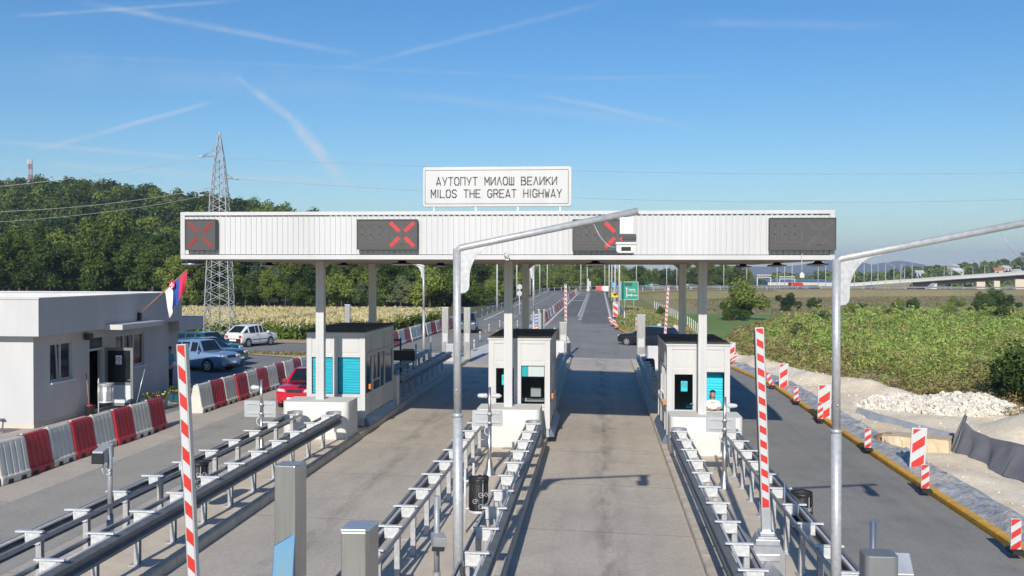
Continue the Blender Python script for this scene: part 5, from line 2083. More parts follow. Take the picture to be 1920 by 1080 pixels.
q = MB()
t = thing('cleaning_bucket', 'black bucket with a red cloth in it, against the office wall', 'bucket', (-17.25, 32.55, z_off(32.5)))
MB().lathe([(0, 0), (.14, 0), (.17, .34), (.175, .36), (.16, .36), (.13, .05), (0, .05)], n=16).build('pail', 'black', t)
MB().lathe([(0, .40), (.09, .38), (.15, .34), (.10, .30)], n=9).build('cloth', 'red', t)
for (x, y, lx, lab, hm) in ((-17.28, 32.62, -.14, 'dark broom leaning on the office wall above the bucket', 'trousers'), (-16.35, 34.05, .28, 'mop with a blue head leaning on the open office door', 'blue_sign')):
    t = thing('broom', lab, 'broom', (x, y, z_off(y)), group=None)
    MB().tube([(0, 0, .1), (lx, .02 if x < -17 else .14, 1.45)], .016).build('stick', 'wood' if x < -17 else 'alu', t)
    MB().box(-.17, .17, -.05, .05, 0, .12).build('head', hm, t, bevel=.02)
for (x, y, lab) in ((-16.05, 34.9, 'planter of yellow flowers behind the end of the near barrier row'), (-15.75, 36.5, 'green planter of yellow flowers nearer the striped arm')):
    t = thing('flower_box', lab, 'planter', (x, y, z_off(y)))
    MB().prism([(-.40, 0), (.40, 0), (.46, .30), (.42, .30), (.40, .26), (-.40, .26), (-.42, .30), (-.46, .30)], -.16, .16).build('trough', 'car_teal', t)
    rnd = random.Random(int(x * 10))
    q, q2 = MB(), MB()
    for i in range(90):
        px, py, pz = rnd.uniform(-.45, .45), rnd.uniform(-.2, .2), .28 + rnd.random() * .28
        a = Vector((rnd.uniform(-1, 1), rnd.uniform(-1, 1), rnd.uniform(-1, 1))).normalized() * .05
        b_ = a.orthogonal().normalized() * .03
        c0 = Vector((px, py, pz))
        (q if i % 4 else q2).face([c0 - a, c0 + b_, c0 + a, c0 - b_])
    q.build('leaves', 'leaf_a', t)
    q2.build('blossoms', 'cornflower', t)
t = thing('low_bench', 'low white bench with a crumpled cover in front of the office, at the picture edge', 'bench', (-18.55, 28.6, zg(-18.5, 28.6) + .03))
rnd = random.Random(9)
rows = [[(x, y, .42 + .05 * math.sin(3 * x + 4 * y) + rnd.uniform(-.02, .02) - (.10 if abs(y) > .22 else 0)) for x in [-.9 + .15 * i for i in range(11)]] for y in [-.32, -.25, -.1, .05, .2, .3]]
MB().grid(rows).build('cover', 'white', t, solid=.01)
for sx in (-.75, .5):
    for sy in (-.2, .2):
        MB().cyl((sx, sy, 0), (sx + .05, sy, .40), .022, n=8).build('leg', 'galv_light', t)

# ------------------------------------------------------------------ people
def skin_mesh(name, m, joints, edges, parent, root=0, sub=2):
    me = bpy.data.meshes.new(name)
    me.from_pydata([j[:3] for j in joints], edges, [])
    me.materials.append(M[m])
    o = bpy.data.objects.new(name, me)
    COL.objects.link(o)
    o.parent = parent
    s_ = o.modifiers.new('skin', 'SKIN')
    s_.use_smooth_shade = True
    me.skin_vertices.new() if not me.skin_vertices else None
    for i, j in enumerate(joints):
        sv = me.skin_vertices[0].data[i]
        sv.radius = (j[3], j[4] if len(j) > 4 else j[3])
        sv.use_root = i == root
    o.modifiers.new('round', 'SUBSURF').levels = sub
    o.modifiers['round'].render_levels = sub
    return o


def head(parent, c, turn=0.0, tilt=0.0, hair_long=False, s=1.0):
    """a head about 23 cm high: skull, jaw, nose, ears, eyes, mouth and hair"""
    rows = []
    prof = [(-.118, .018), (-.112, .040), (-.095, .056), (-.065, .064), (-.03, .070), (.0, .075), (.035, .077), (.07, .070), (.098, .050), (.112, .026), (.116, .004)]
    for z, r_ in prof:
        row = []
        for k in range(18):
            th = 2 * math.pi * k / 18
            x, y = r_ * math.sin(th), -r_ * math.cos(th) * 1.2
            if y < 0 and z < -.04:
                y *= 1.02
            if k == 0:
                y -= {-.065: .004, -.03: .022, .0: .014, .035: .004}.get(z, 0)
            if k in (1, 17) and z == .0:
                y += .010
            if y > 0 and z < -.03:
                y *= .55
            row.append(((x) * s, (y) * s, z * s))
        rows.append(row)
    MT = Matrix.Translation(c) @ Matrix.Rotation(turn, 4, 'Z') @ Matrix.Rotation(tilt, 4, 'X')
    tr = lambda p: MT @ p
    q = MB().grid(rows, close=True)
    for sx in (-1, 1):
        q.lathe([(0, -.012), (.026, -.010), (.030, 0), (.026, .008), (.012, .004)], (0, 0, 0), n=10)
    nv = len(q.v)
    for e, sx in enumerate((-1, 1)):
        a = nv - (2 - e) * 50
        for i in range(a, a + 50):
            x, y, z = q.v[i]
            q.v[i] = (sx * (.074 + z * .8) * s, (.008 + x * .6) * s, (-.012 + y * 1.1) * s)
    hd = q.move(tr).build('head', 'skin', parent)
    q = MB()
    for sx in (-1, 1):
        q.lathe([(0, -.006), (.010, -.004), (.012, 0), (.010, .004), (0, .006)], (sx * .030 * s, -.086 * s, .004 * s), n=8)
        q.box((sx * .030 - .018) * s, (sx * .030 + .018) * s, -.092 * s, -.086 * s, .022 * s, .028 * s)
    q.box(-.022 * s, .022 * s, -.082 * s, -.078 * s, -.068 * s, -.062 * s)
    q.move(tr).build('face_features', 'hair', hd)
    rows = []
    rnd = random.Random(4)
    lo = -.09 if hair_long else .0
    for z, r_ in [(lo, .078), (.0, .086), (.035, .089), (.07, .083), (.098, .066), (.118, .040), (.127, .006)]:
        row = []
        for k in range(18):
            th = 2 * math.pi * k / 18
            front = math.cos(th) > .35
            zz = z if not front else max(z, .062)
            rr = (r_ if not front or z >= .07 else .080) + rnd.uniform(-.002, .004)
            row.append((rr * math.sin(th) * s, -rr * math.cos(th) * 1.2 * s + .004, zz * s))
        rows.append(row)
    MB().grid(rows, close=True).move(tr).build('hair', 'hair', hd)
    return hd


def hand(parent, wrist, aim, palm_n, s=1.0, curl=.5):
    """palm, four unequal bent fingers and a thumb from the side of the palm"""
    a = Vector(aim).normalized()
    n_ = Vector(palm_n)
    n_ = (n_ - a * n_.dot(a)).normalized()
    sd = a.cross(n_)
    w = Vector(wrist)
    q = MB()
    rows = []
    for t_, hw_, th_ in ((0, .022, .016), (.03, .034, .015), (.07, .040, .013), (.09, .038, .011)):
        c = w + a * t_ * s
        rows.append([tuple(c + sd * hw_ * s * math.cos(k * math.pi / 4) + n_ * th_ * s * math.sin(k * math.pi / 4)) for k in range(8)])
    q.grid(rows, close=True)
    for i, (o_, l_) in enumerate(((-.030, .066), (-.010, .076), (.011, .071), (.030, .056))):
        p = w + (a * .088 + sd * o_) * s
        pts = [p]
        ang = 0
        for sg, fr in enumerate((.45, .32, .23)):
            ang += curl * (.45, .8, .6)[sg] + .08 * i
            dd = a * math.cos(ang) - n_ * math.sin(ang)
            p = p + dd * l_ * fr * s
            pts.append(p)
        q.tube(pts, .0088 * s, n=6, taper=.0062 * s)
    p = w + (a * .03 - sd * .034) * s
    q.tube([p, p + (a * .03 - sd * .022 - n_ * .006) * s, p + (a * .058 - sd * .030 - n_ * .016) * s], .0105 * s, n=6, taper=.0075 * s)
    return q.build('hand', 'skin', parent)


# standing man in a turquoise shirt, reading something he holds
px_ = (-17.75, 39.95)
pz = zg(*px_) + .06
per = thing('person', 'person in a turquoise T-shirt and dark trousers standing at the office corner, looking down', 'person', (*px_, pz), R(62))
J = [(0, 0, .93, .125, .10), (.0, 0, 1.08, .13, .10), (0, .01, 1.25, .15, .105), (0, .01, 1.40, .125, .085), (0, -.01, 1.48, .050), (0, -.03, 1.55, .050),
     (.17, .01, 1.40, .058), (.225, -.02, 1.14, .043), (.12, -.24, 1.07, .032), (-.17, .01, 1.40, .058), (-.225, -.02, 1.14, .043), (-.10, -.24, 1.09, .032),
     (.085, 0, .86, .090), (.09, -.02, .48, .058), (.095, .02, .09, .042), (.10, -.13, .04, .034), (-.085, 0, .86, .090), (-.095, -.02, .48, .058), (-.11, .03, .09, .042), (-.12, -.12, .04, .034)]
E_ = [(0, 1), (1, 2), (2, 3), (3, 4), (4, 5), (3, 6), (6, 7), (7, 8), (3, 9), (9, 10), (10, 11), (0, 12), (12, 13), (13, 14), (14, 15), (0, 16), (16, 17), (17, 18), (18, 19)]
skin_mesh('body', 'skin', J, E_, per)
S_ = [(0, 0, .92, .150, .120), (0, 0, 1.08, .148, .118), (0, .01, 1.25, .165, .122), (0, .01, 1.41, .135, .10), (.17, .01, 1.405, .074), (.222, -.015, 1.17, .068), (-.17, .01, 1.405, .074), (-.222, -.015, 1.17, .068), (0, -.005, 1.475, .066)]
skin_mesh('shirt', 'tee_blue', S_, [(0, 1), (1, 2), (2, 3), (3, 4), (4, 5), (3, 6), (6, 7), (3, 8)], per)
T_ = [(0, 0, .93, .145, .115), (.088, 0, .84, .100), (.093, -.02, .48, .075), (.098, .02, .08, .066), (-.088, 0, .84, .100), (-.098, -.02, .48, .075), (-.113, .03, .08, .066)]
skin_mesh('trousers', 'trousers', T_, [(0, 1), (1, 2), (2, 3), (0, 4), (4, 5), (5, 6)], per)
head(per, (0, -.055, 1.655), 0, R(24), True)
hand(per, (.12, -.24, 1.07), (-.35, -.9, .15), (0, -.2, -1), curl=.6)
hand(per, (-.10, -.24, 1.09), (.35, -.9, .15), (0, -.2, -1), curl=.6)
for sx in (.10, -.12):
    MB().prism([(-.045, -.22), (.045, -.22), (.05, .04), (.035, .09), (-.035, .09), (-.05, .04)], 0, .07, axis='z').move(lambda p: Vector((p.x + sx, p.y, p.z))).build('shoe', 'black', per, bevel=.02)
MB().box(-.07, .10, -.40, -.39, 1.02, 1.16).build('paper', 'paper', per)

# attendant leaning on the sill of the open booth window
bo = [o for o in COL.objects if o.get('label', '').startswith('booth with an attendant')][0]
sx_ = .46
per = thing('person', 'person in a white T-shirt leaning folded arms on the sill of the third booth\'s window', 'person', (bo.location.x + sx_, bo.location.y + .16, bo.location.z + .10))
J = [(0, .12, .50, .13, .10), (0, .10, .72, .145, .105), (0, .07, .97, .16, .11), (0, .05, 1.17, .13, .09), (0, .04, 1.27, .052), (0, .02, 1.34, .052),
     (.18, .05, 1.16, .062), (.235, .02, .97, .046), (.02, -.17, .965, .034), (-.18, .05, 1.16, .062), (-.235, .02, .97, .046), (-.02, -.20, .985, .034)]
skin_mesh('body', 'skin', J, [(0, 1), (1, 2), (2, 3), (3, 4), (4, 5), (3, 6), (6, 7), (7, 8), (3, 9), (9, 10), (10, 11)], per)
S_ = [(0, .12, .50, .155, .12), (0, .10, .72, .168, .122), (0, .07, .97, .18, .125), (0, .05, 1.18, .142, .102), (.185, .045, 1.165, .080), (.232, .02, 1.02, .070), (-.185, .045, 1.165, .080), (-.232, .02, 1.02, .070), (0, .035, 1.265, .070)]
skin_mesh('shirt', 'tee_white', S_, [(0, 1), (1, 2), (2, 3), (3, 4), (4, 5), (3, 6), (6, 7), (3, 8)], per)
head(per, (0, -.01, 1.445), R(-6), R(4), False)
hand(per, (.02, -.17, .965), (-1, -.15, .0), (0, 0, -1), curl=.35)
hand(per, (-.02, -.20, .985), (1, -.12, .05), (0, 0, -1), curl=.35)

# ------------------------------------------------------------------ cars
def car(label, loc, rz, paint, L=4.0, W=1.66, H=1.48, hood=.86, belt=.90, base=.17, cab=None, wb=None, wr=.29, glass_m='dark_glass', bumper=None, lights=True, group=None, name='parked_car', boxy=0.0, rear_ext=None):
    """nose towards +y; cab = (rear foot, rear top, b pillar, front top, windscreen foot) along the car"""
    t = thing(name, label, 'car', loc, rz, group)
    h = L / 2
    cab = cab or (-h + .10, -h + .55, .0, .45, h - 1.15)
    wb = wb or L * .62
    fa, ra = h - .80, h - .80 - wb
    b_rear = belt + .02

    def deck(y):
        if y > cab[4]:
            u = (y - cab[4]) / (h - cab[4])
            return belt + .02 - (belt + .02 - hood + .02) * u - (.10 * max(0, u - .82) / .18 if u > .82 else 0)
        if y < cab[0]:
            return b_rear - .05 * (cab[0] - y)
        return belt + .02

    def hw(y):
        u = abs(y) / h
        return W / 2 * (1 - (.16 - .08 * boxy) * max(0, (u - .55) / .45) ** 2.2)

    ys = sorted(set([-h, -h + .06, -h + .22, cab[0], -h * .5, cab[2], h * .35, cab[4], h - .55, h - .28, h - .10, h - .02, h, fa, ra]))
    rows = []
    for y in ys:
        w, dz = hw(y), deck(y)
        nose = .10 * max(0, (y - (h - .10)) / .10) if y > h - .1 else 0
        tail = .06 * max(0, (-h + .06 - y) / .06)
        zb = base + .10 * max(0, (abs(y) - h + .55) / .55)
        dz2 = dz - nose - tail
        r = [(w * .86, zb), (w * .96, zb + .09), (w * .995, .42), (w, .62), (w * .985, dz2 - .10), (w * .94, dz2 - .03), (w * .80, dz2), (0, dz2 + .025)]
        rows.append([(x, y, z) for x, z in r] + [(-x, y, z) for x, z in reversed(r[:-1])])
    q = MB()
    q.grid(rows)
    q.face(rows[0])
    q.face(list(reversed(rows[-1])))
    m = len(rows[0])
    for i in range(len(rows) - 1):
        q.face([rows[i][0], rows[i + 1][0], rows[i + 1][-1], rows[i][-1]])
    # cabin
    g = [(cab[0], 0), (cab[1], 1), ((cab[1] + cab[2]) / 2 + .12, 1), (cab[2] - .04, 1), (cab[2] + .04, 1), (cab[3], 1), (cab[4], 0)]
    roofh = {1: H - .06, 2: H - .01, 3: H, 4: H, 5: H - .03}
    cr = []
    for i, (y, up) in enumerate(g):
        w = hw(y)
        zb = deck(y) - .01
        zr = roofh[i] if up else deck(y) + .02
        wt = w * .94 * (.80 if up else .985)
        r = [(w * .94, zb), (wt, zr - (.05 if up else .012)), (wt - .09, zr - (0 if up else .004)), (0, zr + (.02 if up else .006))]
        cr.append([(x, y, z) for x, z in r] + [(-x, y, z) for x, z in reversed(r[:-1])])
    wins = {'windscreen': MB(), 'rear_window': MB(), 'side_window': MB(), 'other_side_window': MB()}
    n_ = len(cr[0])
    for i in range(len(cr) - 1):
        for k in range(n_ - 1):
            F = [cr[i][k], cr[i][k + 1], cr[i + 1][k + 1], cr[i + 1][k]]
            q.face(F, smooth=True)
            C_ = sum((Vector(p) for p in F), Vector()) / 4
            nn = (Vector(F[1]) - Vector(F[0])).cross(Vector(F[3]) - Vector(F[0]))
            nn = (nn.normalized() if nn.length > 1e-9 else Vector((0, 0, 1)))
            if nn.dot(C_ - Vector((0, C_.y, .9))) < 0:
                nn = -nn
            side = k in (0, n_ - 2)
            top = k in (2, 3)
            tgt = None
            if i == len(cr) - 2 and top:
                tgt, ins = 'windscreen', .95
            elif i == 0 and top:
                tgt, ins = 'rear_window', .86
            elif side and i in (1, 2, 4):
                tgt, ins = ('side_window' if k == 0 else 'other_side_window'), .90
            elif side and i == len(cr) - 2:
                tgt, ins = ('side_window' if k == 0 else 'other_side_window'), .80
            elif side and i == 0:
                tgt, ins = ('side_window' if k == 0 else 'other_side_window'), .62
            if tgt:
                if top:     # keep the two halves joined at the centre line
                    cc = sum((Vector(p) for p in (cr[i][3], cr[i + 1][3])), Vector()) / 2
                    P = [cc + (Vector(p) - cc) * ins if abs(Vector(p).x) > .01 else Vector((0, cc.y + (Vector(p).y - cc.y) * ins, cc.z + (Vector(p).z - cc.z) * ins)) for p in F]
                else:
                    P = [C_ + (Vector(p) - C_) * ins for p in F]
                wins[tgt].face([p + nn * .007 for p in P])
    bd = q.build('body', paint, t)
    sb = bd.modifiers.new('edges', 'BEVEL')
    sb.width, sb.segments, sb.limit_method, sb.angle_limit = .035, 2, 'ANGLE', R(28)
    for nm, mb in wins.items():
        if mb.f:
            mb.build(nm.replace('other_', ''), glass_m, t)
    # wheels in dark arches
    first = None
    for sx in (-1, 1):
        for yy in (fa, ra):
            w = hw(yy)
            MB().cyl((sx * (w - .12), yy, wr + .01), (sx * (w + .006), yy, wr + .01), wr + .055, n=22).build('wheel_arch', 'black', t)
            q = MB()
            q.cyl((sx * (w - .17), yy, wr), (sx * (w + .012), yy, wr), wr, n=22)
            ty = q.build('wheel', 'rubber', t, bevel=.02)
            q = MB()
            X0 = sx * (w + .0135)
            q.cyl((X0, yy, wr), (X0 + sx * .004, yy, wr), wr * .26, n=12)
            for k in range(5):
                th = 2 * math.pi * k / 5 + .3
                c_, s_ = math.cos(th), math.sin(th)
                q.face([(X0 + sx * .004, yy + a * c_ - bb * s_, wr + a * s_ + bb * c_) for a, bb in ((wr * .2, -wr * .13), (wr * .66, -wr * .10), (wr * .66, wr * .10), (wr * .2, wr * .13))])
            ring = 22
            for k in range(ring):
                t0, t1 = 2 * math.pi * k / ring, 2 * math.pi * (k + 1) / ring
                q.face([(X0 + sx * .003, yy + rr * math.cos(tt), wr + rr * math.sin(tt)) for rr, tt in ((wr * .60, t0), (wr * .70, t0), (wr * .70, t1), (wr * .60, t1))])
            q.build('rim', 'alu', ty)
    bm_ = bumper or paint
    fw = hw(h) * .96
    for s_, zz in ((1, .40), (-1, .42)):
        q = MB()
        pts = [(-fw, s_ * (h - .14)), (-fw * .82, s_ * (h + .035)), (0, s_ * (h + .065)), (fw * .82, s_ * (h + .035)), (fw, s_ * (h - .14)), (fw * .8, s_ * (h - .10)), (-fw * .8, s_ * (h - .10))]
        q.prism(pts, zz - .15, zz + .12, axis='z')
        q.build('bumper', bm_, t, bevel=.025)
        MB().box(-.26, .26, min(s_ * (h + .062), s_ * (h + .074)), max(s_ * (h + .062), s_ * (h + .074)), zz - .03, zz + .08).build('number_plate', 'paper', t)
    for sx in (-1, 1):
        MB().prism([(sx * fw * .52, hood - .20), (sx * fw * .97, hood - .17), (sx * fw * .97, hood - .07), (sx * fw * .60, hood - .09)], h - .16, h + .012).build('headlight', 'white', t, bevel=.015)
        MB().box(sx * fw * .80 - .11, sx * fw * .80 + .11, -h - .022, -h + .05, hood - .22, hood - .05).build('tail_light', 'red', t, bevel=.01)
        MB().box(sx * (hw(cab[4]) + .06) - .08, sx * (hw(cab[4]) + .06) + .08, cab[4] - .20, cab[4] - .10, belt - .02, belt + .11).build('mirror', paint, t, bevel=.02)
        MB().box(sx * (hw(0) + .004) - .012, sx * (hw(0) + .004) + .012, cab[2] - .32, cab[2] - .18, belt - .12, belt - .09).build('door_handle', bumper or paint, t)
    MB().prism([(-fw * .46, hood - .21), (fw * .46, hood - .21), (fw * .42, hood - .09), (-fw * .42, hood - .09)], h - .05, h + .016).build('grille', 'black', t, bevel=.01)
    MB().box(-fw * .7, fw * .7, h + .02, h + .068, .28, .36).build('air_intake', 'black', t)
    q = MB()
    for sx in (-1, 1):
        for yy in (cab[2], cab[4] - .10):
            q.box(sx * (hw(yy) - .004) - .006, sx * (hw(yy) - .004) + .006, yy - .006, yy + .006, .30, belt - .08)
        q.box(sx * (W / 2 - .0) - .010, sx * (W / 2 - .0) + .010, ra + wr + .08, fa - wr - .08, .44, .475)
    q.build('trim', 'black' if bumper else paint, t)
    return t


def place(px, py, off=(0, 0)):
    p = gnd(px, py)
    return p.x + off[0], p.y + off[1]


hd_ = math.atan2(-(-21.05 + 21.84), 64.31 - 61.76)
x, y = -22.4, 62.95
car('old small white hatchback with black bumpers, parked by the pylon', (x, y, zg(x, y) + .012), hd_ - .05, 'car_white', L=3.5, W=1.54, H=1.39, hood=.80, belt=.85, cab=(-1.70, -1.05, -.1, .25, .78), wr=.265, bumper='black', boxy=1)
rz = R(-108)
fwd = Vector((-math.sin(rz), math.cos(rz), 0))
x0, y0 = -18.40 - fwd.x * 1.18 - .15, 47.55 - fwd.y * 1.18
car('silver-blue hatchback parked beside the office, nearest of three', (x0, y0, zg(x0, y0) + .012), rz, 'car_silver', L=3.85, W=1.66, H=1.48, hood=.87, belt=.92)
car('dark teal car parked just behind the silver-blue one', (x0 - .75, y0 + 2.5, zg(x0, y0) + .012), rz + R(3), 'car_teal', L=4.3, W=1.70, H=1.43, hood=.84, belt=.90, cab=(-1.95, -1.2, 0, .35, 1.0))
car('dark blue-green car farthest in the office car park, mostly hidden', (x0 - 1.9, y0 + 5.2, zg(x0, y0) + .012), rz - R(4), 'car_teal', L=4.3, W=1.72, H=1.55, hood=.90, belt=.95)
x, y = -11.02, 37.85
car('red hatchback waiting in the side lane by the blue-blind booth, nose to the camera', (x, y, zg(x, y) + .012), R(180 - 4), 'car_red', L=3.95, W=1.66, H=1.43, hood=.86, belt=.90, name='moving_car')
x, y = -11.1, 84.5
car('grey minivan coming towards the plaza past the guard rail', (x, y, zg(x, y) + .012), R(180 + 5), 'car_grey', L=3.9, W=1.68, H=1.66, hood=.95, belt=1.0, cab=(-1.80, -1.6, -.1, .35, 1.25), name='moving_car')
rz = R(62)
x, y = 3.7, 73.2
car('black estate car turning into the road beyond the attendant\'s booth', (x, y, zg(x, y) + .012), rz, 'car_black', L=4.4, W=1.72, H=1.42, hood=.84, belt=.90, cab=(-2.1, -1.75, -.15, .30, .95), name='moving_car')

# ------------------------------------------------------------------ pylon, cables, mast
def lattice(mb, levels, r_leg, r_br, mi=0):
    """square lattice tower: levels = [(z, half width)]"""
    for (z0_, w0), (z1_, w1) in zip(levels, levels[1:]):
        cs = ((-1, -1), (1, -1), (1, 1), (-1, 1))
        for i in range(4):
            a, b_ = cs[i], cs[(i + 1) % 4]
            mb.cyl((a[0] * w0, a[1] * w0, z0_), (a[0] * w1, a[1] * w1, z1_), r_leg, n=5, mi=mi, caps=False)
            mb.cyl((a[0] * w0, a[1] * w0, z0_), (b_[0] * w1, b_[1] * w1, z1_), r_br, n=4, mi=mi, caps=False)
            mb.cyl((b_[0] * w0, b_[1] * w0, z0_), (a[0] * w1, a[1] * w1, z1_), r_br, n=4, mi=mi, caps=False)


PY = 66.6
pc = at(412, 640, PY)
pzb = zg(pc.x, PY) - .05
py_ = thing('power_pylon', 'tall grey lattice pylon standing by the corn field behind the car park', 'pylon', (pc.x, PY, pzb), R(8))
Z = lambda ypx: at(412, ypx, PY).z - pzb
q = MB()
lv = []
zt = [640, 614, 590, 567, 545, 524, 504, 485, 466, 448, 431, 414, 398, 383, 366]
for ypx in zt:
    lv.append((max(0, Z(ypx)), .92 - .40 * (640 - ypx) / (640 - 366)))
lattice(q, lv, .042, .024)
lv2 = [(Z(366), .52), (Z(350), .47), (Z(335), .42), (Z(320), .37), (Z(306), .32), (Z(293), .27), (Z(270), .14), (Z(247), .02)]
lattice(q, lv2, .036, .020)
q.cyl((0, 0, 0), (0, 0, Z(300)), .05, n=6)
q.build('tower', 'galv', py_)
arms = []
for (ypx, s_, ln) in ((366, -1, 1.05), (366, 1, .75), (335, 1, .95), (293, -1, 1.10), (366, 1, .2)):
    z = Z(ypx)
    q = MB()
    for dy in (-.25, .25):
        q.cyl((s_ * .2, dy, z), (s_ * ln, 0, z), .022, n=5)
        q.cyl((s_ * .2, dy, z + .55), (s_ * ln, 0, z), .018, n=5)
    q.build('cross_arm', 'galv', py_)
for (ypx, s_, ln) in ((366, -1, 1.05), (335, 1, .95), (293, -1, 1.10)):
    q = MB()
    z = Z(ypx)
    q.cyl((s_ * ln, 0, z), (s_ * (ln + .36), 0, z - .03), .05, n=8)
    q.build('insulator', 'white', py_)


def cable(p0, p1, sag, label, r=.010):
    p0, p1 = Vector(p0), Vector(p1)
    pts = []
    for i in range(25):
        u = i / 24
        p = p0.lerp(p1, u)
        p.z -= sag * 4 * u * (1 - u)
        pts.append(p - p0)
    o = MB().tube(pts, r, n=5).build('power_cable', 'concrete_lt' if r > .0135 else 'galv', loc=p0)
    tag(o, label, 'power cable', 'cables of the pylon')


cable(at(386, 366, PY), at(-30, 418, 44), .25, 'lowest pale cable running left from the pylon across the trees', .015)
cable(at(392, 352, PY), at(-30, 398, 50), .3, 'middle pale cable running left across the wooded hill', .014)
cable(at(385, 294, PY), at(-30, 352, 52), .2, 'topmost cable left of the pylon, grazing the hill crest', .014)
cable(at(436, 335, PY), at(1990, 371, 88), .9, 'low wire crossing the sky to the right just over the canopy')
cable(at(430, 297, PY), at(1990, 322, 88), .55, 'upper wire crossing the sky behind the name board')

MY = 430
p = at(57, 352, MY)
t = thing('radio_mast', 'red and white lattice mast on the crest of the wooded hill', 'mast', (p.x, MY, p.z - 8))
top_ = at(57, 298, MY).z - p.z + 8
n_ = 9
for i in range(n_):
    q = MB()
    z0_, z1_ = top_ * i / n_, top_ * (i + 1) / n_
    lattice(q, [(z0_, .80 - .25 * i / n_), ((z0_ + z1_) / 2, .80 - .25 * (i + .5) / n_), (z1_, .80 - .25 * (i + 1) / n_)], .10, .055)
    q.build('mast_section', 'white' if i % 2 == 0 else 'red', t)
q = MB()
for k in range(4):
    q.box(-1.1 + .55 * k, -.75 + .55 * k, -.5, -.3, top_ - 2.2, top_ - .3)
q.build('antenna', 'white', t)

# ------------------------------------------------------------------ signs along the road
def sign(px0, px1, py0, py1, Y_, m, label, base_px=None, name='road_sign', round_=False, back=False, edge=None):
    a, c = at(px0, py1, Y_), at(px1, py0, Y_)
    xc = (a.x + c.x) / 2
    zb = TZ(xc, Y_) if abs(xc) < 60 else a.z - 3
    t = thing(name, label, 'road sign', (xc, Y_, zb))
    w, z0_, z1_ = (c.x - a.x) / 2, a.z - zb, c.z - zb
    if round_:
        q = MB().cyl((0, 0, (z0_ + z1_) / 2), (0, .05, (z0_ + z1_) / 2), w, n=20)
        q.build('panel', m, t)
    else:
        MB().prism(rrect(-w, w, z0_, z1_, w * .07), 0, .06).build('panel', m, t)
        if edge:
            q = MB()
            e = w * .045
            o_, i_ = rrect(-w, w, z0_, z1_, w * .07), rrect(-w + e, w - e, z0_ + e, z1_ - e, w * .05)
            for k in range(len(o_)):
                j = (k + 1) % len(o_)
                q.face([(o_[k][0], -.01, o_[k][1]), (o_[j][0], -.01, o_[j][1]), (i_[j][0], -.01, i_[j][1]), (i_[k][0], -.01, i_[k][1])])
            q.build('edge', edge, t)
    for sx in ((-.5, .5) if w > .8 and not round_ else (0,)):
        MB().cyl((sx * w, .09, 0), (sx * w, .09, z1_ - .05), .05, n=8).build('post', 'galv_light', t)
    return t, w, z0_, z1_


t, w, z0_, z1_ = sign(1163, 1197, 528, 562, 132, 'green_sign', 'green direction board with white arrows ahead and right', edge='white')
hh = z1_ - z0_
q = MB()
q.prism([(-w * .34, z0_ + hh * .12), (-w * .24, z0_ + hh * .12), (-w * .24, z0_ + hh * .22), (w * .18, z0_ + hh * .22), (w * .18, z0_ + hh * .16), (w * .42, z0_ + hh * .26), (w * .18, z0_ + hh * .36), (w * .18, z0_ + hh * .29), (-w * .24, z0_ + hh * .29), (-w * .24, z0_ + hh * .58), (-w * .16, z0_ + hh * .58), (-w * .29, z0_ + hh * .72), (-w * .42, z0_ + hh * .58), (-w * .34, z0_ + hh * .58)], -.02, -.012)
q.build('arrows', 'white', t)
q = MB()
stroke_text(q, 'BEOGRAD', -w * .08, w * .72, z0_ + hh * .42, hh * .085, -.004, w * .035)
stroke_text(q, 'БЕОГРАД'.replace('Б', 'В').replace('Г', 'П').replace('Р', 'P').replace('А', 'А').replace('Д', 'Л') if False else 'BEOGRAD', -w * .08, w * .62, z0_ + hh * .55, hh * .075, -.004, w * .03) if False else None
for (x0, x1, zz) in ((-.08, .66, .56), (.46, .86, .24)):
    q.box(w * x0, w * x1, -.016, -.010, z0_ + hh * (zz - .03), z0_ + hh * (zz + .03))
q.build('lettering', 'white', t)
MB().box(-w * .55, w * .30, -.02, -.011, z0_ + hh * .76, z0_ + hh * .93).build('blanked_patch', 'dark_grey', t)
t, w, z0_, z1_ = sign(1146, 1156, 529, 540, 150, 'blue_sign', 'small blue sign on the lamp posts left of the green board')
q = MB()
for k in range(3):
    q.box(-w * .6, w * .6, -.02, -.01, z0_ + (z1_ - z0_) * (.2 + .25 * k), z0_ + (z1_ - z0_) * (.3 + .25 * k))
q.build('lettering', 'white', t)
t, w, z0_, z1_ = sign(1147, 1159, 549, 557, 140, 'yellow_sign', 'yellow diamond sign at the road edge below the small blue one')
MB().prism([(-w * .3, (z0_ + z1_) / 2), (0, z0_ + .1), (w * .3, (z0_ + z1_) / 2), (0, z1_ - .1)], -.02, -.01).build('symbol', 'black', t)
for (a, b_, c_, d_, lab) in ((969, 979, 533, 543, 'upper grey round sign seen from behind, left of the middle booth column'), (969, 979, 545, 555, 'lower grey round sign on the same post')):
    sign(a, b_, c_, d_, 120, 'grey_sign', lab, round_=True)
sign(1101, 1108, 527, 536, 235, 'grey_sign', 'small grey sign back at the far end of the dividing row')
p = at(1005, 600, 62)
t = thing('keep_right_post', 'blue and white banded sign post with a striped board below, past the middle booth roof', 'road sign', (p.x, 62, izy(2, 61)))
H_ = at(1005, 588, 62).z - t.location.z
MB().box(-.18, .18, -.02, .02, H_ - .62, H_).build('panel', 'blue_sign', t)
q = MB()
for k in range(3):
    q.prism([(-.17, H_ - .55 + k * .2), (.17, H_ - .47 + k * .2), (.17, H_ - .40 + k * .2), (-.17, H_ - .48 + k * .2)], -.028, -.022)
q.build('white_bands', 'white', t)
MB().box(-.17, .17, -.02, .02, H_ - 1.5, H_ - .68).build('striped_board', 'white', t)
q = MB()
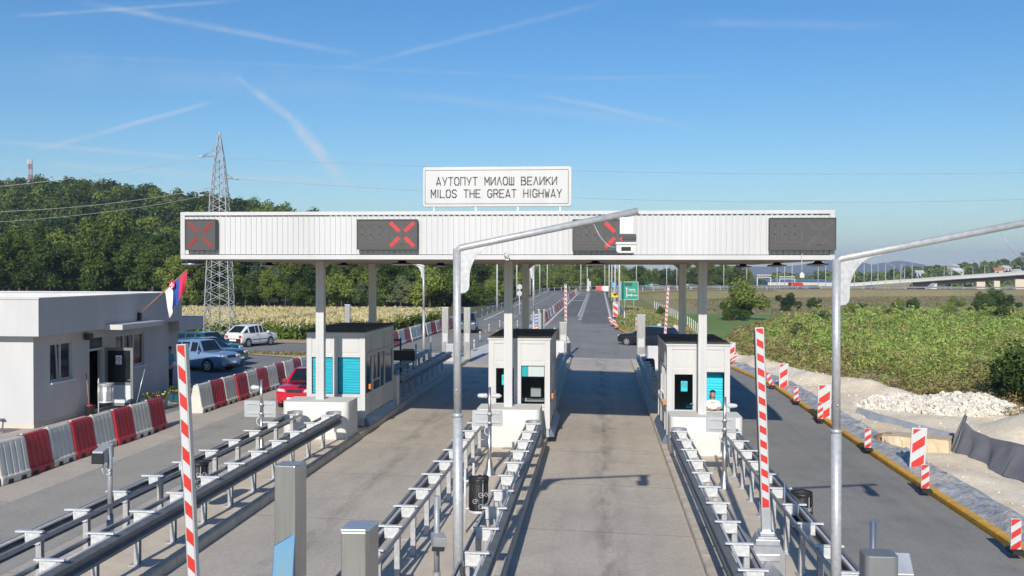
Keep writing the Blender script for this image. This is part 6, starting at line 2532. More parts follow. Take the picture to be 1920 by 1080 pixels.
for k in range(4):
    q.prism([(-.16, H_ - 1.46 + k * .2), (.16, H_ - 1.38 + k * .2), (.16, H_ - 1.29 + k * .2), (-.16, H_ - 1.37 + k * .2)], -.028, -.022)
q.build('red_stripes', 'red', t)
MB().cyl((0, .05, 0), (0, .05, H_), .04, n=8).build('post', 'galv_light', t)
# white bendable posts on the gore beside the minivan
first = None
spots = [(889, 658), (900, 640), (917, 624), (937, 616), (970, 616), (996, 604), (870, 652)]
ordn = ['nearest, by the lamp-arm post', 'second from the camera', 'third from the camera, level with the minivan', 'fourth, left of the middle booth column', 'fifth, just right of the middle booth column', 'sixth, farthest toward the banded post', 'on the island tip, left of all others']
for (px, py), o_ in zip(spots, ordn):
    p = gnd(px, py)
    lab = 'white and grey marker post of the gore, ' + o_
    loc = (p.x, p.y, zg(p.x, p.y) + .01)
    if first is None:
        first = thing('marker_post', lab, 'marker post', loc, group='white marker posts on the gore')
        MB().lathe([(0, .75), (.05, .74), (.05, .03), (0, .03)], n=10).build('tube', 'white', first)
        MB().lathe([(.0515, .60), (.0515, .48), (.05, .48)], n=10).build('band', 'grey_sign', first)
        MB().lathe([(0, .04), (.10, .035), (.11, 0), (0, 0)], n=12).build('foot', 'black', first)
    else:
        dup(first, loc, 0, lab)
# white painted gore and slab between exit lanes
polysheet('gore_marking', 'line_white', [(-9.2, 54.5), (-7.7, 54.5), (-7.4, 64), (-6.5, 82), (-6.2, 96), (-6.5, 96), (-7.2, 80), (-8.4, 64)], lift_=.012)
p = gnd(560, 628)
p = at(566, 628, 70)
t = thing('field_stake', 'leaning dark stake with a white head at the corn edge, behind the white hatchback', 'stake', (p.x, 70, zg(p.x, 70)))
MB().tube([(0, 0, 0), (-.16, 0, .78)], .05, n=8).build('stake', 'bark', t)
MB().tube([(-.16, 0, .78), (-.20, 0, 1.02)], .075, n=8).build('head', 'white', t)

# ------------------------------------------------------------------ guard rails of the road
def guard_rail(pts, label, n=8, step=4.0, side=1):
    P = spline(pts, n) if len(pts) > 2 else [Vector(p) for p in pts]
    t = thing('guard_rail', label, 'guard rail', P[0])
    prof = [(side * x, .62 + z) for x, z in wbeam(.31, .08)]
    q = MB()
    q.grid([[Vector(v) - P[0] for v in r] for r in ribbon(P, prof)], close=True)
    q.build('w_beam', 'galv', t)
    acc = 0
    proto_ = None
    k = 0
    for a, b_ in zip(P, P[1:]):
        l = (b_ - a).length
        while acc < l and k < 98:
            c = a.lerp(b_, acc / l) - P[0]
            if proto_ is None:
                proto_ = MB().box(-.05, .05, -.04, .04, -.3, .78).build('post', 'galv_light', t, loc=c)
            else:
                o = proto_.copy()
                COL.objects.link(o)
                o.location = c
            acc += step
            k += 1
        acc -= l
    return t


gz = lambda x, y: (x, y, zg(x, y))
guard_rail([gz(-13.4, 97), gz(-13.5, 140), gz(-13.6, 200), gz(-13.5, 232), (-12.4, 246, 1.18), (-8.5, 262, 1.25), (-2, 275, 1.3), (9, 288, 1.3), (24, 301, 1.22), (45, 318, 1.0), (85, 341, .7), (145, 377, .2)], 'galvanised guard rail along the outer side of the road, curving right at the far bend', step=6)
guard_rail([gz(2.9, 112), gz(3.0, 160), gz(3.1, 228), (3.6, 240, 1.15), (7.5, 252, 1.2), (16, 268, 1.25), (30, 284, 1.15), (52, 300, .95)], 'guard rail on the verge side of the road, beneath the green board', step=6)
guard_rail([(45, 300.5, 1.0), (85, 324.5, .7), (145, 360.5, .2), (225, 412.5, -.5), (325, 492, -1.6), (470, 632, -3.4)], 'pale guard rail along the near edge of the far highway', step=9)
guard_rail([(145, 377, .2), (225, 428, -.5), (325, 508, -1.6), (470, 648, -3.4)], 'guard rail along the far edge of the highway', step=9)

# fence of concrete posts on the verge
t = thing('post_fence', 'row of white concrete fence posts across the verge behind the attendant\'s booth', 'fence', (10.6, 84, 0))
src = None
fp = []
for i in range(24):
    u = i / 23
    px, py = 1311 + (1227 - 1311) * u, 634 + (578 - 634) * u ** .72
    Y_ = 60.0
    while Y_ < 200:
        p = at(px, py, Y_)
        if p.z <= TZ(p.x, Y_):
            break
        Y_ += .5
    x, y, z = p.x, Y_, p.z
    if src is None:
        src = MB().box(-.045, .045, -.045, .045, -.3, 1.25).build('post', 'concrete_lt', t, loc=(x - 10.6, y - 84, z))
    else:
        o = src.copy()
        COL.objects.link(o)
        o.location = (x - 10.6, y - 84, z)
    fp.append(Vector((x - 10.6, y - 84, z)))
for hh in (.5, 1.1):
    MB().tube([p + Vector((0, 0, hh)) for p in fp], .012, n=4).build('wire', 'galv', t)

# ------------------------------------------------------------------ street lamps
lamps = [(932, 574, 130, 'first lamp post beyond the minivan, by the guard rail'), (969, 557, 170, 'second lamp post along the left guard rail'), (994, 551, 195, 'third lamp post along the left guard rail, hidden by the column'), (1012, 548, 215, 'fourth lamp post along the left guard rail'),
         (1026, 545, 235, 'last lamp post before the far bend'), (1089, 546, 240, 'lamp post at the tip of the dividing row'), (1101, 544, 258, 'lamp post just behind the tip of the dividing row'), (1134, 542, 262, 'lamp post alone at the outside of the bend'),
         (1142, 556, 190, 'leftmost of the cluster of lamp posts by the small blue sign'), (1147, 562, 170, 'second of the cluster of lamp posts by the small blue sign'), (1153, 572, 150, 'lamp post carrying nothing, left of the green board, third of its cluster'), (1161, 589, 122, 'nearest lamp post, touching the left edge of the green board'),
         (1193, 540, 285, 'lamp post rising behind the green board')]
for px, Y_, in [(1250, 300), (1269, 310), (1357, 340), (1400, 352), (1457, 372), (1471, 380), (1485, 368), (1534, 402), (1548, 395), (1602, 430), (1620, 436), (1634, 410), (1646, 445), (1660, 450), (1676, 428), (1689, 460), (1696, 470), (1710, 440), (1770, 470), (1784, 505), (1824, 500), (1846, 520), (1913, 500)]:
    lamps.append((px, None, Y_, None))
lsrc = None
LH = 10.5
cnt = 0
ORD2 = ['left of the back column', 'right of the back column', 'left of the tall dark bush', 'by the tall dark bush', 'left of the first road gantry', 'by the first road gantry', 'between the two road gantries', 'just left of the hanging lamp cord', 'near the truck-lane post elbow', 'right of the truck-lane post elbow',
        'below the slanting lamp arm', 'second below the slanting lamp arm', 'third below the slanting lamp arm', 'fourth below the slanting lamp arm', 'at the low mountain notch', 'second at the mountain notch', 'right of the mountain notch', 'second right of the mountain notch', 'over the bridge abutment',
        'second over the bridge abutment', 'over the middle of the bridge', 'second over the middle of the bridge', 'at the right end of the bridge']
for px, py, Y_, lab in lamps:
    if py is None:
        X_ = at(px, 540, Y_).x
        zz = max(-3, at(px, 540, Y_).z)
        lab = 'far highway lamp post ' + ORD2[cnt]
        cnt += 1
    else:
        pp = at(px, py, Y_)
        X_, zz = pp.x, pp.z
    zz -= .2
    if lsrc is None:
        lsrc = thing('street_lamp', lab, 'street lamp', (X_, Y_, zz), group='street lamps')
        MB().tube([(0, 0, 0), (0, 0, LH * .5), (0, 0, LH)], .13, n=8, taper=.07).build('pole', 'galv_light', lsrc)
        MB().tube([(0, 0, LH - .1), (.25, 0, LH + .15), (1.0, 0, LH + .25)], .05, n=6).build('arm', 'galv_light', lsrc)
        MB().prism([(.9, LH + .20), (1.7, LH + .26), (1.7, LH + .34), (1.0, LH + .36)], -.14, .14).build('lamp_head', 'white', lsrc)
    else:
        dup(lsrc, (X_, Y_, zz), (0 if px < 1120 else math.pi) if py else (cnt % 2) * math.pi, lab, None, (1, 1, random.Random(px).uniform(.92, 1.08)))

# ------------------------------------------------------------------ bridge, gantries and traffic far off
br = [at(1540, 536.5, 505), at(1600, 534, 497), at(1672, 529, 487), at(1730, 525.5, 478), at(1800, 520.5, 466), at(1870, 516, 455), at(1940, 511, 444), at(2060, 503, 425)]
bp = spline([tuple(p) for p in br], 6)
t = thing('flyover', 'pale concrete flyover climbing to the right over the highway, with dark piers', 'bridge', bp[0])
sub = lambda rows: [[Vector(v) - bp[0] for v in r] for r in rows]
MB().grid(sub(ribbon(bp, [(-5.5, 0), (5.5, 0), (5.5, -.7), (5.3, -.7), (4.6, -1.0), (-4.6, -1.0), (-5.5, -.7)])), close=True, smooth=False).build('deck', 'concrete_lt', t)
g0 = 18
MB().grid(sub(ribbon(bp[g0 - 4:], [(-3.8, -1.01), (3.8, -1.01), (3.4, -2.5), (-3.4, -2.5)])), close=True, smooth=False).build('girder', 'dark_grey', t)
for s_ in (-5.3, 5.3):
    MB().grid(sub(ribbon(bp, [(s_ - .06, .02), (s_ + .06, .02), (s_ + .06, .9), (s_ - .06, .9)])), close=True, smooth=False).build('parapet', 'galv_light', t)
for (px, wd) in ((1748, 3.0), (1838, 3.6), (1868, 2.4), (1912, 4.2), (1950, 4)):
    p = at(px, 540, interp(px, [(1725, 478), (1800, 462), (1870, 448), (1940, 436)]))
    zt = interp(px, [(1725, at(1730, 525.5, 478).z), (1800, at(1800, 520.5, 466).z), (1870, at(1870, 516, 455).z), (1940, at(1940, 511, 444).z)]) - 2.4
    MB().box(p.x - wd / 2, p.x + wd / 2, p.y - .8, p.y + .8, -5, zt).move(lambda v: v - bp[0]).build('pier', 'concrete', t)
for px, w_ in ((1742, 3.0), (1905, 7)):
    p = at(px, 541, 452)
    MB().prism([(p.x - w_, -4), (p.x + w_, -4), (p.x + w_, at(px, 531 if w_ < 5 else 524, 452).z)], p.y - 1, p.y + 6).move(lambda v: v - bp[0]).build('abutment', 'concrete_lt', t)
q = MB()
q.grid(ribbon(bp[:g0], [(-13, -4.5), (-5.4, -.72), (5.4, -.72), (13, -4.5)]))
struct(q.build('flyover_embankment', 'dry_field'))
for (px0, px1, py0, py1, Y_, lab) in ((1419, 1446, 515, 538, 470, 'left white gantry frame over the far highway'), (1461, 1491, 518, 540, 500, 'right white gantry frame over the far highway')):
    a, c = at(px0, py1, Y_), at(px1, py0, Y_)
    t = thing('road_gantry', lab, 'road gantry', (a.x, Y_, a.z - 2.5), group='white frames over the far highway')
    w_, h_ = c.x - a.x, c.z - a.z + 2.5
    q = MB()
    for k in range(8):
        q.cyl((w_ * k / 8, 0, h_ - 1.2), (w_ * (k + 1) / 8, 0, h_), .14, n=5)
    q.box(0, w_, -.2, .2, h_ - .3, h_)
    q.box(0, w_, -.2, .2, h_ - 1.5, h_ - 1.2)
    q.build('beam', 'white', t)
    for xx in (.2, w_ - .2):
        MB().cyl((xx, 0, 0), (xx, 0, h_ - 1.5), .26, n=8).build('leg', 'white', t)


def far_vehicle(px, py, Y_, L_, H_, m, label, rz=R(-70), truck=False, cat='car'):
    p = at(px, py, Y_)
    t = thing('far_lorry' if truck else 'far_car', label, cat, (p.x, Y_, p.z), rz)
    if truck:
        MB().prism([(L_ * .28, .5), (L_ * .5, .5), (L_ * .5, H_ * .6), (L_ * .46, H_ * .95), (L_ * .28, H_ * .95)], -1.2, 1.2, axis='x').build('cab', m, t, bevel=.05)
        MB().box(-1.25, 1.25, -L_ * .5, L_ * .26, .9, H_).build('cargo_box', m if L_ < 9 else 'white', t)
        MB().box(-.9, .9, L_ * .47, L_ * .505, H_ * .62, H_ * .88).build('windscreen', 'dark_glass', t)
    else:
        MB().prism([(-L_ * .5, .25), (L_ * .5, .25), (L_ * .5, .62), (L_ * .25, .82), (L_ * .10, H_), (-L_ * .32, H_), (-L_ * .46, .85), (-L_ * .5, .8)], -.82, .82, axis='x').build('body', m, t, bevel=.06)
        MB().prism([(L_ * .22, .84), (L_ * .09, H_ - .08), (-L_ * .30, H_ - .08), (-L_ * .42, .86)], -.83, .83, axis='x').build('side_window', 'dark_glass', t)
    for yy in (-L_ * .3, L_ * .32):
        for sx in (-1, 1):
            r_ = .48 if truck else .31
            MB().cyl((sx * .62, yy, r_), (sx * .86 * (1.4 if truck else 1), yy, r_), r_, n=12).build('wheel', 'rubber', t)
    return t


far_vehicle(1492, 541, 376, 4.8, 2.2, 'red', 'red lorry driving along the far highway above the scrub', truck=True, cat='lorry')
far_vehicle(1230, 542, 300, 4.3, 1.45, 'car_white', 'white car on the far highway left of the striped arm tip')
far_vehicle(1237, 542, 308, 4.3, 1.45, 'car_black', 'dark car just behind the white one on the far highway')
far_vehicle(1296, 541, 326, 4.2, 1.45, 'car_white', 'white car on the far highway right of the booth column')
far_vehicle(1528, 542, 400, 4.3, 1.4, 'car_black', 'dark car behind the red lorry on the far highway')
far_vehicle(1632, 541, 446, 4.3, 1.4, 'car_grey', 'grey car on the far highway right of the truck-lane post')
far_vehicle(1892, 514.2, 451.5, 4.3, 1.5, 'car_black', 'dark car crossing the flyover')
p0, p1 = at(1208, 541, 318), at(1224, 529, 318)
t = thing('far_sign', 'pale green sign back on the highway right of the green board', 'road sign', (p0.x, 318, p0.z - 1))
MB().box(0, p1.x - p0.x, 0, .1, 1, p1.z - p0.z + 1).build('panel', 'green_sign', t)
MB().box(.1, .2, .1, .2, 0, 2).build('post', 'galv_light', t)
MB().box(p1.x - p0.x - .2, p1.x - p0.x - .1, .1, .2, 0, 2).build('post', 'galv_light', t)
p0, p1 = at(1440, 529, 640), at(1566, 523.5, 640)
t = thing('long_shed', 'long low shed with a blue roof beyond the highway', 'shed', (p0.x, 640, -4))
MB().box(0, p1.x - p0.x, 0, 20, 0, p0.z + 4 + .4).build('wall', 'white_wall', t)
MB().prism([(-1, p0.z + 4.4), (21, p0.z + 4.4), (10, p1.z + 4)], -1, p1.x - p0.x + 1, axis='x').build('roof', mat('faded_blue_roof', (.12, .20, .30), .6, var=.1, scale=.3), t)
for i, (px, py, w_, h_, Y_, wm, rm, lab) in enumerate(((1723, 514, 7, 5, 600, 'white', 'white', 'small white gabled house nearest the mountain foot'), (1793, 510, 9, 5, 610, 'white', 'concrete_lt', 'white house in the trees over the bridge end'), (1788, 499, 8, 3.5, 690, 'white', 'white', 'white roof highest in the trees over the bridge end'),
                                                          (1873, 509, 11, 5, 600, 'stone_slab', 'orange_roof', 'house with an orange roof in the trees'), (1884, 505, 7, 5, 600, 'white', 'white', 'white gable right of the orange-roofed house'), (1906, 509, 7, 3.5, 590, 'white', 'white', 'small white house at the right edge over the bridge'))):
    if rm == 'orange_roof' and rm not in M:
        M[rm] = mat('orange_roof_tiles', (.45, .17, .08), .8, var=.15)
    p = at(px, py, Y_)
    w_, h_ = w_ * .62, h_ * .55
    t = thing('far_house', lab, 'house', (p.x, Y_, p.z - 2), R(15 * (i % 3)), 'houses among the far trees')
    MB().box(-w_ / 2, w_ / 2, -3, 3, 0, h_).build('wall', wm, t)
    MB().prism([(-3.4, h_ - .1), (3.4, h_ - .1), (0, h_ + 1.5)], -w_ / 2 - .3, w_ / 2 + .3, axis='x').build('roof', rm, t)
    for k in (-1, 1):
        MB().box(k * w_ * .25 - .5, k * w_ * .25 + .5, -3.05, -2.98, h_ * .45, h_ * .75).build('window', 'dark_glass', t)
# hanging cord from the unlit display
p0, p1 = at(1500, 474, 27.2), at(1500, 521, 27.2)
t = thing('hanging_switch', 'white pull box dangling on a cord under the unlit display', 'switch', (p0.x, FY - .05, p0.z))
MB().cyl((0, 0, 0), (0, 0, p1.z - p0.z + .14), .010, n=6).build('cord', 'white', t)
MB().prism([(-.06, p1.z - p0.z), (.06, p1.z - p0.z), (.06, p1.z - p0.z + .11), (0, p1.z - p0.z + .16), (-.06, p1.z - p0.z + .11)], -.05, .05).build('box', 'white', t, bevel=.01)
p = at(952, 484, FY)
t = thing('canopy_camera', 'small white camera on the canopy edge above the middle column', 'camera', (p.x, FY - .002, p.z - .06))
MB().box(-.04, .04, -.14, 0, 0, .06).build('bracket', 'white', t)
MB().cyl((.02, -.20, .10), (-.06, -.08, .16), .05, n=10).build('body', 'white', t)

# ------------------------------------------------------------------ building site beside the truck lane
rnd = random.Random(11)
SB = [(14, 27), (18, 26), (25, 24), (35, 19.3), (42.7, 15.8), (47.7, 13.9), (52, 12.4), (60, 10.6), (66, 9.4)]
from mathutils import noise as mnoise


def sandz(x, y):
    e = interp(y, SB)
    z = zg(x, y) + .03
    z += .10 * mnoise.noise(Vector((x * .5, y * .5, 0))) + .05 * mnoise.noise(Vector((x * 1.7, y * 1.7, 3)))
    z += .025 * mnoise.noise(Vector((x * 5, y * 5, 7)))
    z += .55 * math.exp(-((x - e + .9 + .5 * mnoise.noise(Vector((y * .35, 2, 5)))) / .9) ** 2) * (.75 + .40 * mnoise.noise(Vector((x * .3, y * .22, 9))) + .22 * mnoise.noise(Vector((x * 1.1, y * .9, 4)))) * sm(38, 50, y)
    d = math.hypot((x - 17.0) / 3.4, (y - 36.5) / 3.2)
    z += 1.15 * max(0, 1 - d) ** .8 if d < 1 else 0
    d = math.hypot((x - 13.9) / 2.1, (y - 50) / 2.5)
    z += .35 * max(0, 1 - d)
    # trench lined with fabric
    z -= .0
    return z


rows = []
for y in lines((12, 66, .42)):
    e = interp(y, SB)
    x0 = xr(y) + .9
    rows.append([(x0 + (e - x0) * k / 34, y, sandz(x0 + (e - x0) * k / 34, y)) for k in range(35)])
struct(MB().grid(rows).build('sand_ground', 'sand'))
# crumpled plastic sheet along the kerb
rows = []
for y in lines((12, 61, .16)):
    row = []
    for k in range(11):
        x = xr(y) + .22 + 1.15 * k / 10
        n1 = mnoise.noise(Vector((x * 1.6, y * 1.1, 1)))
        n2 = abs(mnoise.noise(Vector((x * 4.2, y * 3.1, 5))))
        n3 = abs(mnoise.noise(Vector((x * 11, y * 8, 2))))
        lump = max(0, n1) * .26 + .05
        row.append((x + .08 * mnoise.noise(Vector((y * .8, k * .3, 8))), y, zg(x, y) + .06 + math.sin(math.pi * k / 10) * (lump + .16 * n2 + .13 * n3)))
    rows.append(row)
o = MB().grid(rows).build('plastic_sheet', 'plastic_sheet')
tag(o, 'long crumpled strip of cloudy plastic sheeting behind the yellow kerb', 'plastic sheet')
# rubble heaps: loose broken stone
def stones(name, label, heaps, n, seed, s0, s1, m):
    rnd = random.Random(seed)
    q = MB()
    for (cx, cy, r_, h_) in heaps:
        for i in range(n):
            a, u = rnd.random() * 2 * math.pi, math.sqrt(rnd.random())
            x, y = cx + r_ * u * math.cos(a), cy + r_ * .8 * u * math.sin(a)
            z = sandz(x, y) + h_ * max(0, 1 - u) ** .75
            s_ = rnd.uniform(s0, s1)
            vs = []
            MR = Matrix.Rotation(rnd.random() * 6, 3, Vector((rnd.uniform(-1, 1), rnd.uniform(-1, 1), rnd.uniform(-1, 1))).normalized())
            for sx in (-1, 1):
                for sy in (-1, 1):
                    for sz in (-1, 1):
                        vs.append(MR @ Vector((sx * s_ * rnd.uniform(.55, 1.1), sy * s_ * rnd.uniform(.5, 1), sz * s_ * rnd.uniform(.4, .8))))
            c = Vector((x, y, z))
            for f in ((0, 1, 3, 2), (4, 6, 7, 5), (0, 4, 5, 1), (2, 3, 7, 6), (0, 2, 6, 4), (1, 5, 7, 3)):
                q.face([c + vs[k] for k in f])
        rows = []
        for j in range(10):
            u = j / 9
            rows.append([(cx + r_ * u * math.cos(2 * math.pi * k / 24), cy + r_ * .8 * u * math.sin(2 * math.pi * k / 24), sandz(cx, cy) * (1 - u) + sandz(cx + r_ * u * math.cos(2 * math.pi * k / 24), cy + r_ * .8 * u * math.sin(2 * math.pi * k / 24)) * u + h_ * max(0, 1 - u) ** .75 - .06) for k in range(24)])
        q.grid(rows, close=True)
    o = q.build(name, m)
    tag(o, label, 'rubble heap')
    o['kind'] = 'stuff'


stones('rubble_heap', 'heap of broken white stone between the sand and the scrub', [(12.7, 43.4, 1.9, .50), (14.6, 42.4, 2.2, .62), (15.4, 42.0, 1.8, .66), (13.6, 43.0, 1.6, .40)], 330, 3, .05, .13, 'rubble')
# stone slab and clay lump
t = MB()
rows = []
nx, ny = 18, 10
slabp = gnd(1722, 845)
for j in range(ny + 1):
    rows.append([(-1.0 + 2.0 * i / nx, -.55 + 1.1 * j / ny, .40 + .03 * mnoise.noise(Vector((i * .4, j * .4, 2)))) for i in range(nx + 1)])
q = MB().grid(rows)
edge = [rows[0][i] for i in range(nx + 1)] + [rows[j][nx] for j in range(1, ny + 1)] + [rows[ny][i] for i in reversed(range(nx))] + [rows[j][0] for j in reversed(range(1, ny))]
rr = random.Random(2)
mid = [(x * 1.02 + rr.uniform(-.03, .03), y * 1.03 + rr.uniform(-.03, .03), z * .62 + rr.uniform(-.02, .02)) for x, y, z in edge]
low = [(x * 1.06 + rr.uniform(-.04, .04), y * 1.08 + rr.uniform(-.04, .04), -.1) for x, y, z in edge]
q.grid([edge, mid, low], close=True, smooth=False)
o = q.build('stone_slab', 'stone_slab', loc=(slabp.x + .1, slabp.y + .5, sandz(slabp.x, slabp.y) - .02))
o.rotation_euler = (0, 0, R(-24))
tag(o, 'flat sandy stone slab lying behind the largest hazard board', 'stone slab')
lp_ = gnd(1664, 838)
rows = []
for j in range(9):
    ph2 = math.pi * j / 8
    rows.append([((.30 + .10 * mnoise.noise(Vector((math.cos(th) * 2, math.sin(th) * 2, j * .5)))) * math.sin(ph2) * math.cos(th) * 1.3, (.30 + .10 * mnoise.noise(Vector((math.cos(th) * 2, math.sin(th) * 2, j * .5)))) * math.sin(ph2) * math.sin(th), .20 * math.cos(ph2) + .14) for th in [2 * math.pi * k / 16 for k in range(16)]])
o = MB().grid(rows, close=True).build('clay_lump', 'soil_lump', loc=(lp_.x + .1, lp_.y + .4, sandz(lp_.x, lp_.y)))
tag(o, 'brown clay lump at the left end of the stone slab', 'clay lump')
# fabric: a pale strip lining the ditch and a dark draped sheet with a raised corner
def drape(name, label, foot, crest, m, folds, seed):
    nu_ = 60
    F, C_ = spline(foot, 8), spline(crest, 8)
    rows = []
    for i in range(nu_ + 1):
        u = i / nu_
        a = F[min(len(F) - 1, int(u * (len(F) - 1) + .5))] if False else None
        fu, cu = u * (len(F) - 1), u * (len(C_) - 1)
        fi, ci = min(int(fu), len(F) - 2), min(int(cu), len(C_) - 2)
        a = F[fi].lerp(F[fi + 1], fu - fi)
        c = C_[ci].lerp(C_[ci + 1], cu - ci)
        row = []
        for j in range(13):
            v = j / 12
            p = a.lerp(c, v)
            p.z -= .16 * math.sin(math.pi * v) * (.3 + abs(mnoise.noise(Vector((u * 6, seed, 0)))))
            k = folds * math.sin(u * 34 + 2.2 * v + 4 * mnoise.noise(Vector((u * 3, v, seed)))) * (1 - v * .6)
            p.y -= k
            p.x += .4 * k
            row.append(p)
        rows.append(row)
    o = MB().grid(rows).build(name, m, solid=.012)
    tag(o, label, 'ground fabric')


gp = lambda px, py, dz=0: tuple(gnd(px, py) + Vector((0, 0, dz)))
A = [Vector(gp(1781, 849)), Vector(gp(1800, 858)), Vector(gp(1835, 872)), Vector(gp(1872, 889)), Vector(gp(1905, 900)), Vector(gp(1960, 925))]
cr_ = [A[0] + Vector((.70, .75, 1.12)), A[1] + Vector((.65, 1.0, .80)), A[2] + Vector((.75, 1.1, .66)), A[3] + Vector((.9, 1.1, .72)), A[4] + Vector((1.0, 1.1, .68)), A[5] + Vector((1.1, 1.1, .66))]
drape('ground_fabric', 'dark grey fabric draped over a bank with one corner raised, by the right edge', [tuple(p) for p in A], [tuple(p) for p in cr_], 'tarp', .11, 1)
q = MB()
tp = cr_[0]
rows = [[A[0] + Vector((-.02, -.05, 0)), A[0].lerp(tp, .5) + Vector((-.05, .0, 0)), tp], [A[0] + Vector((.25, .30, 0)), A[0].lerp(tp, .5) + Vector((.18, .28, 0)), tp + Vector((.06, .04, -.02))], [A[0] + Vector((.5, .9, 0)), A[0].lerp(tp, .5) + Vector((.4, .6, -.1)), tp + Vector((.12, .1, -.06))]]
o = q.grid(rows).build('fabric_corner', 'tarp', solid=.012)
tag(o, 'turned-up corner of the dark fabric, rising to a point before the rubble heap', 'ground fabric')
B_ = [Vector(gp(1598, 779)), Vector(gp(1640, 793)), Vector(gp(1690, 808)), Vector(gp(1740, 822)), Vector(gp(1790, 834))]
drape('ditch_fabric', 'pale grey fabric lining the ditch from the lamp-arm post to the stone slab', [tuple(p) for p in B_], [tuple(p + Vector((.35, .55, .26))) for p in B_], 'tarp_lt', .04, 5)

# ------------------------------------------------------------------ vegetation
def leaf_mesh(name, pts, nrm, size, m, seed, elong=1.6, mats=None, mi=None, tone=None):
    """many small four-sided leaf clumps; 'shade' gives each its own tone"""
    rng = np.random.default_rng(seed)
    n = len(pts)
    a = rng.normal(size=(n, 3))
    nv = nrm + .75 * rng.normal(size=(n, 3))
    nv /= np.linalg.norm(nv, axis=1)[:, None] + 1e-9
    a -= nv * (a * nv).sum(1)[:, None]
    a /= np.linalg.norm(a, axis=1)[:, None] + 1e-9
    b_ = np.cross(nv, a)
    s_ = (size * rng.uniform(.6, 1.4, n))[:, None]
    V = np.empty((n, 4, 3))
    V[:, 0] = pts - a * s_ * elong * .5
    V[:, 1] = pts + b_ * s_ * .5 + a * s_ * .1
    V[:, 2] = pts + a * s_ * elong * .5
    V[:, 3] = pts - b_ * s_ * .5 + a * s_ * .1
    me = bpy.data.meshes.new(name)
    me.vertices.add(n * 4)
    me.vertices.foreach_set('co', V.reshape(-1).astype(np.float32))
    me.loops.add(n * 4)
    me.loops.foreach_set('vertex_index', np.arange(n * 4, dtype=np.int32))
    me.polygons.add(n)
    me.polygons.foreach_set('loop_start', np.arange(0, n * 4, 4, dtype=np.int32))
    me.polygons.foreach_set('loop_total', np.full(n, 4, dtype=np.int32))
    at_ = me.attributes.new('shade', 'FLOAT', 'FACE')
    sh = rng.random(n)
    if tone is not None:
        sh = sh * .7 + tone
    at_.data.foreach_set('value', sh.astype(np.float32))
    for mm in (mats or [m]):
        me.materials.append(M[mm])
    if mi is not None:
        me.polygons.foreach_set('material_index', mi.astype(np.int32))
    me.update(calc_edges=True)
    return me


def crown_points(rng, n, lobes):
    """points and outward normals over the shells of several overlapping lobes (cx, cy, cz, rx, rz)"""
    L = np.array(lobes, float)
    wgt = L[:, 3] ** 2 * L[:, 4] ** .5
    idx = rng.choice(len(L), n, p=wgt / wgt.sum())
    d = rng.normal(size=(n, 3))
    d /= np.linalg.norm(d, axis=1)[:, None]
    rad = rng.uniform(.45, 1.05, n) ** .6
    # break each shell into tufts
    tuft = .82 + .22 * np.sin(d[:, 0] * 7 + idx) * np.sin(d[:, 1] * 8 + idx * 2) + .14 * np.sin(d[:, 2] * 9 + idx * 3)
    k = (rad * tuft)[:, None]
    R3 = np.stack([L[idx, 3], L[idx, 3], L[idx, 4]], 1)
    return L[idx, :3] + d * R3 * k, d, idx


def make_tree(name, H, spread, nl, m, seed, style='round', nleaf=2600, leaf=.34):
    rng = np.random.default_rng(seed)
    lobes = []
    for i in range(nl):
        u = (i + .5) / nl
        if style == 'round':
            z = H * (.30 + .62 * u)
            rr = spread * math.sin(math.pi * (.18 + .72 * u)) * .75
            r_ = spread * rng.uniform(.34, .52)
        elif style == 'tall':
            z = H * (.16 + .80 * u)
            rr = spread * (.55 - .42 * u)
            r_ = spread * rng.uniform(.34, .52) * (1.05 - .55 * u)
        else:
            z = H * (.22 + .60 * u)
            rr = spread * .85 * rng.uniform(.2, 1)
            r_ = spread * rng.uniform(.30, .48)
        th = i * 2.4 + rng.uniform(-.5, .5)
        lobes.append((rr * math.cos(th), rr * math.sin(th), z, r_, r_ * rng.uniform(.75, 1.05)))
    lobes.append((0, 0, H * .5, spread * .5, H * .26))
    P, N, ix = crown_points(rng, nleaf, lobes)
    ok = P[:, 2] > .12 * H * (.2 if style == 'bush' else 1)
    P, N, ix = P[ok], N[ok], ix[ok]
    tn = rng.normal(size=len(lobes))[ix] * .13 + .14
    N[:, 2] += .35
    t = thing(name, 'x', 'tree')
    me = leaf_mesh('crown', P, N, leaf, m, seed, tone=tn)
    o = bpy.data.objects.new('crown', me)
    COL.objects.link(o)
    o.parent = t
    q = MB()
    r0 = .022 * H + .05
    q.tube([(0, 0, -.6), (.04 * H * .3, 0, H * .25), (-.02 * H, .02 * H, H * .5), (0, 0, H * .78)], r0, n=7, taper=r0 * .25)
    for i, (x, y, z, r_, _) in enumerate(lobes[:-1]):
        if i % 2 == 0:
            q.tube([(0, 0, z * .55), (x * .5, y * .5, z * .8), (x * .9, y * .9, z)], r0 * .42, n=5, taper=r0 * .12)
    q.build('trunk', 'bark', t)
    return t


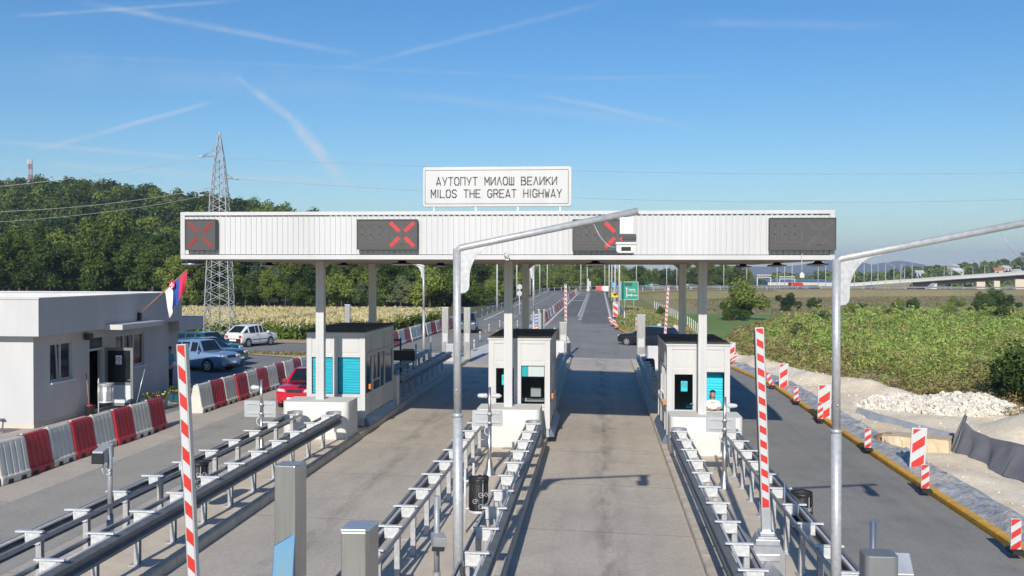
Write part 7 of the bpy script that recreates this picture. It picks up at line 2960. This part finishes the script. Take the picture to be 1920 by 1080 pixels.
PROTO = {}
for key, args in {
    'oak': ('broad_tree', 12, 4.6, 9, 'leaf_a', 1, 'round', 7000, .26), 'ash': ('broad_tree', 13, 4.0, 10, 'leaf_b', 2, 'round', 6500, .25), 'dark': ('broad_tree', 12, 4.4, 8, 'leaf_c', 3, 'round', 6500, .26),
    'poplar': ('tall_tree', 15, 3.2, 11, 'leaf_b', 4, 'tall', 6500, .24), 'acacia': ('tall_tree', 14, 3.9, 9, 'leaf_a', 5, 'tall', 6000, .25), 'willow': ('willow_shrub', 6.0, 3.2, 8, 'leaf_willow', 6, 'bush', 6000, .16),
    'bush': ('shrub', 4.2, 2.7, 7, 'leaf_b', 7, 'bush', 6000, .15), 'dbush': ('shrub', 3.6, 2.6, 7, 'leaf_c', 8, 'bush', 9000, .10)}.items():
    PROTO[key] = make_tree(*args)
KIND = {'oak': 'round-crowned mid-green tree', 'ash': 'lighter green spreading tree', 'dark': 'dark green dense tree', 'poplar': 'tall narrow pale green tree', 'acacia': 'tall loose-crowned tree', 'willow': 'grey-green bushy willow', 'bush': 'light green leafy shrub', 'dbush': 'dark green low shrub'}
placed = set()


def plant(key, x, y, s, where, group, z=None, seed=0):
    t = PROTO[key]
    zz = TZ(x, y) - .1 if z is None else z
    lab = KIND[key] + ' ' + where
    rz = (x * 12.9898 + y * 78.233) % 6.283
    sc = (s, s, s)
    if key not in placed:
        placed.add(key)
        t.location, t.rotation_euler, t.scale = (x, y, zz), (0, 0, rz), sc
        t['label'], t['group'] = lab, group
        if 'shrub' in t.name:
            t['category'] = 'shrub'
    else:
        t = dup(t, (x, y, zz), rz, lab, group, sc)
    return t


rnd = random.Random(21)
# wood behind the corn field: rows of trees one can tell apart, in photo order
FRONT = [(-30, 470, 'dark'), (20, 425, 'ash'), (62, 450, 'oak'), (100, 445, 'dark'), (140, 455, 'ash'), (182, 402, 'poplar'), (222, 440, 'oak'), (258, 455, 'dark'), (292, 448, 'dark'), (330, 470, 'ash'), (370, 455, 'oak'), (408, 470, 'dark'), (446, 462, 'acacia'), (486, 480, 'willow'),
         (520, 470, 'ash'), (556, 462, 'oak'), (596, 476, 'dark'), (634, 468, 'acacia'), (668, 482, 'ash'), (704, 470, 'oak'), (742, 488, 'dark'), (780, 474, 'ash'), (815, 480, 'oak'), (850, 486, 'acacia'), (882, 478, 'dark'), (910, 482, 'oak')]
whr = {0: 'at the left edge', 1: 'behind the office roof', 2: 'behind the flag and pylon', 3: 'left of the first booth', 4: 'behind the first booth', 5: 'between two booths', 6: 'left of the middle booth'}
for row, (Y0, dy) in enumerate(((152, 0), (170, -14), (190, -34))):
    for i, (px, py, key) in enumerate(FRONT):
        Y_ = Y0 + rnd.uniform(-5, 5) - (.0 if px < 700 else 0)
        pxx = px + (row * 17) % 40 + rnd.uniform(-6, 6)
        if px > 860:
            Y_ += 70
        p = at(pxx, 540, Y_)
        if row:
            key = rnd.choice(['oak', 'ash', 'dark', 'dark', 'oak', 'acacia'])
        pt = at(pxx, py + dy * .35 + rnd.uniform(-6, 10), Y_)
        H_ = pt.z - TZ(p.x, Y_)
        base = {'oak': 12, 'ash': 13, 'dark': 12, 'poplar': 15, 'acacia': 14, 'willow': 6}[key]
        s_ = min(1.5, max(.6, H_ / base)) if key != 'willow' else 1.1
        wi = min(6, int((px + 60) / 140))
        plant(key, p.x, Y_, s_, ('in the front of the wood ', 'in mid wood ', 'deep in the wood ')[row] + whr[wi], ('front trees ' if row == 0 else 'middle trees ' if row == 1 else 'back trees ') + 'of the wood, %s, %s' % (key, whr[wi]))
# bushes along the foot of the wood and the road bank
for px, Y_, key, s_ in [(350, 146, 'bush', 1.0), (395, 144, 'dbush', .9), (430, 146, 'willow', .6), (460, 144, 'bush', 1.1), (505, 145, 'oak', .42), (535, 146, 'dark', .40), (560, 143, 'bush', .9), (640, 144, 'bush', 1.2), (672, 145, 'willow', .7), (715, 146, 'bush', 1.2), (752, 145, 'willow', .85), (776, 144, 'willow', .7), (806, 143, 'bush', 1.5), (828, 146, 'dbush', 1.6), (848, 144, 'bush', 1.3),
                          (870, 150, 'bush', 1.3), (884, 158, 'willow', .6), (898, 150, 'bush', .8), (925, 165, 'bush', 1.0), (948, 185, 'dbush', 1.3), (975, 200, 'bush', 1.3)]:
    p = at(px, 560, Y_)
    plant(key, p.x, Y_, s_, 'at the foot of the wood ' + ('left of the first booth' if px < 580 else 'behind the first booth' if px < 740 else 'near the guard rail'), 'bushes at the foot of the wood, %s, part %d' % (key, 0 if px < 580 else 1 if px < 740 else 2))
# trees round the far bend and along the far side of the highway
for i in range(46):
    px = 900 + i * 11.2 + rnd.uniform(-4, 4)
    Y_ = 318 + rnd.uniform(0, 40) + (max(0, px - 1180) * .22)
    p = at(px, 540, Y_)
    key = rnd.choice(['oak', 'ash', 'dark', 'oak', 'ash'])
    py = 492 + rnd.uniform(-4, 8) if px < 1180 else interp(px, [(1180, 500), (1260, 503), (1330, 495), (1390, 501), (1420, 513)]) + rnd.uniform(-4, 4)
    zb = -1.6
    H_ = max(5, at(px, py, Y_).z - zb)
    wi = 'left of the road' if px < 1060 else 'behind the end of the road' if px < 1160 else 'behind the green board' if px < 1230 else 'beyond the highway, right of the booths'
    plant(key, p.x, Y_, H_ / {'oak': 12, 'ash': 13, 'dark': 12}[key], 'in the belt ' + wi, 'belt of trees %s, %s' % (wi, key), z=zb)
for i in range(26):
    px = 985 + i * 8 + rnd.uniform(-3, 3)
    Y_ = 292 + rnd.uniform(0, 12) + max(0, px - 1090) * .12
    p = at(px, 540, Y_)
    key = rnd.choice(['bush', 'dbush', 'bush'])
    plant(key, p.x, Y_, rnd.uniform(1.3, 2.0), 'behind the guard rail of the far bend', 'shrubs behind the far bend, ' + key, z=-.8)
# the single dark bushy tree on the verge and shrubs of the dry slope
for px, py, Y_, key, s_, lab in [(1392, 578, 148, 'bush', 1.5, 'standing alone at the left end of the scrub'), (1400, 560, 152, 'acacia', .45, 'twisted beside the lone bushy shrub'), (1378, 590, 146, 'dbush', .9, 'at the foot of the lone twisted tree'), (1478, 560, 185, 'dbush', 1.0, 'on the dry slope left of the truck-lane post'), (1526, 558, 195, 'dbush', .7, 'second on the dry slope, just left of the truck-lane post'),
                                   (1614, 560, 190, 'dbush', .45, 'small on the dry slope right of the truck-lane post'), (1682, 560, 188, 'bush', .6, 'on the dry slope below the bridge end'), (1712, 562, 180, 'dbush', .8, 'middle of the dry slope'), (1790, 558, 192, 'bush', .7, 'right of the middle of the dry slope'),
                                   (1842, 556, 195, 'dbush', 1.05, 'in the dark clump on the right of the dry slope'), (1866, 556, 196, 'dbush', 1.25, 'largest of the dark clump on the right of the dry slope'), (1890, 558, 194, 'dbush', .9, 'right end of the dark clump on the dry slope'), (1838, 572, 170, 'dbush', .8, 'before the dark clump on the dry slope'),
                                   (1240, 577, 140, 'bush', .35, 'low beside the first fence posts')]:
    p = at(px, py, Y_)
    plant(key, p.x, Y_, s_, lab, 'lone shrubs of the dry slope')
for x, y, s_ in ((17.9, 43.6, .80), (19.4, 42.6, .95), (20.4, 44.6, .9), (21.8, 42.4, 1.0)):
    plant('dbush', x, y, s_, 'in the dark clump behind the rubble heap at the right edge', 'dark clump behind the rubble')


rnd = random.Random(77)
k = 0
while k < 14:
    Y_ = rnd.uniform(75, 165)
    e = interp(Y_, [(52, 12.4), (66, 9.6), (92, 11.8), (120, 17), (150, 27), (180, 40)])
    x = e + rnd.uniform(3, 8 + Y_ * .42)
    if x > .46 * Y_:
        continue
    k += 1
    kk = rnd.choice(['bush', 'willow', 'bush', 'ash'])
    plant(kk, x, Y_, rnd.uniform(.40, .72) * {'bush': 1, 'willow': .7, 'ash': .32}[kk], 'growing out of the scrub', 'saplings growing out of the scrub')


def join_crowns(name, spots, m, seed, nper, leaf, H, label, cat):
    rng = np.random.default_rng(seed)
    P, N, T_ = [], [], []
    for (x, y, z, s_) in spots:
        lobes = []
        for i in range(6):
            th, u = rng.uniform(0, 6.28), rng.random()
            r_ = rng.uniform(1.5, 2.4) * s_
            lobes.append((x + 2.3 * s_ * u * math.cos(th), y + 2.3 * s_ * u * math.sin(th), z + H * s_ * rng.uniform(.35, .85), r_, r_ * .9))
        p, n, _ = crown_points(rng, nper, lobes)
        P.append(p)
        N.append(n)
        T_.append(np.full(nper, rng.normal() * .34 + .12))
    P, N = np.concatenate(P), np.concatenate(N)
    N[:, 2] += .4
    me = leaf_mesh(name, P, N, leaf, m, seed, tone=np.concatenate(T_))
    o = bpy.data.objects.new(name, me)
    COL.objects.link(o)
    tag(o, label, cat, kind='stuff')
    return o


spots = []
rnd = random.Random(8)
while len(spots) < 1150:
    az = rnd.uniform(-.78, -.16)
    Y_ = 190 + 270 * rnd.random() ** .9
    spots.append((az * Y_, Y_, TZ(az * Y_, Y_) - 1, rnd.uniform(.75, 1.35)))
join_crowns('hill_forest', spots, 'forest', 5, 620, .58, 10, 'leafy wood covering the hill behind the pylon', 'forest')
spots = []
while len(spots) < 420:
    az = rnd.uniform(.17, .62)
    Y_ = 560 + 260 * rnd.random()
    if az < .27 and Y_ < 640:
        continue
    spots.append((az * Y_, Y_, TZ(az * Y_, Y_) - 2, rnd.uniform(.7, 1.25)))
for i in range(130):
    px = rnd.uniform(1430, 1640)
    Y_ = rnd.uniform(660, 760)
    p = at(px, 540, Y_)
    spots.append((p.x, Y_, -5, rnd.uniform(.7, 1.1)))
join_crowns('far_forest', spots, 'forest', 6, 150, 1.5, 9, 'far wood on the low rise behind the bridge', 'forest')

# scrub: tall weeds and saplings over the waste ground
rng = np.random.default_rng(4)
P, N, S, MI, TN = [], [], [], [], []
rnd = random.Random(5)
for i in range(8200):
    Y_ = 40 + 150 * rnd.random() ** 1.2
    e = interp(Y_, SB) if Y_ < 66 else interp(Y_, [(66, 9.6), (92, 11.8), (120, 17), (150, 27), (180, 40)])
    x = e - .7 + rnd.random() ** 1.25 * (16 + Y_ * .62 - e * .3)
    if x > .47 * Y_ + 3:
        continue
    d = x - e
    big = .5 + .5 * mnoise.noise(Vector((x * .10, Y_ * .10, 3)))
    big2 = mnoise.noise(Vector((x * .33, Y_ * .28, 11)))
    h_ = (.34 + 1.05 * sm(0, 5, d) * max(.15, .35 + .95 * big + .55 * big2)) * rnd.uniform(.6, 1.3) * (1.7 if rnd.random() < .04 else 1) * (1 - .45 * sm(110, 180, Y_))
    n_ = int(105 if Y_ < 75 else 78 if Y_ < 110 else 46)
    q_ = rng.random(n_) ** .7
    th = rng.uniform(0, 6.28, n_)
    rr = rng.random(n_) ** .5 * (.35 + .45 * h_) * (1.05 - .6 * q_)
    z = TZ(x, Y_)
    dryk = .8 * (1 - sm(.5, 5 + 4 * big, d)) + .9 * max(0, mnoise.noise(Vector((x * .14, Y_ * .10, 21))) - .12)
    MI.append(np.full(n_, 1 if rnd.random() < dryk else 0))
    TN.append(np.full(n_, rnd.gauss(.12, .22)))
    P.append(np.stack([x + rr * np.cos(th), Y_ + rr * np.sin(th), z + h_ * q_ * 1.15], 1))
    nn = np.stack([np.cos(th), np.sin(th), .4 + .5 * rng.random(n_)], 1)
    N.append(nn)
    S.append(np.full(n_, (.043 + .009 * h_) * (.45 + .0125 * Y_)) * rng.uniform(.6, 1.5, n_))
P, N, S = np.concatenate(P), np.concatenate(N), np.concatenate(S)
N[:, 2] += .5
me = leaf_mesh('scrub', P, N, S, None, 3, elong=2.6, mats=['scrub', 'scrub_dry'], mi=np.concatenate(MI), tone=np.concatenate(TN))
o = bpy.data.objects.new('scrub', me)
COL.objects.link(o)
tag(o, 'tall tangled weeds and saplings over the waste ground on the right', 'scrub', kind='stuff')

# corn: green at the near edge, dry tops behind
P, N, MI = [], [], []
for i in range(30000):
    Y_ = 70 + 38 * rnd.random() ** 1.1
    x0 = interp(Y_, [(70, -21.5), (84, -18.0), (100, -16.6), (140, -19)])
    x = x0 - rnd.random() ** 1.1 * (42 + (Y_ - 70) * .75)
    edge_ = (Y_ - 70 < 1.2 + rnd.random() * 2.2) or (x0 - x < 1.6 and rnd.random() < (.65 if Y_ > 86 else .3))
    h_ = rnd.uniform(1.15, 1.4) * (.55 + .45 * sm(0, 4, Y_ - 68))
    z = TZ(x, Y_)
    n_ = 6
    q_ = np.array([rnd.random() for _ in range(n_)])
    if edge_:
        mi = np.where(q_ > .93, 1, 0)
    else:
        mi = np.where(q_ > .30 + .25 * mnoise.noise(Vector((x * .06, Y_ * .06, 1))), 1, 0)
        q_ = q_ * .55 + .45
    jit = rng.normal(size=(n_, 2)) * .16
    P.append(np.stack([x + jit[:, 0], Y_ + jit[:, 1], z + h_ * q_], 1))
    N.append(np.stack([rng.normal(size=n_), rng.normal(size=n_) - .5, .25 + 0 * q_], 1))
    MI.append(mi)
P, N, MI = np.concatenate(P), np.concatenate(N), np.concatenate(MI)
me = leaf_mesh('corn_field', P, N, np.full(len(P), .11) * (.3 + .010 * P[:, 1]), None, 7, elong=3.4, mats=['corn_green', 'corn_dry'], mi=MI, tone=.15 + .10 * np.sin(P[:, 0] * .9) * np.sin(P[:, 1] * .7 + P[:, 0] * .2))
o = bpy.data.objects.new('corn_field', me)
COL.objects.link(o)
tag(o, 'ripening corn field with dry straw-coloured tops and a green edge', 'corn field', kind='stuff')

# dry grass blades on verges, slope and islands of bare soil
P, N, S, GM = [], [], [], []
for i in range(30000):
    k = rnd.random()
    if k < .30:       # parking-side grass island
        Y_ = rnd.uniform(53.5, 58.3)
        x = rnd.uniform(-40, -15.2)
        if Y_ < 56.6 and x > -21 and (Y_ - 53.5) < (x + 14.6) * -0.45 + 2.9 and x < -15.4:
            continue
        s_ = .10
    elif k < .65:     # verge by the road and fence
        Y_ = rnd.uniform(62, 150)
        x = xr(Y_) + .3 + rnd.random() * 10
        s_ = .11
    else:             # dry slope below the highway
        Y_ = rnd.uniform(170, 330)
        x = rnd.uniform(20, .42 * Y_)
        s_ = .16
    GM.append(1 if .30 <= k < .65 else 0)
    P.append((x, Y_, TZ(x, Y_) + .08 + s_ * .3))
    N.append((rnd.uniform(-1, 1), rnd.uniform(-1, 1) - .4, .4))
    S.append(s_ * rnd.uniform(.7, 1.4))
me = leaf_mesh('dry_grass', np.array(P), np.array(N), np.array(S), None, 9, elong=2.2, mats=['dry_grass', 'verge_blades'], mi=np.array(GM))
o = bpy.data.objects.new('dry_grass', me)
COL.objects.link(o)
tag(o, 'dry yellowish grass tufts on the verges and the highway slope', 'grass', kind='stuff')

# loose stones strewn over the sand
q = MB()
rnd = random.Random(31)
for i in range(1100):
    y = rnd.uniform(18, 60)
    e = interp(y, SB)
    x0 = xr(y) + 1.2
    x = x0 + (e - x0) * rnd.random()
    s_ = rnd.uniform(.008, .026) * (2.0 if rnd.random() < .06 else 1)
    c = Vector((x, y, sandz(x, y) + s_ * .3))
    vs = [Vector((sx * s_ * rnd.uniform(.6, 1.2), sy * s_ * rnd.uniform(.6, 1.2), sz * s_ * rnd.uniform(.4, .8))) for sx in (-1, 1) for sy in (-1, 1) for sz in (-1, 1)]
    for f in ((0, 1, 3, 2), (4, 6, 7, 5), (0, 4, 5, 1), (2, 3, 7, 6), (0, 2, 6, 4), (1, 5, 7, 3)):
        q.face([c + vs[k] for k in f])
o = q.build('loose_stones', 'rubble')
tag(o, 'loose stones strewn over the pale sand', 'stones', kind='stuff')
